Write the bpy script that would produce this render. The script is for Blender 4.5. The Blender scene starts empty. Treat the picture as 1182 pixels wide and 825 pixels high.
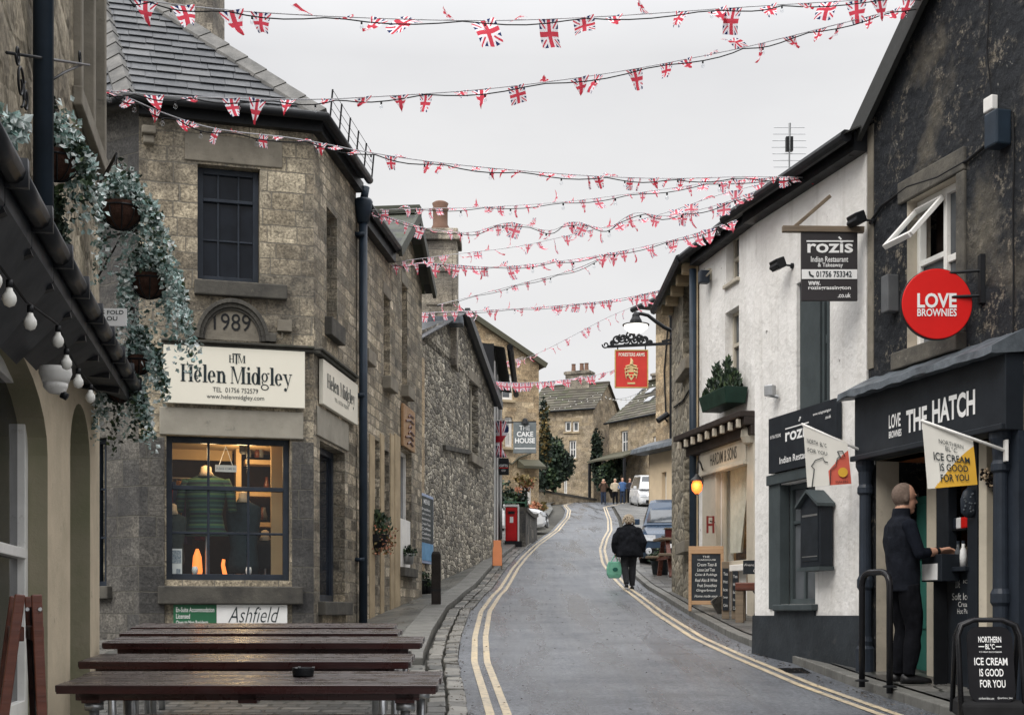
import bpy, bmesh, math, random
from mathutils import Vector, Matrix, noise as mnoise
R = random.Random(7)
SC = bpy.context.scene
COL = SC.collection
F = 1560.0; CX = 591.0; HY = 708.0          # focal length in px, principal column, horizon row (1182 px wide picture)
rad = math.radians
def V(*a): return Vector(a)

# ------------------------------------------------------------------ terrain
GK = [(-40, -4.0), (0, -1.617), (27.5, .49), (36, 1.40), (60, 4.05), (94, 7.75), (104, 8.45), (125, 9.2), (300, 14)]
def G(y):
    for (a, za), (b, zb) in zip(GK, GK[1:]):
        if y <= b: return za + (zb - za) * (y - a) / (b - a)
    return GK[-1][1]
def gd(py, h=0.0):                            # distance at which the ground (+h) shows on a picture row
    r = (HY - py) / F; lo, hi = 3.0, 140.0
    for _ in range(60):
        m = (lo + hi) / 2
        if (G(m) + h) / m < r: lo = m
        else: hi = m
    return lo
def gp(px, py, h=0.0):
    d = gd(py, h); return V((px - CX) / F * d, d, G(d) + h)
def P(px, py, d): return V((px - CX) / F * d, d, (HY - py) / F * d)
def lerp(a, b, t): return a + (b - a) * t
def interp(tab, y):
    if y <= tab[0][0]: return tab[0][1]
    for (a, xa), (b, xb) in zip(tab, tab[1:]):
        if y <= b: return xa + (xb - xa) * (y - a) / (b - a)
    return tab[-1][1]

class Fr:                                     # a vertical plane: u along it, v into it, z up
    def __init__(s, A, B):
        s.A = Vector(A); s.B = Vector(B); d = s.B - s.A; s.L = d.length; s.e = d / s.L; s.n = Vector((-s.e.y, s.e.x))
    def w(s, u, v, z):
        p = s.A + s.e * u + s.n * v; return V(p.x, p.y, z)
    def at(s, px, py, v=0.0):
        A = s.A + s.n * v; k = (px - CX) / F
        u = (k * A.y - A.x) / (s.e.x - k * s.e.y)
        return u, (HY - py) / F * (A.y + s.e.y * u)
    def u(s, px, v=0.0): return s.at(px, HY, v)[0]
    def z(s, px, py, v=0.0): return s.at(px, py, v)[1]
    @property
    def ang(s): return math.atan2(s.e.y, s.e.x)

# ------------------------------------------------------------------ mesh collector
class MB:
    def __init__(s, fr=None): s.fr = fr; s.grp = []; s.v = []; s.f = []; s.m = []; s.uv = None
    def p(s, a):
        a = Vector(a)
        if s.fr: a = s.fr.w(*a)
        s.v.append(a); return len(s.v) - 1
    def poly(s, pts, m=0):
        s.f.append([s.p(q) for q in pts]); s.m.append(m)
    def box(s, x0, x1, y0, y1, z0, z1, m=0):
        i = [s.p((x, y, z)) for z in (z0, z1) for x, y in ((x0, y0), (x1, y0), (x1, y1), (x0, y1))]
        for q in ((0, 3, 2, 1), (4, 5, 6, 7), (0, 1, 5, 4), (1, 2, 6, 5), (2, 3, 7, 6), (3, 0, 4, 7)):
            s.f.append([i[k] for k in q]); s.m.append(m)
    def obox(s, c, ax, ay, az, m=0):          # centre and three half-axes
        c, ax, ay, az = map(Vector, (c, ax, ay, az))
        i = [s.p(c + ax * a + ay * b + az * d) for d in (-1, 1) for a, b in ((-1, -1), (1, -1), (1, 1), (-1, 1))]
        for q in ((0, 3, 2, 1), (4, 5, 6, 7), (0, 1, 5, 4), (1, 2, 6, 5), (2, 3, 7, 6), (3, 0, 4, 7)):
            s.f.append([i[k] for k in q]); s.m.append(m)
    def bar(s, a, b, w, h, m=0, up=(0, 0, 1)):
        a, b = Vector(a), Vector(b); d = b - a; t = d.normalized(); sd = t.cross(Vector(up))
        if sd.length < 1e-4: sd = t.cross(Vector((1, 0, 0)))
        sd.normalize(); u = sd.cross(t)
        s.obox((a + b) / 2, d / 2, sd * w / 2, u * h / 2, m)
    def prism(s, pts, d, m=0):                # closed polygon of 3d points pushed along d
        d = Vector(d); a = [s.p(q) for q in pts]; b = [s.p(Vector(q) + d) for q in pts]; n = len(a)
        s.f.append(a[:]); s.f.append(b[::-1]); s.m += [m, m]
        for k in range(n):
            s.f.append([a[k], b[k], b[(k + 1) % n], a[(k + 1) % n]]); s.m.append(m)
    def tube(s, path, r, n=8, m=0, cap=True):
        path = [Vector(q) for q in path]; rings = []; prev = None
        for k, q in enumerate(path):
            t = (path[min(k + 1, len(path) - 1)] - path[max(k - 1, 0)]).normalized()
            if prev is None:
                a = t.cross(Vector((0, 0, 1)));
                if a.length < .05: a = t.cross(Vector((1, 0, 0)))
            else: a = prev - t * prev.dot(t)
            a.normalize(); prev = a; b = t.cross(a)
            rr = r[k] if isinstance(r, (list, tuple)) else r
            rings.append([s.p(q + (a * math.cos(2 * math.pi * j / n) + b * math.sin(2 * math.pi * j / n)) * rr) for j in range(n)])
        for A, B in zip(rings, rings[1:]):
            for j in range(n):
                s.f.append([A[j], A[(j + 1) % n], B[(j + 1) % n], B[j]]); s.m.append(m)
        if cap: s.f += [rings[0][::-1], rings[-1][:]]; s.m += [m, m]
    def lathe(s, prof, c=(0, 0, 0), n=16, m=0, ax=None, sx=1.0, sy=1.0):
        c = Vector(c); rings = []
        z = Vector(ax).normalized() if ax is not None else Vector((0, 0, 1))
        x = z.cross(Vector((0, 1, 0)))
        if x.length < .05: x = z.cross(Vector((1, 0, 0)))
        x.normalize(); y = z.cross(x)
        for r, h in prof:
            rings.append([s.p(c + z * h + (x * sx * math.cos(2 * math.pi * j / n) + y * sy * math.sin(2 * math.pi * j / n)) * r) for j in range(n)])
        for A, B in zip(rings, rings[1:]):
            for j in range(n):
                s.f.append([A[j], A[(j + 1) % n], B[(j + 1) % n], B[j]]); s.m.append(m)
        s.f += [rings[0][::-1], rings[-1][:]]; s.m += [m, m]
    def ball(s, c, r, n=12, k=8, m=0):
        rx, ry, rz = r if isinstance(r, (list, tuple)) else (r, r, r)
        c = Vector(c); rings = []
        for i in range(k + 1):
            a = math.pi * (i + .02) / (k + .04); q = []
            for j in range(n):
                b = 2 * math.pi * j / n
                q.append(s.p(c + Vector((rx * math.sin(a) * math.cos(b), ry * math.sin(a) * math.sin(b), rz * math.cos(a)))))
            rings.append(q)
        for A, B in zip(rings, rings[1:]):
            for j in range(n):
                s.f.append([A[j], B[j], B[(j + 1) % n], A[(j + 1) % n]]); s.m.append(m)
        s.f += [rings[0][:], rings[-1][::-1]]; s.m += [m, m]
    def loft(s, secs, m=0, cap=True):         # list of equal-length rings of points
        rings = [[s.p(q) for q in r] for r in secs]; n = len(rings[0])
        for A, B in zip(rings, rings[1:]):
            for j in range(n):
                s.f.append([A[j], A[(j + 1) % n], B[(j + 1) % n], B[j]]); s.m.append(m)
        if cap: s.f += [rings[0][::-1], rings[-1][:]]; s.m += [m, m]
    def mesh(s, name, mats, smooth=False, uvmap=None, recalc=False):
        me = bpy.data.meshes.new(name); me.from_pydata([tuple(q) for q in s.v], [], s.f)
        for mt in (mats if isinstance(mats, (list, tuple)) else [mats]): me.materials.append(mt)
        me.polygons.foreach_set('material_index', s.m)
        if recalc:
            b = bmesh.new(); b.from_mesh(me); bmesh.ops.recalc_face_normals(b, faces=b.faces); b.to_mesh(me); b.free()
        uv = me.uv_layers.new(name='UVMap'); me.update()
        d = [0.0] * (2 * len(me.loops))
        for pl in me.polygons:
            n = pl.normal
            if uvmap is None:
                if abs(n.z) > .75: t = Vector((1, 0, 0)); b = Vector((0, 1, 0))
                else:
                    t = Vector((-n.y, n.x, 0)).normalized(); b = Vector((0, 0, 1)) if abs(n.z) < .3 else n.cross(t)
            for li in pl.loop_indices:
                co = me.vertices[me.loops[li].vertex_index].co
                if uvmap: d[2 * li], d[2 * li + 1] = uvmap(co, n)
                else: d[2 * li] = co.dot(t); d[2 * li + 1] = co.dot(b)
        uv.data.foreach_set('uv', d)
        if smooth: me.polygons.foreach_set('use_smooth', [True] * len(me.polygons))
        return me
    def build(s, name, mats, parent=None, local=False, smooth=False, bevel=0, uvmap=None, recalc=False, label=None):
        if name == 'lettering' and len(s.grp) > 1:      # every written line is a piece of its own
            st = [0] + s.grp[1:] + [len(s.f)]; o = None
            for a, b in zip(st, st[1:]):
                if a == b: continue
                q = MB(); mp = {}
                for f, m in zip(s.f[a:b], s.m[a:b]):
                    for k in f:
                        if k not in mp: mp[k] = len(q.v); q.v.append(s.v[k])
                    q.f.append([mp[k] for k in f]); q.m.append(m)
                o = q.build(name, mats, parent, local, smooth, bevel, uvmap, recalc, label)
            return o
        me = s.mesh(name, mats, smooth, uvmap, recalc or bevel > 0)
        return link(name, me, parent, local, bevel, label)
WL = {}                                       # world offsets of things, so parts can be meshed in world space
def link(name, data, parent=None, local=False, bevel=0, label=None):
    o = bpy.data.objects.new(name, data); COL.objects.link(o); WL[o.name] = V(0, 0, 0)
    if parent is not None:
        o.parent = parent
        if not local: o.location = -WL[parent.name]
        else: WL[o.name] = V(0, 0, 0)
    if bevel:
        b = o.modifiers.new('bevel', 'BEVEL'); b.width = bevel; b.segments = 2; b.limit_method = 'ANGLE'; b.angle_limit = rad(40)
    if label: o['label'] = label
    return o
def tag(o, label=None, cat=None, group=None, kind=None):
    if label: o['label'] = label
    if cat: o['category'] = cat
    if group: o['group'] = group
    if kind: o['kind'] = kind
    return o
def thing(name, label, cat, loc=(0, 0, 0), rz=0.0, group=None):
    o = bpy.data.objects.new(name, None); COL.objects.link(o); o.location = loc; o.rotation_euler = (0, 0, rz)
    o.empty_display_size = .1; WL[o.name] = Vector(loc); tag(o, label, cat, group); return o
def struct(name, mb, mat, **k):
    o = mb.build(name, mat, **k); o['kind'] = 'structure'; return o
def copy_tree(o, parent=None):
    c = o.copy(); COL.objects.link(c); WL[c.name] = V(0, 0, 0)
    if parent is not None: c.parent = parent
    for ch in list(o.children): copy_tree(ch, c)
    return c

# text ---------------------------------------------------------------
def glyphs(s, bold=0.0, shear=0.0, space=1.0):
    cu = bpy.data.curves.new('lettering', 'FONT'); cu.body = s; cu.size = 1; cu.offset = bold; cu.shear = shear; cu.space_character = space
    cu.resolution_u = 3; cu.fill_mode = 'FRONT'
    o = bpy.data.objects.new('lettering', cu); COL.objects.link(o); dg = bpy.context.evaluated_depsgraph_get()
    me = bpy.data.meshes.new_from_object(o.evaluated_get(dg))
    vs = [v.co.copy() for v in me.vertices]; fs = [list(p.vertices) for p in me.polygons]
    bpy.data.objects.remove(o); bpy.data.curves.remove(cu); bpy.data.meshes.remove(me)
    return vs, fs
def put_text(mb, s, u0, u1, z0, z1, v=-.004, bold=.012, shear=0, keep=False, m=0, space=1.0, slope=0.0):
    vs, fs = glyphs(s, bold, shear, space)
    if not vs: return
    x0 = min(q.x for q in vs); x1 = max(q.x for q in vs); y0 = min(q.y for q in vs); y1 = max(q.y for q in vs)
    sx = (u1 - u0) / (x1 - x0); sy = (z1 - z0) / (y1 - y0)
    if keep: sx = sy = min(sx, sy); u0 = (u0 + u1 - sx * (x1 - x0)) / 2
    b = len(mb.v); mb.grp.append(len(mb.f))
    for q in vs:
        uu = u0 + (q.x - x0) * sx
        mb.p((uu, v, z0 + (q.y - y0) * sy + slope * (uu - u0)))
    for f in fs: mb.f.append([b + k for k in f]); mb.m.append(m)

# Didone capitals and minuscules for the clothes shop's sign: thick stems, hairlines and slab serifs
def didone(mb, s, u0, u1, zb, xh, v=-.005, m=0):
    cap = 1.45; asc = 1.5; des = -.48; st = .29; hl = .07
    out = []
    def rect(a, b, c, d): out.append([(a, c), (b, c), (b, d), (a, d)])
    def ring(cx, cz, rx, rz, a0=0, a1=360, tk=.27, th=.07):
        n = 26
        for k in range(n):
            a, b = rad(a0 + (a1 - a0) * k / n), rad(a0 + (a1 - a0) * (k + 1) / n)
            out.append([(cx + rx * math.cos(a), cz + rz * math.sin(a)), (cx + rx * math.cos(b), cz + rz * math.sin(b)),
                        (cx + (rx - tk) * math.cos(b), cz + (rz - th) * math.sin(b)), (cx + (rx - tk) * math.cos(a), cz + (rz - th) * math.sin(a))])
    x = 0.0
    def stem(xx, z0, z1, ser0=True, ser1=True, w=st):
        rect(xx, xx + w, z0, z1)
        if ser0: rect(xx - .12, xx + w + .12, z0, z0 + hl)
        if ser1: rect(xx - .12, xx + w + .12, z1 - hl, z1)
    for ch in s:
        if ch == ' ': x += .45; continue
        if ch == 'H':
            stem(x + .12, 0, cap); stem(x + .95, 0, cap); rect(x + .3, x + 1.0, cap * .5 - hl / 2, cap * .5 + hl / 2); x += 1.42
        elif ch == 'M':
            stem(x + .12, 0, cap, w=.07); stem(x + 1.22, 0, cap)
            out.append([(x + .12, cap), (x + .38, cap), (x + .82, .0), (x + .72, .0)]); out.append([(x + .74, .0), (x + .80, .0), (x + 1.3, cap), (x + 1.22, cap)]); x += 1.7
        elif ch == 'e':
            ring(x + .42, .5, .42, .52, 0, 320); rect(x + .1, x + .84, .48, .54); x += .92
        elif ch == 'l': stem(x + .12, 0, asc, True, False); rect(x, x + .2, asc - hl, asc); x += .55
        elif ch == 'i': stem(x + .12, 0, 1.0, True, False); rect(x, x + .2, 1 - hl, 1); ring(x + .235, 1.33, .14, .14, tk=.14, th=.14); x += .55
        elif ch == 'n':
            stem(x + .12, 0, 1.0, True, False); rect(x, x + .2, 1 - hl, 1); stem(x + .68, 0, .7, True, False); ring(x + .6, .68, .31, .34, 0, 150); x += 1.1
        elif ch == 'd':
            ring(x + .42, .5, .42, .52); stem(x + .66, 0, asc, False, False); rect(x + .54, x + .8, asc - hl, asc); rect(x + .8, x + 1.0, 0, hl); x += 1.02
        elif ch == 'g':
            ring(x + .42, .64, .36, .38, tk=.19); ring(x + .44, -.2, .44, .26, tk=.12, th=.07); out.append([(x + .1, .33), (x + .2, .3), (x + .3, .02), (x + .12, .1)])
            rect(x + .7, x + .95, .93, 1.03); x += .98
        elif ch == 'y':
            out.append([(x + .05, 1), (x + .32, 1), (x + .62, .05), (x + .5, .02)]); out.append([(x + .8, 1), (x + .87, 1), (x + .5, -.2), (x + .4, -.35)])
            rect(x - .05, x + .42, 1 - hl, 1); rect(x + .66, x + 1.0, 1 - hl, 1); ring(x + .26, -.33, .16, .14, tk=.16, th=.14); x += .98
    sc = (u1 - u0) / x
    for q in out: mb.poly([(u0 + a * sc, v, zb + b * xh) for a, b in q], m)

# ------------------------------------------------------------------ materials
def newmat(name):
    m = bpy.data.materials.new(name); m.use_nodes = True; nt = m.node_tree; nt.nodes.clear()
    o = nt.nodes.new('ShaderNodeOutputMaterial'); b = nt.nodes.new('ShaderNodeBsdfPrincipled'); nt.links.new(b.outputs[0], o.inputs[0])
    return m, nt, b
class N:
    def __init__(s, nt): s.nt = nt
    def n(s, t, **k):
        x = s.nt.nodes.new('ShaderNode' + t)
        for a, b in k.items(): setattr(x, a, b)
        return x
    def set(s, sock, val):
        if hasattr(val, 'links') or isinstance(val, bpy.types.NodeSocket): s.nt.links.new(val, sock)
        else:
            if sock.type == 'RGBA' and len(val) == 3: val = (*val, 1)
            sock.default_value = val
    def math(s, op, a, b=0.0, c=None, clamp=False):
        x = s.n('Math', operation=op); x.use_clamp = clamp; s.set(x.inputs[0], a); s.set(x.inputs[1], b)
        if c is not None: s.set(x.inputs[2], c)
        return x.outputs[0]
    def mix(s, f, a, b, mode='MIX'):
        x = s.n('Mix', data_type='RGBA', blend_type=mode); s.set(x.inputs[0], f); s.set(x.inputs[6], a); s.set(x.inputs[7], b); return x.outputs[2]
    def noise(s, vec, scale, det=4, rough=.55, dim='3D', out=0):
        x = s.n('TexNoise', noise_dimensions=dim)
        if vec is not None: s.set(x.inputs['W' if dim == '1D' else 'Vector'], vec)
        x.inputs['Scale'].default_value = scale; x.inputs['Detail'].default_value = det; x.inputs['Roughness'].default_value = rough
        return x.outputs[out]
    def ramp(s, f, stops, interp='LINEAR'):
        x = s.n('ValToRGB'); s.set(x.inputs[0], f); r = x.color_ramp; r.interpolation = interp
        while len(r.elements) < len(stops): r.elements.new(.5)
        for e, (q, c) in zip(r.elements, stops): e.position = q; e.color = (*c, 1) if len(c) == 3 else c
        return x.outputs[0]
    def map(s, f, a, b, c=0.0, d=1.0):
        x = s.n('MapRange'); s.set(x.inputs[0], f)
        for k, q in zip((1, 2, 3, 4), (a, b, c, d)): x.inputs[k].default_value = q
        return x.outputs[0]
    def obj(s): return s.n('TexCoord').outputs['Object']
    def uv(s): return s.n('TexCoord').outputs['UV']
    def bump(s, h, st, dist=.02, nrm=None):
        x = s.n('Bump'); x.inputs['Strength'].default_value = st; x.inputs['Distance'].default_value = dist; s.set(x.inputs['Height'], h)
        if nrm is not None: s.set(x.inputs['Normal'], nrm)
        return x.outputs[0]
    def sep(s, v):
        x = s.n('SeparateXYZ'); s.set(x.inputs[0], v); return x.outputs
    def com(s, a, b, c=0.0):
        x = s.n('CombineXYZ'); s.set(x.inputs[0], a); s.set(x.inputs[1], b); s.set(x.inputs[2], c); return x.outputs[0]
def mat(name, col, rough=.6, var=.2, scale=6, bump=0.0, metal=0.0, spec=.22, col2=None, coat=0.0, wear=None):
    m, nt, b = newmat(name); n = N(nt); o = n.obj()
    f = n.noise(o, scale, 5, .6); f2 = n.map(f, .3, .7)
    c2 = col2 or tuple(max(0, c * (1 - var)) for c in col); c1 = tuple(min(1, c * (1 + var * .5)) for c in col) if not col2 else col
    c = n.mix(f2, c1, c2)
    if wear:
        g = n.map(n.noise(o, scale * 3, 6, .7), .6, .72); c = n.mix(n.math('MULTIPLY', g, .7), c, wear)
    n.set(b.inputs['Base Color'], c); n.set(b.inputs['Roughness'], n.map(f, .2, .8, max(.02, rough - .1), min(1, rough + .1)))
    b.inputs['Metallic'].default_value = metal; b.inputs['Specular IOR Level'].default_value = spec; b.inputs['Coat Weight'].default_value = coat
    if bump: n.set(b.inputs['Normal'], n.bump(n.noise(o, scale * 6, 6, .7), bump, .02))
    return m
def emis(name, col, st):
    m, nt, b = newmat(name); b.inputs['Base Color'].default_value = (*col, 1); b.inputs['Emission Color'].default_value = (*col, 1); b.inputs['Emission Strength'].default_value = st; return m
def island(name, stops, rough=.6, bump=.2, noise=20, spec=.4, sheen=0, trans=0.0):     # colour picked per loose piece
    m, nt, b = newmat(name); n = N(nt); r = n.n('NewGeometry').outputs['Random Per Island']
    c = n.ramp(r, stops); o = n.obj(); f = n.noise(o, noise, 5, .65)
    c = n.mix(.55, c, n.mix(f, (.35, .35, .35), (1.5, 1.5, 1.5)), 'MULTIPLY')
    n.set(b.inputs['Base Color'], c); n.set(b.inputs['Roughness'], n.map(f, .25, .75, rough - .15, rough + .12)); b.inputs['Specular IOR Level'].default_value = spec
    if bump: n.set(b.inputs['Normal'], n.bump(f, bump, .01))
    if trans:
        b.inputs['Subsurface Weight'].default_value = 0
    return m
def soot(n, uv, c, amt, dark=(.035, .035, .036), scale=.9):
    f = n.noise(uv, scale, 6, .62); f = n.map(f, .5 - .12 * amt, .66, 0, min(1, amt)); return n.mix(f, c, dark)
def ashlar(name, stops, mortar, h=.3, l=.55, amt=.5, bump=.6, dist=.012, ms=.008, dark=(.04, .04, .042), fine=1.0, sat=.72, val=1.4):
    m, nt, b = newmat(name); n = N(nt); uv = n.uv(); x = n.sep(uv)
    dv = n.math('MULTIPLY', n.math('SUBTRACT', n.noise(x[1], 1.3, 1, .5, '1D'), .5), h * 1.0)
    row = n.math('FLOOR', n.math('DIVIDE', n.math('ADD', x[1], dv), h))
    du = n.math('MULTIPLY', n.noise(n.math('MULTIPLY', row, 3.713), 1, 0, .5, '1D'), l * 3)
    ws = n.math('MULTIPLY', n.math('SUBTRACT', n.noise(n.com(x[0], row), .8 / l, 1), .5), l * 1.0)
    wob = n.noise(uv, 5, 3, .6, out=1); wo = n.n('VectorMath', operation='SCALE'); wv = n.n('VectorMath', operation='SUBTRACT'); n.set(wv.inputs[0], wob); wv.inputs[1].default_value = (.5, .5, .5)
    n.set(wo.inputs[0], wv.outputs[0]); wo.inputs['Scale'].default_value = dist * 2.4
    base = n.com(n.math('ADD', n.math('ADD', x[0], du), ws), n.math('ADD', x[1], dv)); ad = n.n('VectorMath', operation='ADD'); n.set(ad.inputs[0], base); n.set(ad.inputs[1], wo.outputs[0])
    br = n.n('TexBrick'); n.set(br.inputs['Vector'], ad.outputs[0]); br.offset = .5
    br.inputs['Color1'].default_value = (0, 0, 0, 1); br.inputs['Color2'].default_value = (1, 1, 1, 1); br.inputs['Mortar'].default_value = (.5, .5, .5, 1)
    br.inputs['Scale'].default_value = 1; br.inputs['Mortar Size'].default_value = ms; br.inputs['Mortar Smooth'].default_value = .3; br.inputs['Brick Width'].default_value = l; br.inputs['Row Height'].default_value = h
    c = n.ramp(br.outputs['Color'], stops)
    o = n.obj(); f1 = n.noise(o, 2.3, 6, .65); f2 = n.noise(o, 34 * fine, 6, .72)
    c = n.mix(.9, c, n.mix(n.map(f1, .32, .68), (.5, .49, .48), (1.35, 1.34, 1.32)), 'MULTIPLY')
    c = n.mix(.9, c, n.mix(n.map(f2, .36, .64), (.36, .36, .36), (1.55, 1.55, 1.55)), 'MULTIPLY'); f3 = n.noise(o, 11, 4, .7); c = n.mix(.5, c, n.mix(n.map(f3, .38, .62), (.5, .5, .5), (1.35, 1.35, 1.35)), 'MULTIPLY'); pit = n.map(n.noise(o, 55, 3, .6), .60, .66); c = n.mix(n.math('MULTIPLY', pit, .6), c, (.05, .048, .045))
    hs = n.n('HueSaturation'); hs.inputs['Saturation'].default_value = sat; hs.inputs['Value'].default_value = val; n.set(hs.inputs['Color'], c); c = soot(n, o, hs.outputs[0], amt, dark)
    c = n.mix(n.math('MULTIPLY', br.outputs['Fac'], .8), c, mortar)
    n.set(b.inputs['Base Color'], c); b.inputs['Roughness'].default_value = .85; b.inputs['Specular IOR Level'].default_value = .3
    hgt = n.math('ADD', n.math('MULTIPLY', n.math('SUBTRACT', 1, br.outputs['Fac']), .7), n.math('ADD', n.math('MULTIPLY', f2, .5), n.math('MULTIPLY', n.noise(o, 9, 4), .5)))
    n.set(b.inputs['Normal'], n.bump(hgt, bump, .03)); return m
def rubble(name, stops, mortar, sx=.26, sz=.14, amt=.3, bump=.8, dark=(.03, .031, .034), edge=.1):
    m, nt, b = newmat(name); n = N(nt); uv = n.uv(); x = n.sep(uv); o = n.obj()
    w = n.noise(o, 3.5, 3, .6, out=1); wx = n.sep(w)
    c0 = n.com(n.math('ADD', n.math('DIVIDE', x[0], sx), n.math('MULTIPLY', n.math('SUBTRACT', wx[0], .5), .9)), n.math('ADD', n.math('DIVIDE', x[1], sz), n.math('MULTIPLY', n.math('SUBTRACT', wx[1], .5), .9)))
    v = n.n('TexVoronoi', voronoi_dimensions='2D'); n.set(v.inputs['Vector'], c0); v.inputs['Scale'].default_value = 1; v.inputs['Randomness'].default_value = .85
    e = n.n('TexVoronoi', voronoi_dimensions='2D', feature='DISTANCE_TO_EDGE'); n.set(e.inputs['Vector'], c0); e.inputs['Scale'].default_value = 1; e.inputs['Randomness'].default_value = .85
    cr = n.n('SeparateColor'); n.set(cr.inputs[0], v.outputs['Color'])
    c = n.ramp(cr.outputs[0], stops); f2 = n.noise(o, 30, 6, .72); f1 = n.noise(o, 6, 5, .6)
    c = n.mix(.6, c, n.mix(n.map(f2, .35, .65), (.4, .4, .4), (1.6, 1.6, 1.6)), 'MULTIPLY'); c = n.mix(.8, c, n.mix(n.map(f1, .35, .65), (.5, .5, .5), (1.45, 1.45, 1.45)), 'MULTIPLY')
    c = soot(n, o, c, amt, dark, .7)
    ed = n.map(e.outputs['Distance'], .0, edge, 1, 0); c = n.mix(n.math('MULTIPLY', ed, .55), c, mortar)
    n.set(b.inputs['Base Color'], c); b.inputs['Roughness'].default_value = .88; b.inputs['Specular IOR Level'].default_value = .25
    h = n.math('ADD', n.map(e.outputs['Distance'], 0, .22, 0, .8), n.math('ADD', n.math('MULTIPLY', f2, .45), n.math('MULTIPLY', cr.outputs[1], .35)))
    n.set(b.inputs['Normal'], n.bump(h, bump, .05)); return m
def glassy(name, col=(.008, .01, .014), rough=.06, spec=.18, wav=.03):
    m, nt, b = newmat(name); n = N(nt); o = n.obj(); f = n.noise(o, 1.7, 3)
    n.set(b.inputs['Base Color'], n.mix(n.map(f, .35, .65), col, tuple(c * 2.2 for c in col))); b.inputs['Roughness'].default_value = rough; b.inputs['Specular IOR Level'].default_value = spec
    n.set(b.inputs['Normal'], n.bump(n.noise(o, 2.2, 2), wav, .1)); return m
def clear_glass(name, refl=.12, tint=(.9, .93, .92)):
    m = bpy.data.materials.new(name); m.use_nodes = True; nt = m.node_tree; nt.nodes.clear(); n = N(nt)
    o = n.n('OutputMaterial'); t = n.n('BsdfTransparent'); g = n.n('BsdfGlossy'); x = n.n('MixShader'); fr = n.n('LayerWeight'); fr.inputs[0].default_value = .5
    t.inputs[0].default_value = (*tint, 1); g.inputs['Roughness'].default_value = .02
    n.set(g.inputs['Normal'], n.bump(n.noise(n.obj(), 2, 2), .03, .1))
    n.set(x.inputs[0], n.math('ADD', n.math('MULTIPLY', n.math('POWER', fr.outputs[1], 5), .45), refl + .012, clamp=True)); nt.links.new(t.outputs[0], x.inputs[1]); nt.links.new(g.outputs[0], x.inputs[2]); nt.links.new(x.outputs[0], o.inputs[0]); return m
# ------------------------------------------------------------------ palette
TAN = [(0, (.13, .105, .075)), (.3, (.24, .19, .13)), (.55, (.32, .26, .185)), (.8, (.19, .16, .125)), (1, (.38, .32, .235))]
GREYTAN = [(0, (.085, .075, .062)), (.3, (.17, .15, .12)), (.55, (.26, .225, .175)), (.8, (.13, .12, .105)), (1, (.33, .29, .23))]
SANDY = [(0, (.27, .2, .12)), (.35, (.38, .28, .165)), (.65, (.3, .235, .155)), (1, (.46, .36, .23))]
MORT = (.2, .18, .15)
M_front = ashlar('stone_front', [(0, (.2, .168, .118)), (.25, (.28, .236, .163)), (.5, (.34, .288, .2)), (.75, (.25, .215, .155)), (1, (.4, .342, .24))], (.15, .14, .12), .22, .38, .75, 1.0, sat=.88)
M_pil = ashlar('stone_sooty_blocks', [(0, (.055, .053, .049)), (.4, (.08, .075, .066)), (.7, (.11, .1, .083)), (1, (.15, .134, .105))], (.1, .095, .08), .31, .6, .85, .8)
M_side = ashlar('stone_coursed_side', [(0, (.09, .078, .056)), (.25, (.24, .2, .135)), (.5, (.36, .3, .205)), (.75, (.17, .15, .11)), (1, (.46, .39, .28))], (.16, .145, .115), .15, .3, .6, 1.0, .03, .014, sat=.85)
M_rub = rubble('stone_grey_rubble', [(0, (.1, .092, .076)), (.3, (.26, .235, .19)), (.6, (.42, .38, .3)), (.8, (.14, .13, .115)), (1, (.58, .53, .43))], (.26, .24, .2), .21, .11, .3, 1.0, edge=.1)
M_sandy = ashlar('stone_warm_sand', SANDY, (.26, .21, .14), .24, .48, .25, .6, sat=.95, val=1.3)
M_far = ashlar('stone_far_houses', [(0, (.22, .175, .11)), (.4, (.33, .26, .17)), (.7, (.27, .22, .155)), (1, (.4, .325, .22))], (.24, .2, .14), .26, .5, .3, .5, sat=.92, val=1.25)
M_narrow = rubble('stone_lichened_grey', [(0, (.15, .135, .105)), (.4, (.25, .22, .165)), (.7, (.2, .185, .15)), (1, (.33, .29, .22))], (.2, .18, .14), .4, .22, .25, .6, edge=.07)
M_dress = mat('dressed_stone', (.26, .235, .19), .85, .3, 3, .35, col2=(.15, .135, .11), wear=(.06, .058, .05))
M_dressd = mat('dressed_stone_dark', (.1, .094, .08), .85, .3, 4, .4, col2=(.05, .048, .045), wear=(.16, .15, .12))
M_dressw = mat('dressed_stone_warm', (.4, .32, .21), .85, .25, 3, .3, wear=(.2, .17, .12))
M_conc = mat('pale_lintel', (.3, .28, .235), .8, .2, 3, .25, wear=(.16, .15, .13))
M_cream = mat('cream_render', (.58, .49, .36), .85, .2, 3, .3, col2=(.45, .385, .28), wear=(.26, .22, .16))
M_creamw = mat('cream_wall', (.72, .58, .4), .8, .1, 3, .1)
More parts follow.
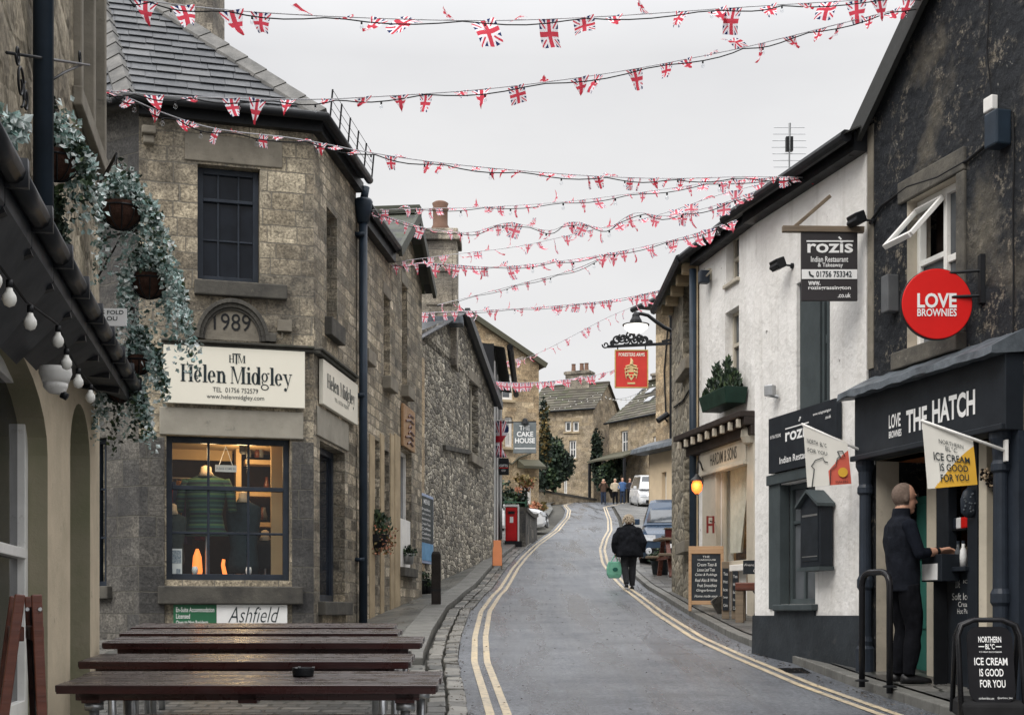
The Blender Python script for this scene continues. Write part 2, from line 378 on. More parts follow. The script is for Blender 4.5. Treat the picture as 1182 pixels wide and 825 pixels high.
def m_white():
    m, nt, b = newmat('white_roughcast'); n = N(nt); o = n.obj(); f = n.noise(o, 11, 6, .65); g = n.noise(o, 1.3, 5, .6); st = n.noise(n.n('Mapping').outputs[0], 1) if 0 else None
    x = n.sep(o); sv = n.com(n.math('MULTIPLY', x[0], 5), n.math('MULTIPLY', x[1], 5), n.math('MULTIPLY', x[2], .5)); s = n.noise(sv, 1.6, 5, .6)
    c = n.mix(n.map(g, .35, .65), (.8, .785, .76), (.66, .645, .615)); c = n.mix(n.math('MULTIPLY', n.map(s, .52, .7), .35), c, (.42, .4, .36))
    k = n.map(n.noise(o, 5.5, 6, .72), .665, .69); c = n.mix(n.math('MULTIPLY', k, .85), c, (.12, .11, .1))
    n.set(b.inputs['Base Color'], c); b.inputs['Roughness'].default_value = .8
    n.set(b.inputs['Normal'], n.bump(n.math('ADD', n.math('MULTIPLY', f, .5), n.math('SUBTRACT', n.noise(o, 3, 3), n.math('MULTIPLY', k, .3))), .55, .05)); return m
M_white = m_white()
def m_black():
    m, nt, b = newmat('blackened_render'); n = N(nt); o = n.obj(); g = n.noise(o, .8, 6, .6); f = n.noise(o, 7, 7, .75); h = n.noise(o, 2.4, 5, .6)
    g = n.math('ADD', g, n.map(n.sep(o)[1], 12.4, 9.6, -.06, .11)); c = n.mix(n.map(g, .555, .68), (.014, .017, .022), (.17, .15, .115)); c = n.mix(n.map(n.math('ADD', n.math('MULTIPLY', f, .5), n.math('MULTIPLY', n.noise(o, 22, 5, .75), .5)), .52, .62), c, n.mix(n.map(h, .45, .6), (.05, .052, .055), (.36, .31, .235)))
    k = n.map(n.noise(o, 10, 5, .7), .67, .7); c = n.mix(n.math('MULTIPLY', k, .8), c, (.42, .4, .35))
    n.set(b.inputs['Base Color'], c); b.inputs['Roughness'].default_value = .82; b.inputs['Specular IOR Level'].default_value = .35
    v = n.n('TexVoronoi', feature='SMOOTH_F1'); n.set(v.inputs['Vector'], o); v.inputs['Scale'].default_value = 9
    n.set(b.inputs['Normal'], n.bump(n.math('ADD', n.math('MULTIPLY', f, 1.2), n.math('MULTIPLY', v.outputs[0], .9)), 1.0, .09)); return m
M_black = m_black()
M_pubwall = rubble('pub_rough_stone', [(0, (.2, .175, .13)), (.4, (.36, .31, .23)), (.7, (.28, .24, .18)), (1, (.45, .39, .29))], (.3, .26, .19), .5, .3, .3, .9, edge=.05)
M_navy = mat('navy_paint', (.025, .032, .044), .42, .3, 5, .06, wear=(.035, .045, .06)); M_navy2 = mat('navy_pipe_paint', (.022, .034, .05), .4, .3, 4)
M_char = mat('charcoal_paint', (.016, .02, .026), .5, .25, 3, .05); M_blk = mat('black_iron', (.012, .013, .015), .45, .3, 8); M_plinth = mat('dark_grey_plinth', (.03, .036, .042), .65, .35, 3, .5, wear=(.07, .07, .07))
M_grey = mat('slate_grey_paint', (.055, .068, .072), .55, .2, 4, .08); M_whitep = mat('white_paint', (.75, .74, .71), .45, .12, 5, wear=(.45, .43, .38)); M_creamp = mat('cream_paint', (.6, .54, .43), .5, .12, 4, wear=(.4, .36, .28))
M_putty = mat('putty_paint', (.46, .42, .345), .5, .12, 4, wear=(.3, .27, .22)); M_bark = mat('dark_timber', (.02, .016, .014), .6, .4, 6, .3)
M_glass = glassy('window_glass'); M_glass2 = glassy('window_glass_pale', (.06, .065, .07), .08); M_clear = clear_glass('shop_glass', .015); M_clear2 = clear_glass('shop_glass_mirror', .05)
M_slate = island('roof_slates', [(0, (.022, .025, .03)), (.4, (.05, .054, .06)), (.7, (.035, .038, .043)), (1, (.085, .088, .092))], .5, .5, 14, .4)
M_slated = island('roof_slates_mossy', [(0, (.03, .031, .03)), (.4, (.055, .055, .05)), (.7, (.05, .058, .035)), (1, (.08, .08, .072))], .65, .35, 14)
M_stoneslate = island('stone_roof_slabs', [(0, (.055, .048, .038)), (.4, (.1, .09, .07)), (.7, (.07, .072, .042)), (1, (.13, .115, .09))], .8, .4, 10)
M_lead = mat('lead_flashing', (.13, .15, .17), .45, .45, 7, .3, col2=(.05, .058, .066)); M_zinc = mat('galvanised_tube', (.42, .43, .44), .35, .25, 9, metal=.8)
M_chim = ashlar('chimney_stone', [(0, (.12, .1, .075)), (.5, (.24, .2, .14)), (1, (.33, .28, .2))], MORT, .2, .4, .6, .6); M_terra = mat('terracotta', (.2, .12, .085), .75, .35, 8, .2, col2=(.17, .1, .075))
M_signw = mat('cream_sign_board', (.74, .71, .61), .35, .04, 2); M_ink = mat('dark_ink', (.02, .03, .034), .5, .1, 5); M_wht = mat('white_lettering', (.78, .78, .77), .5, .06, 5)
M_red = mat('red_sign_enamel', (.62, .012, .01), .35, .08, 3); M_green = mat('green_sign_board', (.03, .13, .065), .45, .1, 3)
M_leafsilver = island('silver_ivy_leaves', [(0, (.06, .1, .085)), (.2, (.2, .32, .29)), (.42, (.42, .56, .53)), (.75, (.66, .74, .72)), (1, (.85, .88, .86))], .6, .1, 20)
M_leaf = island('green_leaves', [(0, (.008, .02, .012)), (.5, (.025, .05, .025)), (.85, (.05, .085, .035)), (1, (.09, .12, .05))], .6, .1, 20)
M_leafdark = island('dark_evergreen_leaves', [(0, (.006, .012, .009)), (.5, (.014, .027, .018)), (.85, (.025, .045, .025)), (1, (.05, .07, .035))], .7, .1, 20)
M_leafaut = island('autumn_leaves', [(0, (.06, .05, .015)), (.5, (.13, .1, .03)), (1, (.2, .13, .04))], .7, .1, 20); M_petal = island('orange_petals', [(0, (.35, .12, .06)), (.5, (.5, .25, .15)), (1, (.2, .07, .05))], .7, .1, 20)
M_coir = mat('coir_liner', (.09, .045, .032), .95, .5, 25, 1.0)
def m_wood(name, c1, c2, rough=.5, sc=2.0):
    m, nt, b = newmat(name); n = N(nt); o = n.obj(); x = n.sep(o); v = n.com(n.math('MULTIPLY', x[0], .6 * sc), n.math('MULTIPLY', x[1], 14 * sc), n.math('MULTIPLY', x[2], 14 * sc)); f = n.noise(v, 1, 6, .65)
    n.set(b.inputs['Base Color'], n.mix(n.map(f, .32, .68), c1, c2)); g = n.noise(o, 7, 5, .6); n.set(b.inputs['Roughness'], n.map(g, .35, .65, max(.05, rough - .22), rough + .1)); n.set(b.inputs['Normal'], n.bump(f, .3, .01)); return m
M_table = m_wood('wet_sheen_table_wood', (.105, .083, .078), (.024, .018, .018), .34); M_tableside = m_wood('table_edge_wood', (.05, .012, .011), (.022, .007, .007), .4)  # grey wet sheen of the tops is put into the wood colour
M_pine = m_wood('pale_wood', (.36, .22, .11), (.25, .14, .065), .6); M_oldwood = m_wood('weathered_wood', (.2, .15, .1), (.1, .075, .05), .75); M_mahog = m_wood('red_brown_wood', (.13, .035, .018), (.065, .018, .01), .45)
M_chalk = mat('chalkboard', (.016, .02, .025), .7, .3, 6, wear=(.035, .04, .045)); M_chalkw = mat('chalk_writing', (.62, .62, .6), .9, .2, 30)
M_rubber = mat('rubber', (.012, .012, .013), .8)
M_skin = mat('skin', (.52, .29, .2), .55, .12, 14); M_blond = mat('grey_blond_hair', (.5, .43, .33), .7, .3, 40, .5, col2=(.28, .22, .16)); M_cloth = mat('black_cloth', (.012, .013, .016), .95, .3, 9, .5, spec=.05)

# ------------------------------------------------------------------ world: high grey overcast
def world():
    w = bpy.data.worlds.new('World'); SC.world = w; w.use_nodes = True; nt = w.node_tree; nt.nodes.clear(); n = N(nt)
    sky = n.n('TexSky', sky_type='NISHITA'); sky.sun_disc = False; sky.sun_elevation = rad(46); sky.sun_rotation = rad(218); sky.air_density = 1; sky.dust_density = 4
    g = n.n('TexCoord').outputs['Generated']; z = n.sep(g)[2]
    hsv = n.n('HueSaturation'); hsv.inputs['Saturation'].default_value = .12; hsv.inputs['Value'].default_value = .05; n.set(hsv.inputs['Color'], sky.outputs[0])
    x = n.sep(g); cv = n.com(x[0], x[1], n.math('MULTIPLY', x[2], 2.6)); f = n.noise(cv, 2.2, 5, .5); f2 = n.noise(cv, .9, 3, .5)
    cl = n.mix(n.map(f, .3, .7), (3.75, 3.81, 4.02), (5.15, 5.15, 5.22)); cl = n.mix(n.math('MULTIPLY', n.map(f2, .35, .65), .35), cl, (5.3, 5.24, 5.1))
    up = n.map(z, .38, .95, 1.0, 4.0); cl = n.mix(1, cl, n.com(up, up, up), 'MULTIPLY')
    b = n.n('Background'); n.set(b.inputs[0], n.mix(.95, hsv.outputs[0], cl)); b.inputs[1].default_value = .115
    o = n.n('OutputWorld'); nt.links.new(b.outputs[0], o.inputs[0])
world()
sl = bpy.data.lights.new('sun', 'SUN'); sl.energy = 1.3; sl.angle = rad(35); sl.color = (1, .95, .88); so = bpy.data.objects.new('sun', sl); COL.objects.link(so)
so.rotation_euler = (rad(44), 0, rad(-38))
cd = bpy.data.cameras.new('camera'); cam = bpy.data.objects.new('camera', cd); COL.objects.link(cam); SC.camera = cam
cam.rotation_euler = (rad(90), 0, 0); cd.sensor_width = 36; cd.lens = 36 * F / 1182; cd.shift_y = (HY - 412.5) / 1182; cd.clip_end = 2000; cd.clip_start = .1
SC.view_settings.view_transform = 'Standard'; SC.view_settings.look = 'None'; SC.view_settings.gamma = 1; SC.view_settings.exposure = .65

# ------------------------------------------------------------------ ground, road, lines, pavements
def edge(pts): return sorted(((q.y, q.x) for q in (gp(*p) for p in pts)))
LL = edge([(561, 825), (543.7, 763.6), (545, 735), (552.7, 706), (566, 688), (580, 672), (590, 656), (601, 643), (616, 629), (640, 612), (653, 597), (655, 589), (650, 583)])
RR = edge([(1042, 825), (945, 791), (862, 757), (815, 736), (771, 709), (738, 685), (719, 669), (703, 650), (699, 634), (702, 622), (707, 612), (706, 600), (700, 585)])
LL = [(3, -.4)] + LL + [(110, 6.0)]; RR = [(3, 5.1 - .45), (6.5, 3.95)] + RR + [(112, 12)]
def Lx(y): return interp(LL, y)
def Rx(y): return interp(RR, y)
def sm(tab, y): return (interp(tab, y - .7) + 2 * interp(tab, y) + interp(tab, y + .7)) / 4
def T(x, y):                                   # pavement level either side of the road
    g = G(y); l = Lx(y) - .55
    if x < l: return g + .10 - min(.13, max(0, l - x) * .1) * min(1, max(0, (y - 15) / 4)) * (1 if y < 34 else max(0, (40 - y) / 6))
    return g + .1
ys = [3 + .35 * k for k in range(80)] + [31 + 1.2 * k for k in range(68)]
def strip(f0, f1, nx=1, ylo=3, yhi=112, dz=0.0, step=None):
    mb = MB(); prev = None
    for y in [q for q in ys if ylo <= q <= yhi]:
        a, b = f0(y), f1(y); row = [mb.p((lerp(a, b, k / nx), y, (dz(lerp(a, b, k / nx), y) if callable(dz) else G(y) + dz))) for k in range(nx + 1)]
        if prev:
            for k in range(nx): mb.f.append([prev[k], prev[k + 1], row[k + 1], row[k]]); mb.m.append(0)
        prev = row
    return mb
def m_asphalt():
    m, nt, b = newmat('wet_asphalt'); n = N(nt); o = n.obj(); f = n.noise(o, 30, 6, .9); g = n.noise(o, .8, 6, .68); x = n.sep(o)
    tr = n.noise(n.com(n.math('MULTIPLY', x[0], .25), n.math('MULTIPLY', x[1], 1.1)), 1.2, 5, .65); st = n.noise(n.com(n.math('MULTIPLY', x[0], 2.2), n.math('MULTIPLY', x[1], .16)), 1.0, 3, .5)
    c = n.mix(n.map(f, .41, .59), (.042, .047, .055), (.205, .218, .24)); c = n.mix(n.map(g, .4, .65), c, n.mix(1, c, (.6, .61, .63), 'MULTIPLY'))
    pt = n.map(tr, .6, .64); c = n.mix(n.math('MULTIPLY', pt, .6), c, (.06, .067, .076))
    sp = n.map(n.noise(o, 38, 2, .5), .66, .72); c = n.mix(n.math('MULTIPLY', sp, .35), c, (.2, .2, .2))
    v = n.n('TexVoronoi', feature='DISTANCE_TO_EDGE'); n.set(v.inputs['Vector'], o); v.inputs['Scale'].default_value = .45
    ck = n.math('MULTIPLY', n.map(v.outputs[0], .0, .006, 1, 0), n.map(n.noise(o, .3, 2), .5, .6)); c = n.mix(n.math('MULTIPLY', ck, .6), c, (.025, .025, .027))
    n.set(b.inputs['Base Color'], c); rr = n.math('ADD', n.map(st, .38, .62, .15, .44), n.math('MULTIPLY', n.map(g, .35, .65), .12)); n.set(b.inputs['Roughness'], rr); b.inputs['Specular IOR Level'].default_value = .5
    n.set(b.inputs['Normal'], n.bump(n.math('ADD', f, n.math('MULTIPLY', n.noise(o, 6, 4), .4)), .6, .014)); return m
M_asph = m_asphalt()
M_ground = mat('bare_ground', (.075, .072, .062), .85, .4, 1.5, .4)
M_setts = None
def m_setts(name, w, h, stops, rough=.45, ms=.02):
    m, nt, b = newmat(name); n = N(nt); o = n.obj(); x = n.sep(o); wv = n.noise(o, 3, 3, .6, out=1); ww = n.sep(wv)
    br = n.n('TexBrick'); n.set(br.inputs['Vector'], n.com(n.math('ADD', x[0], n.math('MULTIPLY', ww[0], w * .5)), n.math('ADD', x[1], n.math('MULTIPLY', ww[1], h * .5)))); br.inputs['Scale'].default_value = 1
    br.inputs['Color1'].default_value = (0, 0, 0, 1); br.inputs['Color2'].default_value = (1, 1, 1, 1); br.inputs['Mortar Size'].default_value = ms; br.inputs['Mortar Smooth'].default_value = .5; br.inputs['Brick Width'].default_value = w; br.inputs['Row Height'].default_value = h
    f = n.noise(o, 26, 6, .7); c = n.ramp(br.outputs['Color'], stops); c = n.mix(.6, c, n.mix(n.map(f, .35, .65), (.55, .55, .55), (1.35, 1.35, 1.35)), 'MULTIPLY'); g = n.noise(o, 1.1, 5, .6)
    c = n.mix(n.math('MULTIPLY', n.map(g, .5, .66), .5), c, (.05, .055, .045)); c = n.mix(n.math('MULTIPLY', br.outputs['Fac'], .85), c, (.025, .027, .022))
    n.set(b.inputs['Base Color'], c); n.set(b.inputs['Roughness'], n.map(g, .3, .7, rough - .15, rough + .2)); n.set(b.inputs['Normal'], n.bump(n.math('SUBTRACT', n.math('MULTIPLY', f, .5), br.outputs['Fac']), .7, .02)); return m
STN = [(0, (.06, .06, .056)), (.5, (.12, .115, .105)), (1, (.18, .17, .15))]
M_flagdark = m_setts('dark_wet_flags', .5, .38, [(0, (.05, .05, .05)), (.5, (.095, .094, .09)), (1, (.15, .145, .135))], .38, .018)
M_setts = m_setts('stone_setts', .24, .15, STN); M_flag = m_setts('york_flagstones', .75, .55, [(0, (.06, .062, .058)), (.5, (.1, .1, .093)), (1, (.15, .145, .13))], .36, .012)
def m_line():
    m, nt, b = newmat('faded_yellow_paint'); n = N(nt); o = n.obj(); f = n.noise(o, 14, 6, .75); g = n.noise(o, 1.6, 4, .6)
    c = n.mix(n.map(g, .35, .65), (.52, .42, .27), (.4, .34, .25)); c = n.mix(n.math('MULTIPLY', n.map(f, .5, .66), .85), c, (.1, .1, .095)); n.set(b.inputs['Base Color'], c); b.inputs['Roughness'].default_value = .5; n.set(b.inputs['Normal'], n.bump(n.noise(o, 90, 3), .3, .01)); return m
M_line = m_line()
gm = MB()
gx = [-160, -80, -40, -20, -10, -5, 0, 5, 10, 20, 40, 80, 160]; gy = [-12, -4, 0, 8, 16, 27.5, 36, 48, 60, 77, 94, 104, 125, 200, 300]
idx = [[gm.p((x, y, G(y) - .06)) for x in gx] for y in gy]
for a, b in zip(idx, idx[1:]):
    for k in range(len(gx) - 1): gm.f.append([a[k], a[k + 1], b[k + 1], b[k]]); gm.m.append(0)
struct('ground', gm, M_ground)
GW = lambda y: .12 if y > 22 else .14            # plain asphalt between line and setts
struct('road', strip(lambda y: Lx(y) - GW(y), lambda y: Rx(y) + .3, 6, 3, 112, lambda x, y: G(y) - .0 + .0), M_asph)
lw = .07
for nm, fn, a in (('left', Lx, 0.0), ('left', Lx, .135), ('right', Rx, -.07), ('right', Rx, -.205)):
    struct('road_line', strip(lambda y: fn(y) + a, lambda y: fn(y) + a + lw, 1, 3, 100, .006), M_line)
# left: row of setts as real stones, then a raised kerb of flagstones, then pavement
def setts_row(x_of, y0, y1, w, name, rows=1, dz=.02):
    mb = MB(); y = y0
    while y < y1:
        l = R.uniform(.16, .3)
        for r in range(rows):
            x = x_of(y) - r * (w + .015) - R.uniform(0, .012); z = G(y) + dz + R.uniform(-.012, .012); z2 = G(y + l) + dz + R.uniform(-.012, .012); ww = w * R.uniform(.86, 1.0)
            c = V(x - ww / 2, y + l / 2, (z + z2) / 2 - .04); mb.obox(c, (ww / 2, R.uniform(-.008, .008), R.uniform(-.006, .006)), ((x_of(y + l) - x_of(y)) / 2, l / 2 - .01, (z2 - z) / 2), (0, 0, .045))
        y += l
    return struct(name, mb, M_sett_i, bevel=.012)
M_sett_i = island('kerb_setts', [(0, (.055, .056, .052)), (.5, (.13, .125, .112)), (1, (.22, .21, .185))], .45, .5, 18)
setts_row(lambda y: Lx(y) - GW(y), 6, 44, .16, 'gutter_setts', 2)
M_kerb = mat('kerb_stone', (.15, .148, .136), .5, .3, 4, .4, wear=(.09, .09, .08))
def kerb(x_of, w, y0, y1, dz, ln, name, side):
    mb = MB(); y = y0
    while y < y1:
        l = R.uniform(.8, 1.2) * ln; n_ = 2
        for k in range(n_):
            a = y + l * k / n_ + (.006 if k == 0 else 0); b = y + l * (k + 1) / n_ - (.006 if k == n_ - 1 else 0)
            pts = []
            for yy in (a, b):
                x0 = x_of(yy); pts.append([(x0, yy, G(yy) - .08), (x0 + w, yy, G(yy) - .08), (x0 + w, yy, G(yy) + dz), (x0, yy, G(yy) + dz)])
            mb.loft(pts)
        y += l
    return struct(name, mb, M_kerb, bevel=.012)
KL = lambda y: Lx(y) - GW(y) - .37
kerb(lambda y: KL(y) - .34, .34, 13.9, 44, .105, 1.0, 'kerb_stones', -1)
def wallx(y):                                 # left building line, where the pavement stops
    return interp([(3, -3.2), (9.45, -3.2), (9.6, -8), (15.5, -7), (17.1, -2.6), (25, -1.7), (27, -2.3), (27.1, -2.1), (36.4, -.6), (37, -1.2), (58, -1.0), (60, 1), (112, 2)], y)
struct('pavement', strip(lambda y: min(wallx(y), KL(y) - .5), lambda y: KL(y) - .335, 5, 13.9, 110, lambda x, y: T(x, y)), M_flag)
struct('forecourt', strip(lambda y: wallx(y) - .2, lambda y: KL(y) + .02, 4, 3, 13.92, .03), M_setts)
km = MB(); km.prism([(wallx(13.8) - .2, 13.78, G(13.8) - .1), (wallx(13.8) - .2, 13.78, G(13.8) + .1), (wallx(13.8) - .2, 13.93, G(13.93) + .1), (wallx(13.8) - .2, 13.93, G(13.93) - .1)], (KL(13.8) - .34 - wallx(13.8) + .2, 0, 0)); struct('kerb_stones', km, M_kerb, bevel=.012)
# right: rough setts and flags
KR = lambda y: Rx(y) + .3
setts_row(lambda y: KR(y) + .2, 6, 44, .18, 'gutter_setts', 1, .05)
struct('pavement', strip(lambda y: KR(y) + .14, lambda y: interp([(3, 7), (12.85, 4.2), (15.3, 3.3), (15.4, 4.6), (19.3, 4.6), (21.8, 3.6), (25.2, 3.6), (25.3, 5.5), (39, 5), (60, 8), (112, 16)], y) + .3, 4, 3, 110, lambda x, y: G(y) + .1), M_flagdark)
kerb(lambda y: KR(y) - .0, .15, 6, 44, .085, .7, 'kerb_stones', 1)

# road repairs and a drain grate by the kerb
def sheet(name, x0, x1, y0, y1, mt, dz, sk=0.0):
    mb = MB(); n = 8; mb.poly([(lerp(x0, x1, t) + sk * u + .03 * math.sin(9 * t + 5 * u), lerp(y0, y1, u) + .04 * math.sin(7 * t + 3 * u), G(lerp(y0, y1, u)) + dz) for t, u in [(k / n, 0) for k in range(n)] + [(1, k / n) for k in range(n)] + [(1 - k / n, 1) for k in range(n)] + [(0, 1 - k / n) for k in range(n)]]); return struct(name, mb, mt)
M_patch = mat('newer_tarmac', (.085, .09, .098), .5, .4, 30, .4, col2=(.17, .177, .19)); M_patch2 = mat('older_tarmac', (.17, .176, .186), .42, .4, 30, .4, col2=(.25, .257, .27))
lv = MB()
for k in range(1500):
    y = R.uniform(9, 34); q = R.random(); x = (Rx(y) + .18 - abs(R.gauss(0, .1))) if q < .5 else (Lx(y) - .08 - abs(R.gauss(0, .16))) if q < .85 else R.uniform(Lx(y), Rx(y)); a = R.uniform(0, 6.28); l = R.uniform(.008, .024); z = G(y) + .012 + (.03 if x < Lx(y) - .14 else 0); lv.poly([(x, y, z), (x + l * math.cos(a), y + l * math.sin(a), z + .01), (x + 1.6 * l * math.cos(a + .5), y + 1.6 * l * math.sin(a + .5), z + .004), (x + l * math.cos(a + 1), y + l * math.sin(a + 1), z + .008)])
tag(lv.build('fallen_leaves', island('dead_leaves', [(0, (.03, .022, .014)), (.5, (.08, .055, .03)), (1, (.14, .12, .1))], .7, 0)), kind='stuff')
dy = 13.4; dx = Rx(dy) + .13; dg = MB(); dg.loft([[(dx - .16, y, G(y) - .02), (dx + .1, y, G(y) - .02), (dx + .1, y, G(y) + .003), (dx - .16, y, G(y) + .003)] for y in (dy, dy + .42)])
for k in range(5): dg.bar((dx - .15, dy + .05 + .08 * k, G(dy + .05 + .08 * k) + .004), (dx + .09, dy + .05 + .08 * k, G(dy + .05 + .08 * k) + .006), .035, .012)
tag(dg.build('drain_grate', M_blk), 'black iron drain grate at the right edge of the road', 'drain')
# ------------------------------------------------------------------ building helpers
def wall(mb, u0, u1, z0, z1, ops=(), rev=.16, v=0.0, m=0, rm=None):
    rm = m if rm is None else rm
    us = sorted({u0, u1, *[q for o in ops for q in o[:2]]}); zs = sorted({z0, z1, *[q for o in ops for q in o[2:4]]})
    us = [q for q in us if u0 <= q <= u1]; zs = [q for q in zs if z0 <= q <= z1]
    for a, b in zip(us, us[1:]):
        for c, d in zip(zs, zs[1:]):
            um, zm = (a + b) / 2, (c + d) / 2
            if any(o[0] < um < o[1] and o[2] < zm < o[3] for o in ops): continue
            mb.poly([(a, v, c), (b, v, c), (b, v, d), (a, v, d)], m)
    for a, b, c, d in ops:
        r = v + rev
        mb.poly([(a, v, c), (a, r, c), (a, r, d), (a, v, d)], rm); mb.poly([(b, v, c), (b, v, d), (b, r, d), (b, r, c)], rm)
        mb.poly([(a, v, d), (a, r, d), (b, r, d), (b, v, d)], rm); mb.poly([(a, v, c), (b, v, c), (b, r, c), (a, r, c)], rm)
def shell(mb, u0, u1, v0, v1, z0, z1, m=0, cap=True):
    for q in (((u0, v1), (u0, v0)), ((u1, v0), (u1, v1)), ((u1, v1), (u0, v1))):
        (a, b), (c, d) = q; mb.poly([(a, b, z0), (c, d, z0), (c, d, z1), (a, b, z1)], m)
    if cap: mb.poly([(u0, v0, z1), (u1, v0, z1), (u1, v1, z1), (u0, v1, z1)], m)
def window(root, fr, a, b, c, d, xs=(.5,), zs=(.5,), v=.11, fm=None, pm=None, fw=.055, bw=.028, dep=.06, heavy=(), sill=None, lintel=None, label=None, name='window', sm_=None):
    fm = fm or M_whitep; pm = pm or M_glass
    mb = MB(fr); mb.box(a + .003, a + fw, v, v + dep, c + .003, d - .003); mb.box(b - fw, b - .003, v, v + dep, c + .003, d - .003)
    mb.box(a + fw, b - fw, v + .001, v + dep - .001, d - fw, d - .003); mb.box(a + fw, b - fw, v + .001, v + dep - .001, c + .003, c + fw)
    for x in xs: x = lerp(a, b, x); mb.box(x - bw / 2, x + bw / 2, v + .012, v + dep - .008, c + fw - .001, d - fw + .001)
    for z in zs:
        h = bw * (1.8 if z in heavy else 1); k = -.006 if z in heavy else .016; z = lerp(c, d, z); mb.box(a + fw - .001, b - fw + .001, v + k, v + dep - .012, z - h / 2, z + h / 2)
    w = mb.build(name, fm, root, bevel=.004, label=label)
    p = MB(fr); p.poly([(a + fw * .5, v + dep - .02, c + fw * .5), (b - fw * .5, v + dep - .02, c + fw * .5), (b - fw * .5, v + dep - .02, d - fw * .5), (a + fw * .5, v + dep - .02, d - fw * .5)]); p.build('pane', pm, w, local=True)
    if sill:
        s = MB(fr); s.box(a - sill[0], b + sill[0], -sill[1], v + .02, c - sill[2], c - .002); s.build('sill', sm_ or M_dress, w, local=True, bevel=.012)
    if lintel:
        s = MB(fr); s.box(a - lintel[0], b + lintel[0], -.012, v, d + .002, d + lintel[1]); s.build('lintel', sm_ or M_dress, w, local=True, bevel=.012)
    return w
def slates(mb, poly, row=.2, w=.28, th=.014, lift=.012, jit=.012, m=0):
    # poly: convex, first edge is the eave (left to right seen from outside)
    p = [Vector(q) if not mb.fr else mb.fr.w(*q) for q in poly]; fr = mb.fr; mb.fr = None
    ex = (p[1] - p[0]).normalized(); nn = ex.cross(p[2] - p[0]).normalized(); ey = nn.cross(ex)
    q2 = [((q - p[0]).dot(ex), (q - p[0]).dot(ey)) for q in p]; H = max(b for a, b in q2)
    def span(h):
        xs = []
        for (a, b), (c, d) in zip(q2, q2[1:] + q2[:1]):
            if (b - h) * (d - h) <= 0 and abs(b - d) > 1e-6: xs.append(a + (c - a) * (h - b) / (d - b))
        return (min(xs), max(xs)) if len(xs) > 1 else None
    k = 0; h = -.04
    while h < H - row * .4:
        s = span(min(max(h + row * .5, .001), H - .001))
        if s:
            x = s[0] - R.uniform(.1, .9) * w
            while x < s[1]:
                l = w * R.uniform(.8, 1.2); a, b = max(x + .003, s[0]), min(x + l - .003, s[1])
                if b - a > .03:
                    j = R.uniform(-jit, jit); h0 = h + j; h1 = h + row * 1.25; z0 = lift + th + R.uniform(0, .006); z1 = .004
                    def pt(xx, hh, zz): return p[0] + ex * xx + ey * hh + nn * zz
                    mb.loft([[pt(a, h0, z0 - th), pt(b, h0, z0 - th), pt(b, h0, z0), pt(a, h0, z0)], [pt(a, h1, z1 - th), pt(b, h1, z1 - th), pt(b, h1, z1), pt(a, h1, z1)]], m)
                x += l
        h += row; k += 1
    mb.poly(p, m); mb.fr = fr
def gutter(mb, a, b, r=.06, m=0):
    mb.tube([a, b], r, 8, m)
# ================================================================== LEFT SIDE
def rnd(a, b): return R.uniform(a, b)
def leaf(mb, p, s, m=0, tall=1.3, up=None):
    p = Vector(p); a = Vector((rnd(-1, 1), rnd(-1, 1), rnd(-1, 1))).normalized(); b = a.cross(Vector((rnd(-1, 1), rnd(-1, 1), rnd(-1, 1)))).normalized()
    if up is not None: a = (a + Vector(up) * 1.5).normalized(); b = a.cross(b).normalized()
    n = a.cross(b) * s * .18; q = s * tall
    mb.poly([p, p + a * q * .45 + b * s * .5 + n, p + a * q, p + a * q * .45 - b * s * .5 + n], m)
def arch_fill(mb, a, b, zs, zc, v, rev, n=14, m=0):
    cx, rx = (a + b) / 2, (b - a) / 2; pts = [(cx - rx * math.cos(math.pi * k / n), zs + (zc - zs) * math.sin(math.pi * k / n)) for k in range(n + 1)]
    for (x0, z0), (x1, z1) in zip(pts, pts[1:]):
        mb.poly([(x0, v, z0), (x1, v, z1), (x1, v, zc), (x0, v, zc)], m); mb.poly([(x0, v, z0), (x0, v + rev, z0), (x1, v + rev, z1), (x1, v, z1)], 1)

# ---- pub with arched windows, closest on the left
PF = Fr((-2.82 + .184 * 6.5, 2.5), (-2.82 - .184 * .6, 9.6)); pu = PF.u
zb = -1.3
pub = thing('pub_building', 'cream arched pub front with black canopy at the left edge of the street', 'building', PF.w(PF.L / 2, .5, zb))
a1, b1 = pu(-70), pu(55); a2, b2 = pu(81), pu(104)
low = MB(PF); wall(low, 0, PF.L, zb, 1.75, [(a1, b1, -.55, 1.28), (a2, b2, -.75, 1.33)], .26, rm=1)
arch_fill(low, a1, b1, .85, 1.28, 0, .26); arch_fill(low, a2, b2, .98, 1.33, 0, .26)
low.build('ground_floor_wall', [M_cream, mat('shaded_mossy_render', (.3, .265, .195), .85, .3, 2, .3, col2=(.21, .21, .13))], pub)  # reveals: recess shade put into a darker colour, with green staining
mossy = MB(PF); mossy.box(0, PF.L + .02, -.05, .02, zb, -.78); mossy.build('plinth', mat('damp_plinth', (.2, .17, .12), .85, .3, 3, .3, wear=(.07, .09, .04)), pub, bevel=.01)
upw = MB(PF); ua, ub = pu(86), pu(114)
wall(upw, 0, PF.L, 1.75, 6.2, [(ua, ub, 3.22, 5.0)], .2); shell(upw, 0, PF.L, 0, 5, zb, 6.2); upw.build('upper_wall', M_pubwall, pub)
wv = window(pub, PF, ua, ub, 3.22, 5.0, (), (), .14, M_putty, M_glass, .07, .05, .05)
mb = MB(PF)
for u in (ua, (ua + ub) / 2, ub): mb.box(u - .04, u + .04, -.05, .1, 3.22, 5.0)
mb.box(ua - .1, ub + .1, -.06, .0, 3.1, 3.22); mb.build('mullion', M_dress, wv, local=True, bevel=.01)
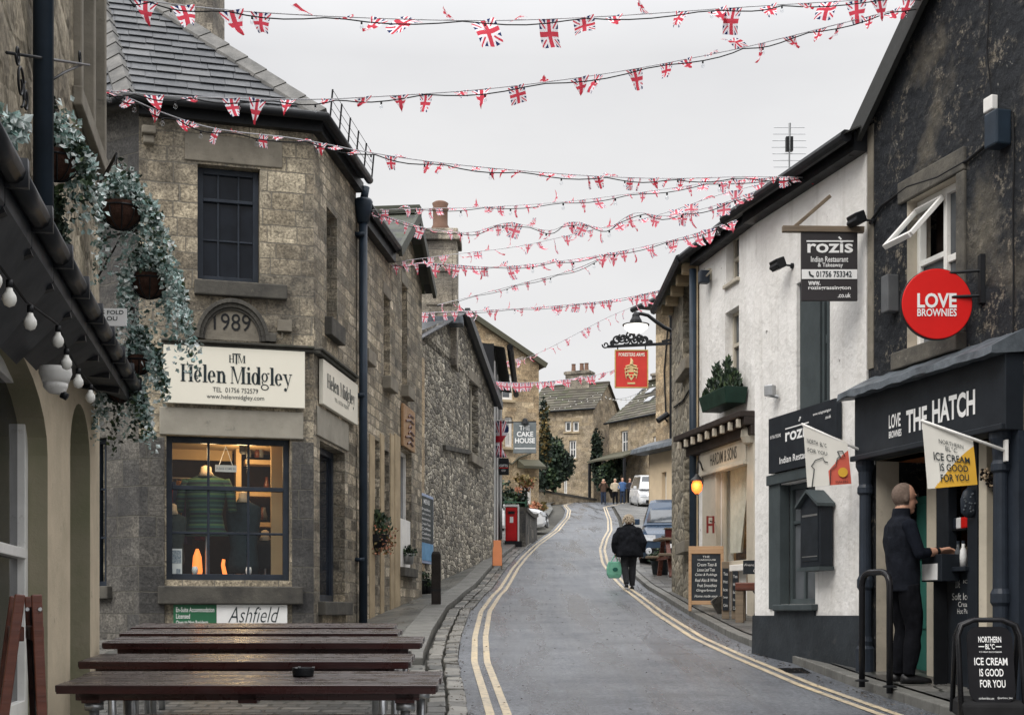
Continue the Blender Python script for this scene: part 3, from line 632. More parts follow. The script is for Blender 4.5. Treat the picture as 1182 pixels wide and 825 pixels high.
window(pub, PF, a1 + .003, b1 - .003, -.55, 1.26, (.33, .66), (.48,), .1, M_whitep, M_glass, .09, .03, .06, heavy=(.48,), name='arched_window')
window(pub, PF, a2 + .003, b2 - .003, -.75, 1.3, (.5,), (.48,), .2, M_whitep, M_glass, .07, .03, .05, name='arched_window')
cn = MB(PF)                                    # canopy: sloping roof, fascia, soffit
uo = PF.L - .45
cn.prism([(-1, .02, 1.78), (-1, -.3, 1.5), (-1, -.3, 1.42), (-1, .02, .96)], (0, 0, 0.001)) if 0 else None
for k in range(12):
    x0, x1 = lerp(0, uo, k / 12), lerp(0, uo, (k + 1) / 12) - .012; zi = lerp(.72, 1.56, (x0 + x1) / 2 / uo)
    cn.loft([[(x, .0, 1.82), (x, -.25, 1.56), (x, -.25, 1.44), (x, .0, zi)] for x in (x0, x1)])
can = cn.build('canopy', M_char, pub)
ed = MB(PF)
for k in range(12):
    x0, x1 = lerp(0, uo, k / 12), lerp(0, uo, (k + 1) / 12); ed.tube([(x0 + .02, -.28, 1.55), (x1 - .03, -.28, 1.55)], .045, 10); ed.box(x1 - .03, x1 + .012, -.33, -.23, 1.5, 1.6)
ed.build('gutter', mat('wet_black_gutter', (.02, .022, .026), .42, .3, 5), can, local=True, smooth=True)
for k in range(1, 12):
    bk = MB(PF); x = lerp(0, uo, k / 12); bk.bar((x, -.24, 1.44), (x, -.01, 1.25 + .02 * k), .05, .07); bk.build('bracket', M_blk, can, local=True)
dp = MB(PF); ud = pu(33); dp.tube([(ud, -.07, 1.8), (ud, -.07, 6.2)], .05, 12); dp.box(ud - .07, ud + .07, -.09, 0, 3.4, 3.46); dp.build('drainpipe', M_navy2, pub, smooth=True)
ir = MB(PF)                                    # wrought iron scroll bracket
ux = pu(2); ir.tube([PFp for PFp in [(pu(-6), -.05, PF.z(-6, 60)), (pu(83), -.1, PF.z(83, 74))]], .008, 6)
def scroll(mb, c, r, a0, turns, rt=.006, ex=(1, 0, 0), ez=(0, 0, 1)):
    pts = []
    for k in range(int(18 * turns) + 1):
        a = a0 + 2 * math.pi * k / 18; q = r * (1 - .75 * k / (18 * turns)); pts.append(Vector(c) + Vector(ex) * q * math.cos(a) + Vector(ez) * q * math.sin(a))
    mb.tube(pts, rt, 6)
for px, py, r in ((8, 96, .1), (14, 112, .07), (80, 66, .05), (4, 62, .05)): scroll(ir, (pu(px), -.06, PF.z(px, py)), r, rnd(0, 6), 1.4)
ir.tube([(pu(40), -.06, PF.z(40, 95)), (pu(60), -.07, PF.z(60, 82)), (pu(78), -.08, PF.z(78, 74))], .007, 6); ir.build('iron_bracket', M_blk, pub, smooth=True)

# festoon bulbs under the canopy
M_bulb = mat('opal_bulb', (.78, .77, .72), .25, .05, 4)
def bulb_string(name, label, pts, sag, n, fr=None, holder=M_blk, br=.03, glass=None, group=None, cat='string lights'):
    pts = [fr.w(*q) if fr else Vector(q) for q in pts]; o = thing(name, label, cat, pts[0], 0, group)
    mb = MB(); path = []
    for a, b in zip(pts, pts[1:]):
        for k in range(9): t = k / 8; path.append(a.lerp(b, t) - V(0, 0, sag * 4 * t * (1 - t)))
    mb.tube(path, .005, 5); mb.build('cable', M_rubber, o)
    hb = MB(); hb.lathe([(.5 * br, 0), (.5 * br, -1.1 * br)], n=8); hm = hb.mesh('lamp_holder', holder, True)
    gb = MB(); gb.lathe([(.42 * br, -1.0 * br), (.5 * br, -1.5 * br), (br * .95, -2.2 * br), (br, -2.8 * br), (br * .7, -3.5 * br), (.06 * br, -3.8 * br)], n=12); gmh = gb.mesh('bulb', glass or M_bulb, True)
    for k in range(n):
        t = (k + .5) / n * (len(path) - 1); i = int(t); q = path[i].lerp(path[min(i + 1, len(path) - 1)], t - i) - WL[o.name]
        h = link('lamp_holder', hm, o, True); h.location = q + V(0, 0, -.004); g = link('bulb', gmh, h, True)
    return o
bulb_string('bulb_string', 'black cable of round white bulbs hanging under the pub canopy', [(PF.u(px, -.24), -.24, PF.z(px, py, -.24)) for px, py in ((-14, 290), (2, 310), (30, 348), (67, 375), (78, 405), (95, 432), (112, 452))], .0, 7, PF, br=.026)
cc = thing('security_camera', 'white dome security camera fixed under the pub canopy', 'camera', PF.w(pu(64), -.1, 1.1))
mb = MB(PF); c = (PF.u(64, -.15), -.15, PF.z(64, 424, -.15)); mb.lathe([(.075, .0), (.078, -.03), (.07, -.05), (.062, -.075)], c, 18); mb.build('housing', M_whitep, cc, smooth=True)
mb = MB(PF); mb.lathe([(.06, -.075), (.056, -.1), (.03, -.125), (.005, -.13)], c, 18); mb.ball(V(*c) + V(0, -.02, -.1), .034, 10, 8); mb.build('eyeball', M_whitep, cc, smooth=True)
mb = MB(PF); mb.lathe([(.02, 0), (.018, .03)], V(*c) + V(-.0, -.03, -.128), 12, ax=(-.1, -.8, -.5)); mb.build('lens', M_blk, cc, smooth=True)

# hanging baskets
def basket(px, py, d, r, label, sd, kind='silver', trail=.5, n=700, side=0.0):
    global R; R = random.Random(sd); c = P(px, py, d); o = thing('hanging_basket', label, 'hanging basket', c, 0, 'hanging baskets outside the pub')
    mb = MB(); mb.lathe([(r * 1.0, .04), (r * 1.03, .0), (r * .92, -r * .35), (r * .7, -r * .7), (r * .35, -r * .92), (.02, -r)], n=20); mb.build('liner', M_coir, o, True, smooth=True)
    mb = MB()
    for k in range(10): a = 2 * math.pi * k / 10; mb.tube([(r * 1.05 * math.cos(a) * math.cos(t), r * 1.05 * math.sin(a) * math.cos(t), -r * 1.03 * math.sin(t)) for t in (0, .35, .7, 1.1, 1.5)], .004, 4)
    mb.tube([(r * 1.06 * math.cos(a), r * 1.06 * math.sin(a), .01) for a in [2 * math.pi * k / 20 for k in range(21)]], .006, 5); mb.build('wire_frame', M_blk, o, True)
    mb = MB(); top = V(-.05, .06, .38)
    for k in range(3): a = 2 * math.pi * k / 3; mb.tube([(r * math.cos(a), r * math.sin(a), .02), top], .004, 4)
    mb.build('chain', M_blk, o, True)
    w = PF.at(px, py)[0]; wl = PF.w(min(w, PF.L - .05), 0, c.z + .4) - c; mb = MB(); mb.tube([wl, top + V(0, 0, .01)], .009, 6); mb.tube([wl - V(0, 0, .25), (wl + top) / 2 + V(0, 0, -.02), top], .007, 6); mb.build('bracket', M_blk, o, True)
    mb = MB(); lm = M_leafsilver if kind == 'silver' else M_leaf
    for k in range(int(n * .5)):
        a, q = rnd(0, 6.28), rnd(.2, 1.15); leaf(mb, (r * q * math.cos(a), r * q * math.sin(a) + .02, .05 + abs(R.gauss(0, .09)) * (1.3 - q * .5)), rnd(.018, .038), int(rnd(0, 1) < .2))
    for s in range(34):
        a = rnd(-.75, 3.9); q = V(r * math.cos(a), r * math.sin(a), .03); L = trail * rnd(.35, 1.1); x = V(math.cos(a) + side, math.sin(a), 0) * .5; mm = int(rnd(0, 1) < .2)
        for k in range(int(n / 40)):
            t = k / (n / 40); p = q + x * (t * L * .55) + V(0, 0, .06 * math.sin(t * 3) - L * t * t) + V(rnd(-.03, .03), rnd(-.03, .03), rnd(-.03, .03)); leaf(mb, p, rnd(.016, .038), mm)
    mb.build('foliage', [lm, M_leaf if kind == 'silver' else M_leafsilver], o, True)
    return o
basket(66, 186, 7.1, .105, 'hanging basket of rounded grey green leaves, highest and leftmost on the pub wall', 1, trail=.34, n=1900, side=.5)
basket(140, 243, 8.8, .125, 'hanging basket with silver ivy arching right, below the highest basket', 2, trail=.55, n=2600, side=.8)
basket(172, 325, 9.1, .115, 'hanging basket with long frosted trails in front of the date stone corner', 3, trail=.7, n=2600, side=.3)
basket(160, 418, 9.3, .085, 'hanging basket beside the left end of the cream clothes shop sign', 4, trail=.3, n=1900, side=.2)
basket(138, 450, 9.25, .085, 'lowest hanging basket with silver leaves over the dark window', 5, trail=.45, n=2400, side=.1)
R = random.Random(11)
def bush(name, label, c, rx, ry, rz, n, s, mats, cat='plant', trunk=None, group=None, mats_w=(1,), lumps=9, up=None):
    c = Vector(c); o = thing(name, label, cat, c - V(0, 0, rz), 0, group); mb = MB(); b = c - WL[o.name]
    cs = [b + V(rnd(-.6, .6) * rx, rnd(-.6, .6) * ry, rnd(-.65, .7) * rz) for _ in range(lumps)]; lr = [rnd(.3, .55) for _ in cs]
    for k in range(n):
        i = int(rnd(0, len(cs) - .01)); v = V(R.gauss(0, 1), R.gauss(0, 1), R.gauss(0, 1)).normalized() * (rnd(.55, 1.05)); q = cs[i] + V(v.x * rx, v.y * ry, v.z * rz) * lr[i]
        leaf(mb, q, s * rnd(.6, 1.3), i % len(mats), up=up)
    mb.build('foliage', mats, o, True)
    mb = MB(); base = V(0, 0, 0)
    for q in cs[:6]: mb.tube([base, base.lerp(q, .5) + V(rnd(-.1, .1) * rx, 0, 0), q], [max(.01, rx * .05), max(.007, rx * .03), .004], 6)
    mb.build('stem', M_bark, o, True); return o
bush('trailing_plant', 'dark green feathery plant trailing over the canopy edge below a basket', P(66, 258, 7.1), .07, .08, .2, 900, .03, [M_leaf, M_leafdark])
bush('potted_plant', 'pale silver leaved plant at the left edge above the canopy', P(6, 152, 5.4), .11, .12, .06, 350, .03, [M_leafsilver])
sg = thing('window_notice', 'small white notice board half hidden by silver ivy on the pub end', 'notice', P(129, 366, 8.75))
mb = MB(); mb.box(-.095, .095, -.01, .01, -.06, .055); mb.build('board', M_wht, sg, True)
mb = MB(); put_text(mb, 'RS FOLD', -.085, .08, .015, .042, -.012); put_text(mb, 'OU', -.03, .04, -.025, .003, -.012); mb.build('lettering', M_ink, sg, True)

# ---- clothes shop on the corner
rot = lambda v, a: Vector((v.x * math.cos(a) - v.y * math.sin(a), v.x * math.sin(a) + v.y * math.cos(a)))
eF = Vector((1, .29)).normalized(); C1 = Vector((-2.495, 17.0)); C0 = C1 - eF * 2.12
HF = Fr(C0, C1); e0 = rot(eF, rad(-48)); HZ = Fr(C0 - e0 * 2.6, C0); HR = Fr(C1, C1 + Vector((.108, 1)) * 7.4)
hb_, he = -.75, 6.15; wu = HF.u; W = HF.at
shop = thing('shop_building', 'corner stone shop with hipped slate roof and the date 1989 over its sign', 'building', V(C1.x, C1.y, hb_) + V(-1, 1, 0))
win = (wu(192), wu(335), HF.z(260, 669), HF.z(260, 504)); up = (wu(228), wu(300), HF.z(262, 324), HF.z(262, 192))
fw_ = MB(HF); wall(fw_, 0, HF.L, hb_, he, [win, up], .2)
ub1 = HR.u(411); hw = (HR.u(369), HR.u(398), HR.z(383, 694), HR.z(369, 508)); hu = (HR.u(377), HR.u(389), HR.z(383, 372), HR.z(377, 238))
fw_.build('front_wall', M_front, shop)
mb = MB(HR); wall(mb, 0, ub1, hb_, he, [hw, hu], .22); mb.build('side_wall', M_side, shop)
mb = MB(HZ); zw = (HZ.u(104), HZ.u(123), HZ.z(118, 676), HZ.z(118, 505)); wall(mb, 0, HZ.L, hb_, he, [zw], .2); mb.build('end_wall', M_pil, shop)
window(shop, HZ, *zw, (.5,), (.33, .66), .1, M_navy, clear_glass('dim_glass', .01), .06, .025, sill=(.1, .08, .16), sm_=M_dressd)
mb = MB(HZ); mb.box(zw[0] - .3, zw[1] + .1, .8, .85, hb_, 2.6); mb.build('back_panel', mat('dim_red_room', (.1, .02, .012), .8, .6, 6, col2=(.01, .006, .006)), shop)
mb = MB(HF)                                    # darker ground floor piers and shopfront lintel stand 3 cm proud
for a, b in ((0.0, wu(190)), (wu(337), HF.L - .002)): mb = MB(HF); mb.box(a, b, -.03, .01, hb_, HF.z(200, 505)); mb.build('pier', M_pil, shop, bevel=.01)
mb = MB(HF); mb.box(wu(184), wu(350), -.035, .01, HF.z(200, 502), HF.z(200, 470)); mb.build('lintel', M_conc, shop, bevel=.012)
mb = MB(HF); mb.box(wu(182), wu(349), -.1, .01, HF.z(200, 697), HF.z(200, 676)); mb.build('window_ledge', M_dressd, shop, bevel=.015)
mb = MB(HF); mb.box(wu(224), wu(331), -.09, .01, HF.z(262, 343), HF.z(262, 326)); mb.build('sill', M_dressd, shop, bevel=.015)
mb = MB(HF); mb.box(wu(213), wu(326), -.02, .01, HF.z(262, 189), HF.z(262, 158)); mb.build('lintel', M_dress, shop, bevel=.012)
mb = MB(HF); zl = HF.z(260, 399)
for a, b, c in ((.12, .0, .035), (.09, -.045, .0)): mb.box(wu(186), HF.L + .0, -a, .01, zl + b, zl + c)
mb.build('moulding', mat('mossy_moulding', (.06, .058, .05), .85, .4, 4, .4, wear=(.05, .07, .025)), shop, bevel=.012)
mb = MB(HR)
for a, b, c in ((.12, .0, .035), (.09, -.045, .0)): mb.box(.0, HR.u(405), -a, .01, zl + b, zl + c)
mb.build('moulding', bpy.data.materials['mossy_moulding'], shop, bevel=.012)
ar = MB(HF); cx, cz = wu(268), HF.z(268, 393); rx, rz = (wu(311) - wu(226)) / 2, HF.z(268, 346) - cz
def arc(mb, r0, r1, v0, v1, n=20, sx=1.0, sz=1.0):
    for k in range(n):
        pts = []
        for j in (k, k + 1):
            a = math.pi * j / n; pts.append([(cx + rx * r0 * math.cos(a), v1, cz + rz * r0 * math.sin(a)), (cx + rx * r1 * math.cos(a), v1, cz + rz * r1 * math.sin(a)), (cx + rx * r1 * math.cos(a), v0, cz + rz * r1 * math.sin(a)), (cx + rx * r0 * math.cos(a), v0, cz + rz * r0 * math.sin(a))])
        mb.loft(pts)
arc(ar, .9, 1.0, -.09, .01); arc(ar, .8, .9, -.06, .01); arc(ar, .74, .8, -.035, .01)
for s in (-1, 1): ar.box(cx + s * rx * 1.06 - .06, cx + s * rx * 1.06 + .06, -.085, .01, cz + .0, cz + .1)
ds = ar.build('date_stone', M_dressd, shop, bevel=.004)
tb = MB(HF); put_text(tb, '1989', cx - rx * .5, cx + rx * .5, cz + .12, cz + .33, -.014, .0); tb.build('lettering', M_blk, ds, local=True)
tm = MB(HF); tm.poly([(cx + rx * .78 * math.cos(math.pi * k / 16), -.008, cz + rz * .78 * math.sin(math.pi * k / 16)) for k in range(17)]); tm.build('panel', M_dress, ds, local=True)
window(shop, HF, *up, (.34, .67), (.37, .72), .13, M_navy, M_glass, .075, .022, .06, heavy=(.72,), name='upper_window')
window(shop, HF, *win, (.34, .665), (.33, .645), .12, M_navy, M_clear, .075, .03, .07, heavy=(.645,), name='shop_window')
window(shop, HR, *hw, (.45,), (), .16, M_navy, M_glass, .09, .12, .06, sill=(.08, .1, .18), sm_=M_dressd, name='side_window')
window(shop, HR, *hu, (.5,), (.5,), .16, M_putty, M_glass, .05, .03, .05, sill=(.1, .1, .24), sm_=M_dressd, name='side_window')
mb = MB(HR); mb.box(HR.u(365), HR.u(401), -.02, .0, HR.z(369, 504), HR.z(369, 470)); mb.build('lintel', M_conc, shop, bevel=.01)
mb = MB(HF); mb.box(HF.L - .0, HF.L + .0, 0, 0, 0, 0) if 0 else None
jb = MB(HF); a = HF.at(328, 377); jb.box(a[0] - .09, a[0] + .09, -.08, -.002, a[1] - .07, a[1] + .07); jb.box(a[0] - .14, a[0] - .1, -.06, -.002, a[1] - .2, a[1] - .1); jb.tube([(a[0] - .03, -.04, a[1] - .07), (a[0] - .03, -.04, a[1] - .16), (a[0] - .1, -.04, a[1] - .17)], .012, 6); jb.build('junction_box', M_dress, shop, bevel=.008)
# roof: hip facets of slates, ridge tiles, gutter
apx = V(-5.95, 19.0, 9.2); ov = .16
def w2(fr, u, v, z): return fr.w(u, v, z)
K1 = V(C1.x, C1.y, he) + V(.13, -.15, .05); K0 = V(C0.x, C0.y, he) + V(-.07, -.2, .05); KZ = HZ.w(0, -.18, he + .05); KR_ = HR.w(ub1 - .2, -.17, he + .02); ap2 = apx + V(.108, 1, 0) * 3.2
rf = MB(); slates(rf, [K0, K1, apx], .2, .34); slates(rf, [KZ, K0, apx], .2, .3); slates(rf, [K1, KR_, ap2, apx], .22, .36)
rf.poly([KZ, K0, K1, KR_, V(-6.5, 20.2, he + .05)]); roof = rf.build('roof', M_slate, shop)
rt = MB()
for a, b in ((K0, apx), (K1, apx)):
    n_ = 13; d = (b - a) / n_; sd_ = d.cross(V(0, 0, 1)).normalized(); nn = sd_.cross(d).normalized()
    for k in range(n_):
        q = a + d * k + nn * (.05 + .008 * rnd(0, 1)); e = a + d * (k + .97) + nn * .04; w_ = .15
        rt.loft([[p - sd_ * w_ - nn * .11, p - sd_ * w_ - nn * .07, p + nn * .05, p + sd_ * w_ - nn * .07, p + sd_ * w_ - nn * .11] for p in (q, e)])
rt.build('hip_tile', M_lead if 0 else mat('hip_stone', (.19, .185, .175), .8, .35, 5, .5, col2=(.1, .1, .098), wear=(.06, .07, .04)), roof, local=True)
gt = MB(); gt.tube([KZ + V(-.03, -.06, -.03), K0 + V(-.0, -.07, -.03), K1 + V(.06, -.06, -.03), KR_ + V(.07, 0, -.03)], .055, 10); gt.build('gutter', M_blk, roof, local=True, smooth=True)
fs = MB(HF); fs.box(0, HF.L + .1, -.11, .0, he - .12, he + .02); fs.fr = HR; fs.box(.0, ub1, -.11, .0, he - .12, he + .02); fs.build('fascia', M_blk, shop)
cb = MB(HF); cb.box(.03, .2, -.16, .02, he - .36, he - .26); cb.box(.05, .18, -.11, .02, he - .46, he - .36); cb.build('corbel', M_dress, shop, bevel=.02)
wg = MB()
for k in range(6):
    q = K1.lerp(KR_, k / 5) + V(.1, 0, .0); wg.tube([q, q + V(.03, 0, .33)], .012, 5)
for h in (.1, .2, .32): wg.tube([K1 + V(.1 + h * .1, 0, h), KR_ + V(.1 + h * .1, 0, h)], .004, 4)
wg.build('wire_guard', M_blk, shop)
mb = MB(); mb.fr = HR; u = ub1 + .02; zg = HR.z(417, 690); mb.tube([(u, -.1, -.35), (u, -.1, 5.62)], .062, 12); mb.lathe([(.08, 0), (.13, .22), (.14, .3), (.12, .34)], (u, -.1, 5.6), 12); mb.tube([(u, -.1, 5.9), (u, -.14, 6.12)], .055, 10)
for z in (.75, 3.1, 5.4): mb.box(u - .1, u + .1, -.13, .0, z, z + .05)
mb.build('drainpipe', M_navy2, shop, smooth=True)
ch = MB(); q = V(-4.55, 19.6, 8.0); ch.box(q.x - .45, q.x + .3, q.y - .4, q.y + .4, 6.5, 9.8); ch.build('chimney', M_chim, roof, local=True, bevel=.02)
# interior of the shop
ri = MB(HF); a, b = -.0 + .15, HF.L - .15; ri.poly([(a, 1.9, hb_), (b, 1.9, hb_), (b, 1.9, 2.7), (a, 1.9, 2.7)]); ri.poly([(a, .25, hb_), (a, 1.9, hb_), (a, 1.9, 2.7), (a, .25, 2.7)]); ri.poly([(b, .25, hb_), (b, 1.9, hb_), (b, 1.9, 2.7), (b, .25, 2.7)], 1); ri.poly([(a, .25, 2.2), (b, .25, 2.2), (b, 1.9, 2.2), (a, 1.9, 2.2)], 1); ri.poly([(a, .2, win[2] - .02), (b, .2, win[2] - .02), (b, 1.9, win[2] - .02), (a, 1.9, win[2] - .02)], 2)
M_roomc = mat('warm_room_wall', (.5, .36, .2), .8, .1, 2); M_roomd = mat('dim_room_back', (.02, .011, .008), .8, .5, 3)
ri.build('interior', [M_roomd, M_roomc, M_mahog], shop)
fz = MB(HF); z1, z2 = HF.z(230, 531, 1.6), HF.z(230, 513, 1.6); fz.box(a, wu(268, 1.6), 1.58, 1.62, z1, z2 + .1); fz.box(wu(313, .6), wu(331, .6), .6, .66, win[2], win[3]); fz.build('picture_rail', M_roomc, shop)
il = bpy.data.lights.new('shop_lamp_and_fill', 'POINT'); il.energy = 11; il.color = (1, .68, .36); il.shadow_soft_size = .12
lo = bpy.data.objects.new('shop_lamp_and_fill', il); COL.objects.link(lo); lo.location = HF.w(HF.L * .62, .8, 1.95)
il2 = il.copy(); il2.energy = 5; l2 = bpy.data.objects.new('shop_lamp_and_fill', il2); COL.objects.link(l2); l2.location = HF.w(HF.L * .4, .3, 2.0)  # second, unseen light added to brighten the mannequins from the front
lp = thing('ceiling_lamp', 'small warm spotlight on the ceiling inside the corner shop window', 'lamp', HF.w(HF.L * .62, .8, 2.18)); mb = MB(); mb.lathe([(.05, .0), (.05, -.08), (.03, -.11)], n=10); mb.build('fitting', M_blk, lp, True)
def mannequin(px, d, zbot, ztop, w, mt, label, stripes=False):
    c = HF.w(wu(px, d), d, 0); o = thing('mannequin', label, 'mannequin', V(c.x, c.y, win[2])); b = WL[o.name]
    H = ztop - zbot; prof = [(-.02, .30, .16), (.1, .33, .18), (.35, .28, .16), (.6, .34, .19), (.8, .38, .19), (.92, .36, .14), (.97, .2, .1), (1.0, .12, .09)]
    if stripes: prof = [(-.02, .42, .2)] + [(t, x * 1.05, y) for t, x, y in prof[1:]]
    secs = [[(w * x * math.cos(a) * 1.25, w * y * math.sin(a) * 1.25, zbot + t * H - b.z) for a in [2 * math.pi * k / 20 for k in range(20)]] for t, x, y in prof]
    mb = MB(); mb.loft(secs)
    if stripes:
        for s in (-1, 1): mb.tube([(s * w * .42, 0, zbot + .9 * H - b.z), (s * w * .56, 0, zbot + .7 * H - b.z), (s * w * .62, -.02, zbot + .38 * H - b.z)], [.07, .06, .055], 10)
    mb.build('garment', mt, o, True, smooth=True)
    mb = MB(); mb.lathe([(w * .2, -.02), (w * .13, .04), (w * .12, .1), (w * .04, .12)], (0, 0, ztop - b.z), 14); mb.build('bust', M_mann, o, True, smooth=True)
    mb = MB(); mb.tube([(0, 0, .0), (0, 0, zbot - b.z + .05)], .015, 8); mb.lathe([(.14, .0), (.13, .015), (.02, .02)], (0, 0, 0), 16); mb.build('stand', M_zinc, o, True); return o
M_mann = mat('mannequin_skin', (.62, .48, .33), .6, .1, 4)
def m_stripe():
    m, nt, b = newmat('green_striped_knit'); n = N(nt); o = n.obj(); z = n.sep(o)[2]; w_ = n.math('FRACT', n.math('MULTIPLY', z, 5.2)); f = n.noise(o, 120, 2)
    c = n.ramp(w_, [(0, (.015, .05, .045)), (.18, (.045, .11, .05)), (.3, (.02, .03, .04)), (.45, (.03, .1, .085)), (.6, (.09, .17, .07)), (.72, (.02, .05, .05)), (.86, (.05, .12, .1))], 'CONSTANT')
    n.set(b.inputs['Base Color'], n.mix(n.map(f, .3, .7), c, n.mix(1, c, (.6, .6, .6), 'MULTIPLY'))); b.inputs['Roughness'].default_value = .95; return m
mannequin(238, .5, HF.z(238, 617, .5), HF.z(238, 548, .5), .55, m_stripe(), 'shop mannequin in a green striped jumper, tallest in the corner shop window', True)
mannequin(281, .55, HF.z(281, 660, .55), HF.z(281, 578, .55), .48, mat('dark_teal_wool', (.012, .025, .032), .95, .3, 20), 'shop mannequin in a plain dark teal dress beside the striped jumper')
mannequin(200, .5, HF.z(200, 650, .5), HF.z(200, 592, .5), .36, mat('grey_green_wool', (.035, .05, .05), .95, .3, 20), 'small mannequin in a grey top at the left of the shop window')
mannequin(306, .75, HF.z(306, 655, .75), HF.z(306, 622, .75), .42, mat('black_wool', (.008, .008, .01), .95, .3, 20), 'mannequin in a short black cape in front of the shelves')
cr_ = thing('clothes_rail', 'rail of hanging clothes at the back left of the corner shop', 'clothes rail', HF.w(wu(215, 1.0), 1.0, win[2])); zr0 = HF.z(215, 552, 1.0)
mb = MB(HF); mb.tube([(wu(196, 1.0), 1.0, zr0), (wu(240, 1.0), 1.0, zr0)], .012, 8)
for px in (196, 240): mb.tube([(wu(px, 1.0), 1.0, win[2]), (wu(px, 1.0), 1.0, zr0)], .012, 8)
mb.build('rail', M_zinc, cr_)
for i, (px, cl, hh) in enumerate(((199, (.16, .02, .03), .7), (204, (.03, .05, .12), .8), (209, (.22, .1, .03), .62), (214, (.05, .03, .08), .85), (220, (.03, .1, .1), .7), (226, (.18, .15, .11), .75), (232, (.12, .02, .05), .8), (237, (.02, .02, .03), .7))):
    o = thing('hanging_garment', ('dark red', 'navy blue', 'rust orange', 'deep purple', 'teal', 'oatmeal', 'wine coloured', 'black')[i] + ' garment on the rail inside the corner shop', 'garment', HF.w(wu(px, 1.0), 1.0, zr0 - hh)); mb = MB(); mb.loft([[(x * w_, y * .16, z) for x, y in ((-1, -1), (1, -1), (1, 1), (-1, 1))] for z, w_ in ((0, .05), (hh * .4, .04), (hh * .8, .045), (hh * .93, .02))]); mb.build('cloth', mat('garment_cloth', cl, .9, .3, 15, .3), o, True, bevel=.01); mb = MB(); mb.tube([(0, 0, hh * .92), (0, 0, hh)], .004, 5); mb.build('hook', M_zinc, o, True)
sh = thing('shelving_unit', 'cream shelving with dark goods at the back right of the shop window', 'shelves', HF.w(wu(302, 1.3), 1.3, win[2]))
mb = MB(HF); u0, u1 = wu(283, 1.3), wu(316, 1.3)
for py in (508, 533, 570, 605, 632): z = HF.z(300, py, 1.3); mb.box(u0, u1, 1.3, 1.6, z - .03, z + .03)
mb.box(u0 - .12, u0 - .05, 1.3, 1.6, win[2], 2.2); mb.box(u1, u1 + .06, 1.3, 1.6, win[2], 2.2); mb.build('frame', M_roomc, sh)
for k in range(9):
    py = R.choice((530, 567, 602)); z = HF.z(300, py, 1.3) + .03; x = lerp(u0 + .05, u1 - .05, rnd(0, 1)); g = MB(HF); g.lathe([(.035, 0), (.04, .06), (.02, .12), (.018, .17)], (x, 1.36, z), 10)
    o = g.build('glass_bottle', M_mahog if k % 2 else M_glass2, smooth=True); tag(o, 'small bottle standing on the cream shelves inside the corner shop', 'bottle', 'bottles on the shop shelves')
po = thing('window_poster', 'white printed poster with a drawing of a house in the lower left shop window corner', 'poster', HF.w(wu(201), .22, HF.z(201, 667)))
mb = MB(HF); u0, u1, z0, z1 = wu(192), wu(211), HF.z(201, 665), HF.z(201, 632); mb.box(u0, u1, .205, .21, z0, z1); mb.build('sheet', M_wht, po)
mb = MB(HF)
M_pale = mat('printed_blue_grey', (.1, .15, .2), .7, .3, 60, col2=(.5, .52, .55))
mb.box(u0 + .01, u1 - .01, .2025, .204, lerp(z0, z1, .48), z1 - .02); mb.box(u0 + .02, u0 + .08, .2025, .204, z0 + .03, z0 + .1); mb.box(u1 - .07, u1 - .02, .2025, .204, z0 + .03, z0 + .1); mb.build('print', M_pale, po)
hs = thing('hanging_notice', 'small white notice hanging on a string in the shop window', 'notice', HF.w(wu(262), .26, HF.z(262, 540)))
mb = MB(HF); u0, u1, z0, z1 = wu(250), wu(275), HF.z(262, 542), HF.z(262, 534); mb.box(u0, u1, .255, .262, z0, z1); mb.build('board', M_wht, hs); mb = MB(HF); um = (u0 + u1) / 2; zt = HF.z(262, 512)
for x in (u0 + .05, u1 - .05): mb.tube([(x, .25, z1), (um, .25, zt)], .004, 4)
mb.build('string', M_wht, hs); mb = MB(HF); put_text(mb, 'PLEASE COME IN', u0 + .015, u1 - .015, z0 + .025, z1 - .03, .252); mb.build('lettering', M_pale, hs)
M_orange = emis('glowing_orange', (1, .24, .05), .9)  # glow put into the material of the orange bag and strip
lt = thing('orange_item', 'glowing orange bag on the floor of the shop window', 'lamp', HF.w(wu(230), .45, win[2])); mb = MB(); mb.lathe([(.05, 0), (.075, .12), (.06, .3), (.02, .4)], n=12, sx=.9); mb.build('shade', M_orange, lt, True, smooth=True)  # a bag, not a lamp; the glow is in its material
lt = thing('orange_item', 'slim curved glowing orange strip right of the orange bag', 'lamp', HF.w(wu(262), .4, win[2])); mb = MB(); mb.tube([(.03, 0, 0), (.0, 0, .1), (-.02, 0, .2), (-.01, 0, .27)], [.03, .028, .025, .02], 8); mb.build('shade', M_orange, lt, True, smooth=True)  # a strip, not a lamp; the glow is in its material
gp_ = None
for px, lab in ((225, 'white goblet below the orange bag in the shop window'), (287, 'white goblet in the right part of the shop window')):
    o = thing('goblet', lab, 'goblet', HF.w(wu(px, .3), .3, win[2] + .002)); mb = MB(); mb.lathe([(.03, 0), (.008, .01), (.008, .06), (.035, .09), (.04, .13), (.03, .17)], n=12); mb.build('cup', M_wht, o, True, smooth=True)
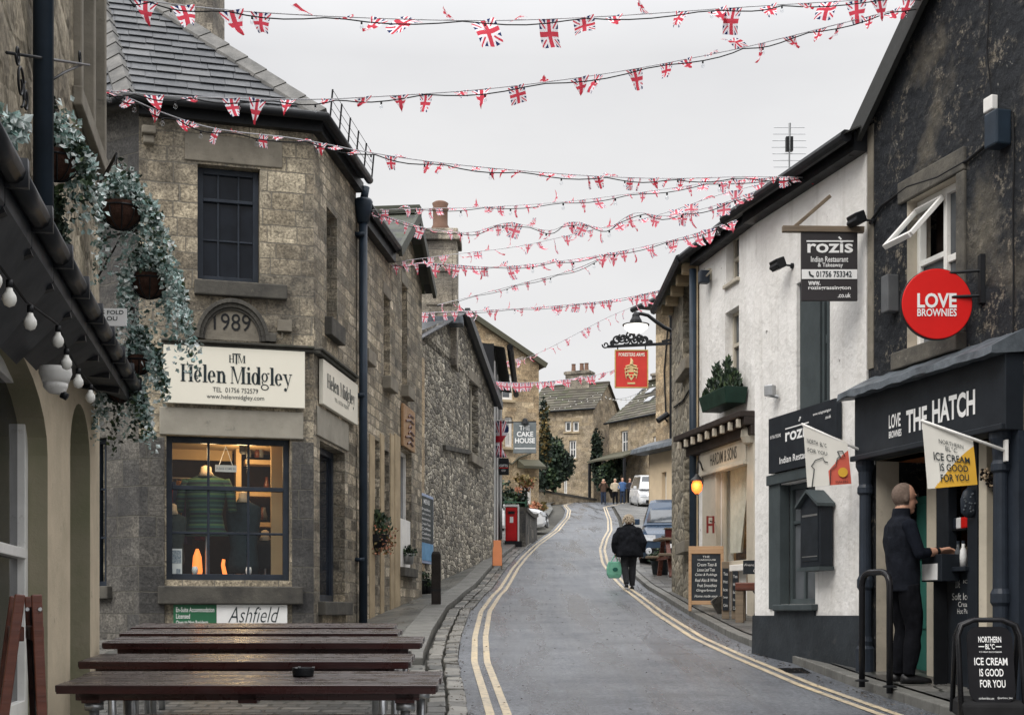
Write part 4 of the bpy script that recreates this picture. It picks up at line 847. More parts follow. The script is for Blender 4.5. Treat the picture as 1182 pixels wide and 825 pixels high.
# signs of the shop
sn = thing('shop_sign', 'wide cream shop sign with dark serif lettering over the corner shop window', 'sign', HF.w(wu(270), -.08, HF.z(270, 470)))
u0, u1, z0, z1 = wu(188.5), wu(351), HF.z(270, 469), HF.z(270, 403); mb = MB(HF); mb.box(u0, u1, -.09, -.037, z0, z1); mb.build('board', M_signw, sn, bevel=.006)
mb = MB(HF); sgv = -.094; didone(mb, 'Helen Midgley', wu(208), wu(336), HF.z(270, 444), HF.z(270, 430.5) - HF.z(270, 444), sgv); put_text(mb, 'TEL  01756 752579', wu(245), wu(297), HF.z(270, 454.5), HF.z(270, 449), sgv, 0.0); put_text(mb, 'www.helenmidgley.com', wu(238), wu(304), HF.z(270, 463.5), HF.z(270, 457), sgv, 0.0)
didone(mb, 'H', wu(263.5), wu(270), HF.z(270, 420), (HF.z(270, 411.5) - HF.z(270, 420)) / 1.45, sgv); didone(mb, 'M', wu(274), wu(283), HF.z(270, 420), (HF.z(270, 411.5) - HF.z(270, 420)) / 1.45, sgv)
zz = HF.z(270, 421.5), HF.z(270, 409.5); mb.box(wu(271.3), wu(273), sgv - .001, sgv, *zz); mb.box(wu(267.5), wu(277), sgv - .001, sgv, zz[1] - .012, zz[1]); mb.build('lettering', M_ink, sn)
sn = thing('shop_sign', 'cream shop sign on the side wall round the corner, seen at a slant', 'sign', HR.w(HR.u(388), -.08, HR.z(388, 480)))
u0, u1 = HR.u(367), HR.u(407.5); z0, z1 = HR.z(367, 466), HR.z(367, 414); mb = MB(HR); mb.box(u0, u1, -.07, -.012, z0, z1); mb.build('board', M_signw, sn, bevel=.006)
mb = MB(HR); didone(mb, 'Helen Midgley', lerp(u0, u1, .1), lerp(u0, u1, .9), lerp(z0, z1, .42), (z1 - z0) * .22, -.074); put_text(mb, 'TEL  01756 752579', lerp(u0, u1, .3), lerp(u0, u1, .7), lerp(z0, z1, .22), lerp(z0, z1, .3), -.074, 0); mb.build('lettering', M_ink, sn)
sn = thing('hotel_sign', 'green and white hotel notice under the corner shop window', 'sign', HF.w(wu(265), -.04, HF.z(265, 757)))
z0, z1 = HF.z(265, 757), HF.z(265, 697.5); mb = MB(HF); mb.box(wu(200), wu(249.5), -.05, -.033, z0, z1); mb.build('green_board', M_green, sn); mb = MB(HF); mb.box(wu(249.8), wu(331), -.05, -.033, z0, z1); mb.build('white_board', M_wht, sn)
mb = MB(HF)
for s, a, b, y0, y1 in (('En-Suite Accommodation', 203, 247, 706, 700.5), ('Licensed', 203, 219, 713.5, 708), ('Open to Non Residents', 203, 240, 721, 715.5)): put_text(mb, s, wu(a), wu(b), HF.z(265, y0), HF.z(265, y1), -.053, .01)
hx, hz = wu(222), HF.z(222, 746)                  # outlined pointing hand
mb.tube([(hx + x * .1, -.053, hz + z * .1) for x, z in ((-1.1, .25), (-.3, .3), (.3, .75), (.5, .55), (.25, .25), (1.3, .2), (1.35, 0), (.4, 0), (.45, -.18), (.3, -.3), (.35, -.45), (.15, -.55), (-.3, -.5), (-.5, -.3), (-1.1, -.28))], .007, 4); mb.build('lettering', M_wht, sn)
mb = MB(HF); put_text(mb, 'Ashfield', wu(263), wu(322), HF.z(265, 718), HF.z(265, 700), -.053, -.01, .35); put_text(mb, 'House  Hotel', wu(272), wu(318), HF.z(265, 752), HF.z(265, 747), -.053, -.0, .3); mb.build('lettering', M_ink, sn)

# ---- narrow stone building with the gable, next up the street
cb2 = thing('stone_building', 'stone building with a street gable beyond the corner shop drainpipe', 'building', HR.w(ub1 + 2, 1, 0))
zc = 5.85; uA, uB = ub1 + .06, HR.u(487); ug0, ug1 = HR.u(447), HR.u(487); ua_ = HR.u(469); zap = HR.z(469, 250)
ops = []
for a, b, y0, y1 in ((417, 424, 405, 318), (443, 450, 437, 343), (464, 470, 447, 330), (417, 424, 600, 497), (432.5, 438, 640, 508), (443, 449, 640, 520), (462, 475, 655, 520)):
    ops.append((HR.u(a), HR.u(b), HR.z((a + b) / 2, y0), HR.z((a + b) / 2, y1)))
mb = MB(HR); wall(mb, uA, uB, hb_, zc, ops, .2); mb.poly([(ug0, 0, zc), (ug1, 0, zc), (ug1, 0, zc + .12), (ua_, 0, zap)]); shell(mb, uA, uB, 0, 5, hb_, zc); mb.build('wall', M_side, cb2)
for k, o in enumerate(ops):
    if k in (0, 1, 2): window(cb2, HR, *o, (.5,), (.5,), .13, M_putty, M_glass, .05, .03, sill=(.06, .13, .2), lintel=(.08, .2), sm_=M_dress)
    elif k == 6: window(cb2, HR, *o, (.45,), (.35,), .1, M_whitep, M_glass2, .07, .04, sill=(.1, .1, .16), sm_=M_dressd, name='shop_window')
    else: window(cb2, HR, *o, (.5,), (.5,), .15, M_navy, M_glass, .05, .03, sm_=M_dressw)
mb = MB(HR)
for a, b in ((426, 431.5), (438.5, 442.5), (450, 454), (455, 461)):
    mb = MB(HR); mb.box(HR.u(a), HR.u(b), -.02, .01, hb_, HR.z(a, 500)); mb.build('door_jamb', M_dressw, cb2, bevel=.01)
mb = MB(HR); mb.box(HR.u(462), HR.u(475), .02, .06, HR.z(470, 655), HR.z(470, 600)); mb.build('panel', M_whitep, cb2)
rf = MB(HR); slates(rf, [(ug0 - .0, -.2, zc - .02), (ug0 - .0, 4.5, zc - .02), (ua_, 4.5, zap + .06), (ua_, -.2, zap + .06)][::1], .25, .3)
slates(rf, [(ug1 + .15, 4.5, zc + .1), (ug1 + .15, -.2, zc + .1), (ua_, -.2, zap + .06), (ua_, 4.5, zap + .06)], .25, .3); slates(rf, [(uA, -.15, zc), (ug0, -.15, zc), (ug0, 3.2, zc + 1.6), (uA, 3.2, zc + 1.6)], .25, .3)
r2 = rf.build('roof', M_slated, cb2); mb = MB(HR); mb.bar((ua_, -.25, zap + .1), (ua_, 4.5, zap + .1), .2, .14); mb.bar((ug0 - .05, -.22, zc - .08), (ua_, -.22, zap - .02), .06, .16); mb.bar((ua_, -.22, zap - .02), (ug1 + .15, -.22, zc + .02), .06, .16); mb.build('verge', M_slated, r2, local=True)
mb = MB(HR); mb.tube([(uA, -.18, zc - .02), (ug0 + .1, -.18, zc - .02)], .07, 8); mb.box(uA, ug0 + .1, -.12, 0, zc - .22, zc); mb.build('gutter', M_blk, r2, local=True)
sn = thing('timber_sign', 'brown carved wooden sign over a doorway beyond the drainpipe', 'sign', HR.w(HR.u(468), -.05, HR.z(468, 520)))
u0, u1, z0, z1 = HR.u(462), HR.u(475.5), HR.z(468, 518), HR.z(468, 470); mb = MB(HR); mb.box(u0, u1, -.06, -.01, z0, z1); mb.build('board', M_pine, sn, bevel=.01); mb = MB(HR)
for k in range(6): mb.tube([(lerp(u0, u1, rnd(.1, .4)), -.065, lerp(z0, z1, .1 + .13 * k)), (lerp(u0, u1, .5), -.07, lerp(z0, z1, .18 + .13 * k)), (lerp(u0, u1, rnd(.6, .9)), -.065, lerp(z0, z1, .12 + .14 * k))], .02, 5)
mb.build('carving', M_mahog, sn)
# planters on this front
c = P(434, 617, 20.6); o = thing('hanging_basket', 'basket of orange and green flowers on the drainpipe of the corner shop', 'hanging basket', c); mb = MB(); mb.lathe([(.2, .0), (.19, -.1), (.12, -.2), (.03, -.24)], n=14); mb.build('liner', M_blk, o, True)
mb = MB()
for k in range(260): a, q = rnd(0, 6.28), rnd(0, .24); leaf(mb, (q * math.cos(a), q * math.sin(a), rnd(-.02, .3) * (1.2 - q * 2)), rnd(.03, .06), 0, 2.0, (0, 0, 1))
for k in range(320): a, q = rnd(0, 6.28), rnd(.12, .3); leaf(mb, (q * math.cos(a) + .03, q * math.sin(a), rnd(-.3, .12)), rnd(.025, .05), 1 + int(rnd(0, 1) < .4))
mb.build('foliage', [M_leaf, M_petal, M_leafaut], o, True); mb = MB(); mb.tube([(-.3, 0, .0), (-.1, 0, .01)], .012, 6); mb.build('bracket', M_blk, o, True)
def pot_plant(c, r, h, label, mt=M_zinc, lm=None, n=200):
    o = thing('potted_plant', label, 'plant', c); mb = MB(); mb.lathe([(r * .7, 0), (r * .95, h * .9), (r * 1.02, h), (r * .9, h), (r * .85, h * .9)], n=14); mb.build('pot', mt, o, True, smooth=True); mb = MB()
    for k in range(n): a, q = rnd(0, 6.28), rnd(0, r * 1.4); leaf(mb, (q * math.cos(a), q * math.sin(a), h + rnd(-.02, .2) * r * 6 * (1.2 - .6 * q / r / 1.4)), rnd(.025, .06), int(rnd(0, 1) < .3))
    mb.build('foliage', lm or [M_leaf, M_leafdark], o, True); return o
pot_plant(HR.w(HR.u(468), -.06, HR.z(468, 651)), .1, .18, 'small grey pot of green leaves on the sill under the timber sign')

# ---- rubble gable further up, with its chimney
EF = Fr((-1.95, 26.8), (-.49, 36.4)); eb = -.4
eb_ = thing('rubble_building', 'grey rubble stone gable with one narrow window on the left of the street', 'building', EF.w(4, .8, .3))
ue = EF.u; ua_ = EF.u(532); zap = EF.z(532, 363); zl_ = 5.55; zr_ = EF.z(570, 462); L = EF.L
wo = (ue(541.5), ue(552), EF.z(546, 526), EF.z(546, 441)); mb = MB(EF); wall(mb, 0, L, eb, zr_, [wo], .22); mb.poly([(0, 0, zr_), (L, 0, zr_), (ua_, 0, zap), (0, 0, zl_)]); shell(mb, 0, L, 0, 7, eb, zr_); mb.build('wall', M_rub, eb_)
window(eb_, EF, *wo, (.5,), (.5,), .16, M_putty, M_glass, .09, .05, sill=(.2, .12, .22), lintel=(.15, .25))
mb = MB(EF); mb.bar((ue(511), -.03, EF.z(511, 516)), (ue(541), -.03, EF.z(541, 522)), .08, .1); mb.build('string_course', M_dressd, eb_)
mb = MB(EF); mb.box(-.01, ue(488), -.04, .06, eb, 5.2); mb.build('quoin', M_sandy, eb_, bevel=.01)
rf = MB(EF); slates(rf, [(-.15, -.15, zl_ - .15), (-.15, 7, zl_ - .15), (ua_, 7, zap + .05), (ua_, -.15, zap + .05)], .3, .4); slates(rf, [(L + .2, 7, zr_ - .1), (L + .2, -.2, zr_ - .1), (ua_, -.2, zap + .05), (ua_, 7, zap + .05)], .3, .4); mb = rf
mb.bar((ua_, -.15, zap + .06), (L + .25, -.15, zr_ - .12), .12, .2); r3 = mb.build('roof', M_slate, eb_)
q = P(507, 300, 30.5); mb = MB(); s = .4; mb.box(q.x - s, q.x + s, q.y, q.y + .9, 5.6, 8.42); mb.box(q.x - s - .08, q.x + s + .08, q.y - .08, q.y + .98, 8.42, 8.6); mb.box(q.x - s * .75, q.x + s * .75, q.y - .03, q.y + .02, 7.7, 8.25); mb.box(q.x - s * .75, q.x + s * .75, q.y - .03, q.y + .02, 6.95, 7.5); mb.box(q.x - s - .02, q.x + s + .02, q.y + .05, q.y + .85, 8.6, 8.72); chm = mb.build('chimney', M_chim, r3, local=True, bevel=.03)
mb = MB(); mb.lathe([(.2, 0), (.22, .1), (.17, .2), (.17, .5), (.2, .55), (.16, .6), (.19, .68), (.13, .72)], (q.x, q.y + .45, 8.7), 14); mb.build('chimney_pot', M_terra, r3, local=True, smooth=True)
mb = MB(); mb.box(q.x - s - .1, q.x + s + .15, q.y - .5, q.y, 6.45, 6.6); mb.build('flashing', M_lead, r3, local=True)
# board on that gable, bollard, pots
sn = thing('menu_board', 'tall dark blue and white notice board on the rubble gable', 'notice board', EF.w(ue(487), -.05, EF.z(487, 650)))
u0, u1 = ue(478.5), ue(496); z0, z1 = EF.z(487, 650), EF.z(487, 570); mb = MB(EF); mb.box(u0, u1, -.08, -.042, z0, z1); mb.build('frame', mat('blue_white_frame', (.3, .36, .5), .5), sn, bevel=.01)
mb = MB(EF); mb.box(u0 + .07, u1 - .07, -.09, -.08, lerp(z0, z1, .3), z1 - .06); mb.build('board', M_ink, sn); mb = MB(EF); mb.box(u0 + .07, u1 - .07, -.09, -.08, z0 + .06, lerp(z0, z1, .29)); mb.build('blue_panel', mat('light_blue_panel', (.1, .25, .42), .5), sn)
mb = MB(EF); put_text(mb, 'MENU', lerp(u0, u1, .3), lerp(u0, u1, .7), lerp(z0, z1, .85), lerp(z0, z1, .92), -.093)
for k, (s, t) in enumerate((('Breakfast', .78), ('Light Lunches', .71), ('Sandwiches', .64), ('Cream Teas', .57), ('Coffee', .5), ('Cakes', .43), ('Served All Day', .36))): put_text(mb, s, lerp(u0, u1, .16), lerp(u0, u1, .75), lerp(z0, z1, t - .022), lerp(z0, z1, t + .015), -.093, 0)
mb.build('lettering', M_wht, sn)
q = gp(503.5, 700, .06); q = V(q.x, q.y, q.z - .02); bo = thing('bollard', 'dark timber bollard at the pavement edge beyond the pub tables', 'bollard', q); h = .9 * q.y / 21.5
mb = MB(); s = .075 * q.y / 22; mb.box(-s, s, -s, s, -.1, h - .05); mb.loft([[(-s, -s, h - .05), (s, -s, h - .05), (s, s, h - .05), (-s, s, h - .05)], [(-s * .7, -s * .7, h), (s * .7, -s * .7, h), (s * .7, s * .7, h), (-s * .7, s * .7, h)]]); mb.build('post', M_bark, bo, True, bevel=.01); mb = MB(); mb.box(-s * 1.04, s * 1.04, -s * 1.04, s * 1.04, h * .3, h * .34); mb.build('band', M_blk, bo, True)
for px, py, lab in ((488, 688, 'black pot with a leafy shrub against the foot of the rubble gable'), (494, 684, 'small low pot right of the leafy shrub by the rubble gable')):
    q = gp(px, py, .0); d = EF.A.y + .3; q = P(px, py, 25.6); q.z = T(q.x, q.y); pot_plant(q, .13 if px < 490 else .09, .26 if px < 490 else .14, lab, M_blk, n=160)
# ================================================================== RIGHT SIDE
HT = Fr((3.39, 12.85), (3.39 + .269 * 7.2, 12.85 - 7.2)); hu_ = HT.u; hzb = -1.3
# ---- blackened stone gable with the ice cream hatch
hat = thing('hatch_building', 'blackened stone gable with a dark painted shopfront at the right edge', 'building', HT.w(2, .5, hzb))
s0, s1 = .02, hu_(1181); fz0, fz1 = HT.z(1006, 533), HT.z(1006, 462)
wo = (hu_(1047), hu_(1106), HT.z(1075, 396), HT.z(1075, 218)); ez = 4.62
mb = MB(HT); wall(mb, 0, HT.L, hzb, ez, [(s0 + .12, s1 + .25, hzb, fz0), wo], .24, rm=1); mb.poly([(0, 0, ez), (HT.L, 0, ez), (3.2, 0, ez + 2.35)]); shell(mb, 0, HT.L, 0, 6, hzb, ez, cap=False)
mb2 = MB(HT); mb2.box(-.0, .1, -.012, .0, fz1 + .3, ez); mb2.build('edge_strip', M_dress, hat); mb.build('wall', [M_black, mat('cream_plaster_reveal', (.5, .45, .37), .8, .25, 3, .3, wear=(.3, .26, .2))], hat)
rf = MB(HT); slates(rf, [(-.2, -.12, ez - .1), (-.2, 6, ez - .1), (3.2, 6, ez + 2.42), (3.2, -.12, ez + 2.42)], .25, .34); mb = rf; mb.bar((-.2, -.1, ez - .16), (3.2, -.1, ez + 2.35), .05, .2)
slates(rf, [(HT.L + .1, 6, ez - .1), (HT.L + .1, -.12, ez - .1), (3.2, -.12, ez + 2.42), (3.2, 6, ez + 2.42)], .25, .34); rf.build('roof', M_slated, hat)
# upper window: fixed lights and a top-hung sash propped open
a, b, c, d = wo; mb = MB(HT); mm = lerp(a, b, .56); tr = lerp(c, d, .58)
for x0, x1 in ((a, a + .05), (mm - .025, mm + .025), (b - .05, b)): mb.box(x0, x1, .1, .17, c, d)
mb.box(a, b, .101, .169, d - .06, d - .0); mb.box(a, b, .101, .169, c, c + .05); mb.box(a + .05, mm - .025, .105, .165, tr - .025, tr + .025)
mb.bar((mm + .025, .135, tr - .06), (b - .05, .135, tr - .06), .04, .06); w_ = mb.build('upper_window', M_whitep, hat, bevel=.005)
mb = MB(HT); mb.box(a + .05, mm, .14, .148, c, tr); mb.box(mm, b - .03, .14, .148, c, d - .03); mb.build('pane', M_glass2, w_, local=True)
mb = MB(HT); h = d - tr; t0, t1 = (.07, d - .09), (-.24, tr + .14)
A0, A1, B0, B1 = (a + .03, *t0), (mm, *t0), (a + .03, *t1), (mm, *t1)
for p, q in ((A0, A1), (B0, B1), (A0, B0), (A1, B1)): mb.bar(p, q, .05, .04, up=(0, .7, .7))
sa = mb.build('open_sash', M_whitep, w_, local=True, bevel=.004); mb = MB(HT); mb.poly([A0, A1, B1, B0]); mb.build('pane', M_clear2, w_, local=True)
mb = MB(HT); mb.box(a - .12, b + .12, -.03, .01, d + .002, d + .2); mb.box(b + .0, b + .12, -.028, .01, c, d); mb.box(a - .12, b + .12, -.1, .02, c - .16, c - .002); mb.build('stone_surround', mat('sooty_surround', (.13, .12, .1), .85, .3, 4, .5, col2=(.045, .044, .042), wear=(.22, .2, .17)), hat, bevel=.012)
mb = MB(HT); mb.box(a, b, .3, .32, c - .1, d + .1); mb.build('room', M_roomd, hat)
# shopfront: fascia, lead canopy, columns
mb = MB(HT); mb.box(s0, s1, -.16, .02, fz0, fz1 + .02); mb.box(s0 - .02, s1 + .0, -.2, -.16, fz0 - .0, fz0 + .05); fa = mb.build('fascia', M_char, hat, bevel=.008)
mb = MB(HT); n_ = 30; top = []; zt = fz1 + .05
for k in range(n_):
    x0, x1 = lerp(s0 - .06, s1 + .03, k / n_), lerp(s0 - .06, s1 + .03, (k + 1) / n_); s = []
    for x in (x0, x1):
        j = .02 * mnoise.noise(V(x * 6, 0, 0)); i = .03 * mnoise.noise(V(x * 3.4, 5, 0)); s.append([(x, .0, zt + .16 + j), (x, -.16, zt + .08 + j), (x, -.3 + i, zt + .01 + i), (x, -.31 + i, zt - .05 + j + i), (x, -.27, zt - .05 + j), (x, 0, zt - .02)])
    mb.loft(s)
mb.build('lead_canopy', M_lead, hat, recalc=True)
tb = MB(HT); fr0 = HT.at
def ft(s, pa, pb, y0, y1, px, bold=.02): put_text(tb, s, hu_(pa, -.165), hu_(pb, -.165), HT.z(px, y0, -.165), HT.z(px, y1, -.165), -.165, bold)
ft('LOVE', 1026, 1039.5, 495, 479, 1026); ft('BROWNIES', 1026, 1040.5, 506, 498, 1026)
ft('THE', 1046, 1070, 500, 474, 1046, .03); ft('HATCH', 1076, 1125.5, 490, 462, 1076, .03); tb.build('lettering', M_wht, fa, local=True)
for u, nm in ((s0 + .06, 0), (hu_(1165), 1)):
    mb = MB(HT); zg = T(0, 12.7 - u) - .08; r = .06; zt = fz0
    mb.lathe([(r * 1.5, zg), (r * 1.5, zg + .3), (r * 1.15, zg + .33), (r * 1.25, zg + .37), (r, zg + .42), (r, zg + .85), (r * 1.3, zg + .88), (r * 1.3, zg + .95), (r, zg + .99), (r * .92, zt - .32), (r * 1.25, zt - .3), (r * 1.25, zt - .25), (r, zt - .22), (r * 1.1, zt - .1), (r * 1.5, zt - .05), (r * 1.5, zt)], (u, -.08, 0), 14); mb.build('column', M_navy, hat)
mb = MB(HT); mb.box(hu_(1158), hu_(1181), -.04, .06, hzb, fz0); mb.build('pilaster', M_navy, hat)
# recess behind the columns
zg = -.76; mb = MB(HT)
def hx(px, v): return hu_(px, v)
mb.box(hx(1030, .1), hx(1070, .55), .55, .6, zg - .3, fz0 + .1); mb.build('recess_wall', mat('cream_plaster', (.58, .52, .42), .8, .2, 3, .3, wear=(.3, .26, .2)), hat)
mb = MB(HT); mb.box(hx(1075, .35), hx(1086, .35), .3, .42, zg - .3, fz0); mb.box(hx(1132, .12), hx(1141, .12), .1, .2, zg - .3, fz0); mb.build('cream_post', M_creamp, hat, bevel=.005)
mb = MB(HT); u0, u1 = hx(1060, .5), hx(1079, .5); zd0, zd1 = -.25, HT.z(1070, 572, .5); mb.box(u0, u1, .48, .53, zd0 - .6, zd1)
for k in range(2): mb.box(lerp(u0, u1, .12), lerp(u0, u1, .88), .465, .48, lerp(zd0, zd1, .08 + k * .48), lerp(zd0, zd1, .44 + .5 * k))
mb.build('green_door', mat('teal_green_paint', (.05, .19, .155), .45, .15, 4), hat, bevel=.004)
mb = MB(HT); mb.box(hx(1084, .2), hx(1098, .2), .17, .26, zg - .3, fz0); mb.box(hx(1121, .14), hx(1132.5, .14), .1, .24, zg - .3, fz0); mb.box(hx(1097, .2), hx(1122, .14), .16, .22, zg - .3, HT.z(1110, 655, .18)); zl = HT.z(1110, 657, .18); mb.box(hx(1096, .2), hx(1123, .14), .06, .26, zl - .02, zl + .02); ho = mb.build('hatch_frame', M_char, hat, bevel=.006)
mb = MB(HT); mb.box(hx(1085, 1.0), hx(1165, 1.0), 1.0, 1.05, zg - .4, fz0 + .3); mb.box(0.1, s1 + .2, .02, 2.0, fz0 + .0, fz0 + .04); mb.build('back_panel', mat('amber_timber_panel', (.42, .15, .06), .6, .3, 3, col2=(.2, .06, .025)), hat)  # amber timber, its colour brightened in place of lamplight inside
mb = MB(HT); mb.box(hx(1098, .3), hx(1121, .3), .3, .34, HT.z(1110, 635, .3), HT.z(1110, 631, .3)); mb.box(hx(1098, .5), hx(1121, .5), .5, .7, zl, HT.z(1110, 640, .5)); mb.build('counter', M_oldwood, hat)
mb = MB(HT); mb.box(hx(1141, .15), hx(1158, .1), .16, .17, HT.z(1150, 770, .15), fz0); mb.build('side_pane', M_clear2, hat)
mb = MB(HT); mb.box(hx(1141, .3), hx(1160, .3), .3, .6, zg - .3, HT.z(1150, 735, .3)); mb.box(hx(1141, .35), hx(1160, .35), .35, .6, HT.z(1150, 655, .35), HT.z(1150, 645, .35)); mb.box(hx(1141, .6), hx(1160, .6), .6, .62, zg - .3, fz0); mb.build('window_display', M_mahog, hat)
mb = MB(HT); mb.box(hx(1141, .2), hx(1160, .2), .12, .3, zg - .35, HT.z(1150, 735, .2)); mb.build('stall_riser', M_navy, hat)
tb = MB(HT)
for s, a, b, y0, y1 in (('LOVE', 1103, 1108, 678, 669), ('ICE', 1112, 1120, 673, 669), ('Soft Ice', 1099, 1119, 692, 684), ('Cream', 1106, 1120, 700, 694), ('Hot Pies', 1105, 1119, 708, 702)): put_text(tb, s, hx(a, .157), hx(b, .157), HT.z(1110, y0, .157), HT.z(1110, y1, .157), .157, .0)
tb.build('lettering', M_chalkw, ho, local=True)
# hatch goods
cfx = thing('drinks_box', 'small rack of navy, white and red packets on the hatch shelf', 'rack', HT.w(hx(1110, .25), .25, HT.z(1110, 620, .25))); mb = MB(HT)
for a, b, m in ((1101, 1106, 0), (1106.5, 1111.5, 1), (1112, 1119, 2)): mb.box(hx(a, .25), hx(b, .25), .22, .3, HT.z(1110, 610, .25), HT.z(1110, 597, .25), m)
mb.build('packets', [M_navy, M_wht, M_red], cfx, bevel=.01); mb = MB(HT); mb.box(hx(1099, .25), hx(1120, .25), .21, .31, HT.z(1110, 612, .25), HT.z(1110, 610, .25)); mb.build('shelf', M_blk, cfx)
for px, lab, mm in ((1106, 'clear plastic cup on the hatch shelf beside a frosted bottle', M_glass2), (1112, 'pale frosted bottle standing on the hatch shelf', M_wht)):
    o = thing('bottle', lab, 'bottle', HT.w(hx(px, .16), .16, zl + .022)); mb = MB(); mb.lathe([(.03, 0), (.032, .08), (.028, .14), (.014, .17), (.014, .2)], n=12); mb.build('bottle_body', mm, o, True, smooth=True); mb = MB(); mb.lathe([(.016, .2), (.016, .225)], n=10); mb.build('cap', M_navy, o, True)
o = thing('dotted_bag', 'dark bag with pale spots hanging beside the hatch opening', 'bag', HT.w(hx(1121, .08), .06, HT.z(1121, 597, .08))); mb = MB(); mb.lathe([(.03, 0), (.07, .04), (.075, .15), (.05, .22), (.015, .25)], n=14, sy=.5); mb.build('bag_body', M_navy, o, True, smooth=True); mb = MB()
for k in range(16): mb.ball((rnd(-.055, .04), -.036 + rnd(-.004, .004), rnd(.03, .2)), (.009, .006, .009), 6, 4)
mb.build('spots', M_lead, o, True)
gar = thing('berry_garland', 'frosted berry garland hanging inside the hatch side window', 'garland', HT.w(hx(1148, .14), .14, HT.z(1148, 600, .14))); mb = MB()
for k in range(110): t = rnd(0, 1); mb.ball((-.1 + .2 * t + rnd(-.03, .03), rnd(-.02, .02), .38 - .45 * t * t + rnd(-.05, .05)), rnd(.008, .017), 6, 4, int(rnd(0, 1) < .35))
mb.build('berries', [M_bark, M_mann], gar, True); mb = MB(); mb.tube([(-.1, 0, .4), (0, 0, .25), (.1, 0, -.08)], .008, 5); mb.build('stem', M_bark, gar, True)
mc = thing('menu_cabinet', 'dark cabinet with a white paper sheet at the serving hatch', 'cabinet', HT.w(hx(1078, -.02), -.02, HT.z(1078, 672, 0))); mb = MB(HT); u0, u1 = hx(1066, -.02), hx(1089, -.02); z0, z1 = HT.z(1078, 671, 0), HT.z(1078, 640, 0); mb.box(u0, u1, -.04, .14, z0, z1); mb.build('case', M_char, mc, bevel=.006); mb = MB(HT); mb.box(lerp(u0, u1, .05), lerp(u0, u1, .82), -.046, -.041, lerp(z0, z1, .06), lerp(z0, z1, .66)); mb.build('sheet', M_wht, mc); mb = MB(HT); mb.box(lerp(u0, u1, .4), lerp(u0, u1, .48), 0, .12, zg, z0); mb.build('leg', M_blk, mc)
# black service boxes and cables on the gable
mb = MB(HT); q = HT.at(1160, 151); mb.box(q[0] - .08, q[0] + .09, -.14, 0, q[1] - .14, q[1] + .14); mb.build('speaker_box', M_navy2, hat, bevel=.015)
mb = MB(HT); q = HT.at(1147, 121); mb.box(q[0] - .06, q[0] + .06, -.06, 0, q[1] - .06, q[1] + .06); mb.build('junction_box', M_whitep, hat, bevel=.01)
mb = MB(HT); pts = [(1150, 160), (1120, 185), (1085, 205), (1050, 216), (1020, 238), (1006, 258)]; mb.tube([(hu_(a), -.02, HT.z(a, b)) for a, b in pts], .014, 6); mb.tube([(hu_(1172 + k), -.02, HT.z(1172, 130 + 60 * i)) for i, k in enumerate((0, .8, -.6, .5, 0, .6))], .008, 5); mb.tube([(hu_(1148), -.02, HT.z(1148, 120)), (hu_(1142), -.02, HT.z(1142, 60)), (hu_(1146), -.02, HT.z(1146, -40))], .007, 5); mb.build('cable', M_rubber, hat)
mb = MB(HT); q = HT.at(1034, 340); mb.box(q[0] - .06, q[0] + .06, -.12, -.0, q[1] - .17, q[1] + .17); ab = mb.build('alarm_box', mat('grey_box', (.11, .115, .12), .5, .2, 5), hat, bevel=.012)

# projecting round sign
def facing(px0, px1, py0, py1, d): return P((px0 + px1) / 2, py1, d)
q = P(1080.5, 351.5, HT.w(hu_(1125), 0, 0).y - .05); rs = thing('round_sign', 'round red sign with white LOVE BROWNIES lettering on a black bracket', 'sign', q); r = 40.5 / F * q.y
mb = MB(); mb.lathe([(r, -.03), (r, .03)], (0, 0, 0), 64, ax=(0, -1, 0)); mb.build('disc', M_red, rs, True, bevel=.006); mb = MB(); mb.lathe([(r * 1.015, -.02), (r * 1.015, .02)], (0, .0, 0), 64, ax=(0, -1, 0)); mb.build('rim', M_blk, rs, True)
mb = MB(); put_text(mb, 'LOVE', -r * .57, r * .55, -r * .12, r * .3, -.034, .03); put_text(mb, 'BROWNIES', -r * .57, r * .55, -r * .36, -r * .14, -.034, .02); mb.build('lettering', M_wht, rs, True)
wq = HT.w(hu_(1135), 0, 0); mb = MB(); zz = [(HY - y) / F * wq.y - q.z for y in (312, 341)]; w2 = V(wq.x - q.x, wq.y - q.y, 0)
for z in zz: mb.tube([V(w2.x, w2.y, z), V(0, .0, z * .95)], .013, 8)
mb.obox(w2 + V(-.015, -.0, sum(zz) / 2 + .03), (.02, 0, 0), (0, .035, 0), (0, 0, .2)); mb.build('bracket', M_blk, rs, True)
# flags on short poles
def pole_flag(frm, base, tip, drop, label, kind):
    b = frm; t = tip; o = thing('pole_flag', label, 'flag', b); mb = MB(); ex = (b - t); mb.tube([V(0, 0, 0), t - b], [.014, .011], 10); mb.build('pole', M_whitep, o, True, smooth=True)
    mb = MB(); mb.obox(V(.0, 0, 0), (.012, 0, 0), (0, .03, 0), (0, 0, .085)); mb.build('wall_plate', M_whitep, o, True, bevel=.004)
    return o
def flag_pts(o, d, corners):                  # corners in picture space at pole depth: top-left, top-right, bottom-right, bottom-left
    return [P(*c, d) - WL[o.name] for c in corners]
def cloth(quad, n=40, amp=.007):
    a, b, c, d = quad; g = []
    for j in range(n + 1):
        r_ = []
        for i in range(n + 1):
            u, v = i / n, j / n; p = a.lerp(b, u).lerp(d.lerp(c, u), v); p = p + V(0, amp * math.sin(u * 5 + v * 2) * v, 0); r_.append(p)
        g.append(r_)
    return g
M_flagw = mat('white_flag_cloth', (.74, .72, .66), .8, .06, 4); M_yel = mat('yellow_flag_print', (.7, .4, .05), .8, .08, 4); M_pink = mat('coral_flag_print', (.62, .13, .09), .8, .08, 4)
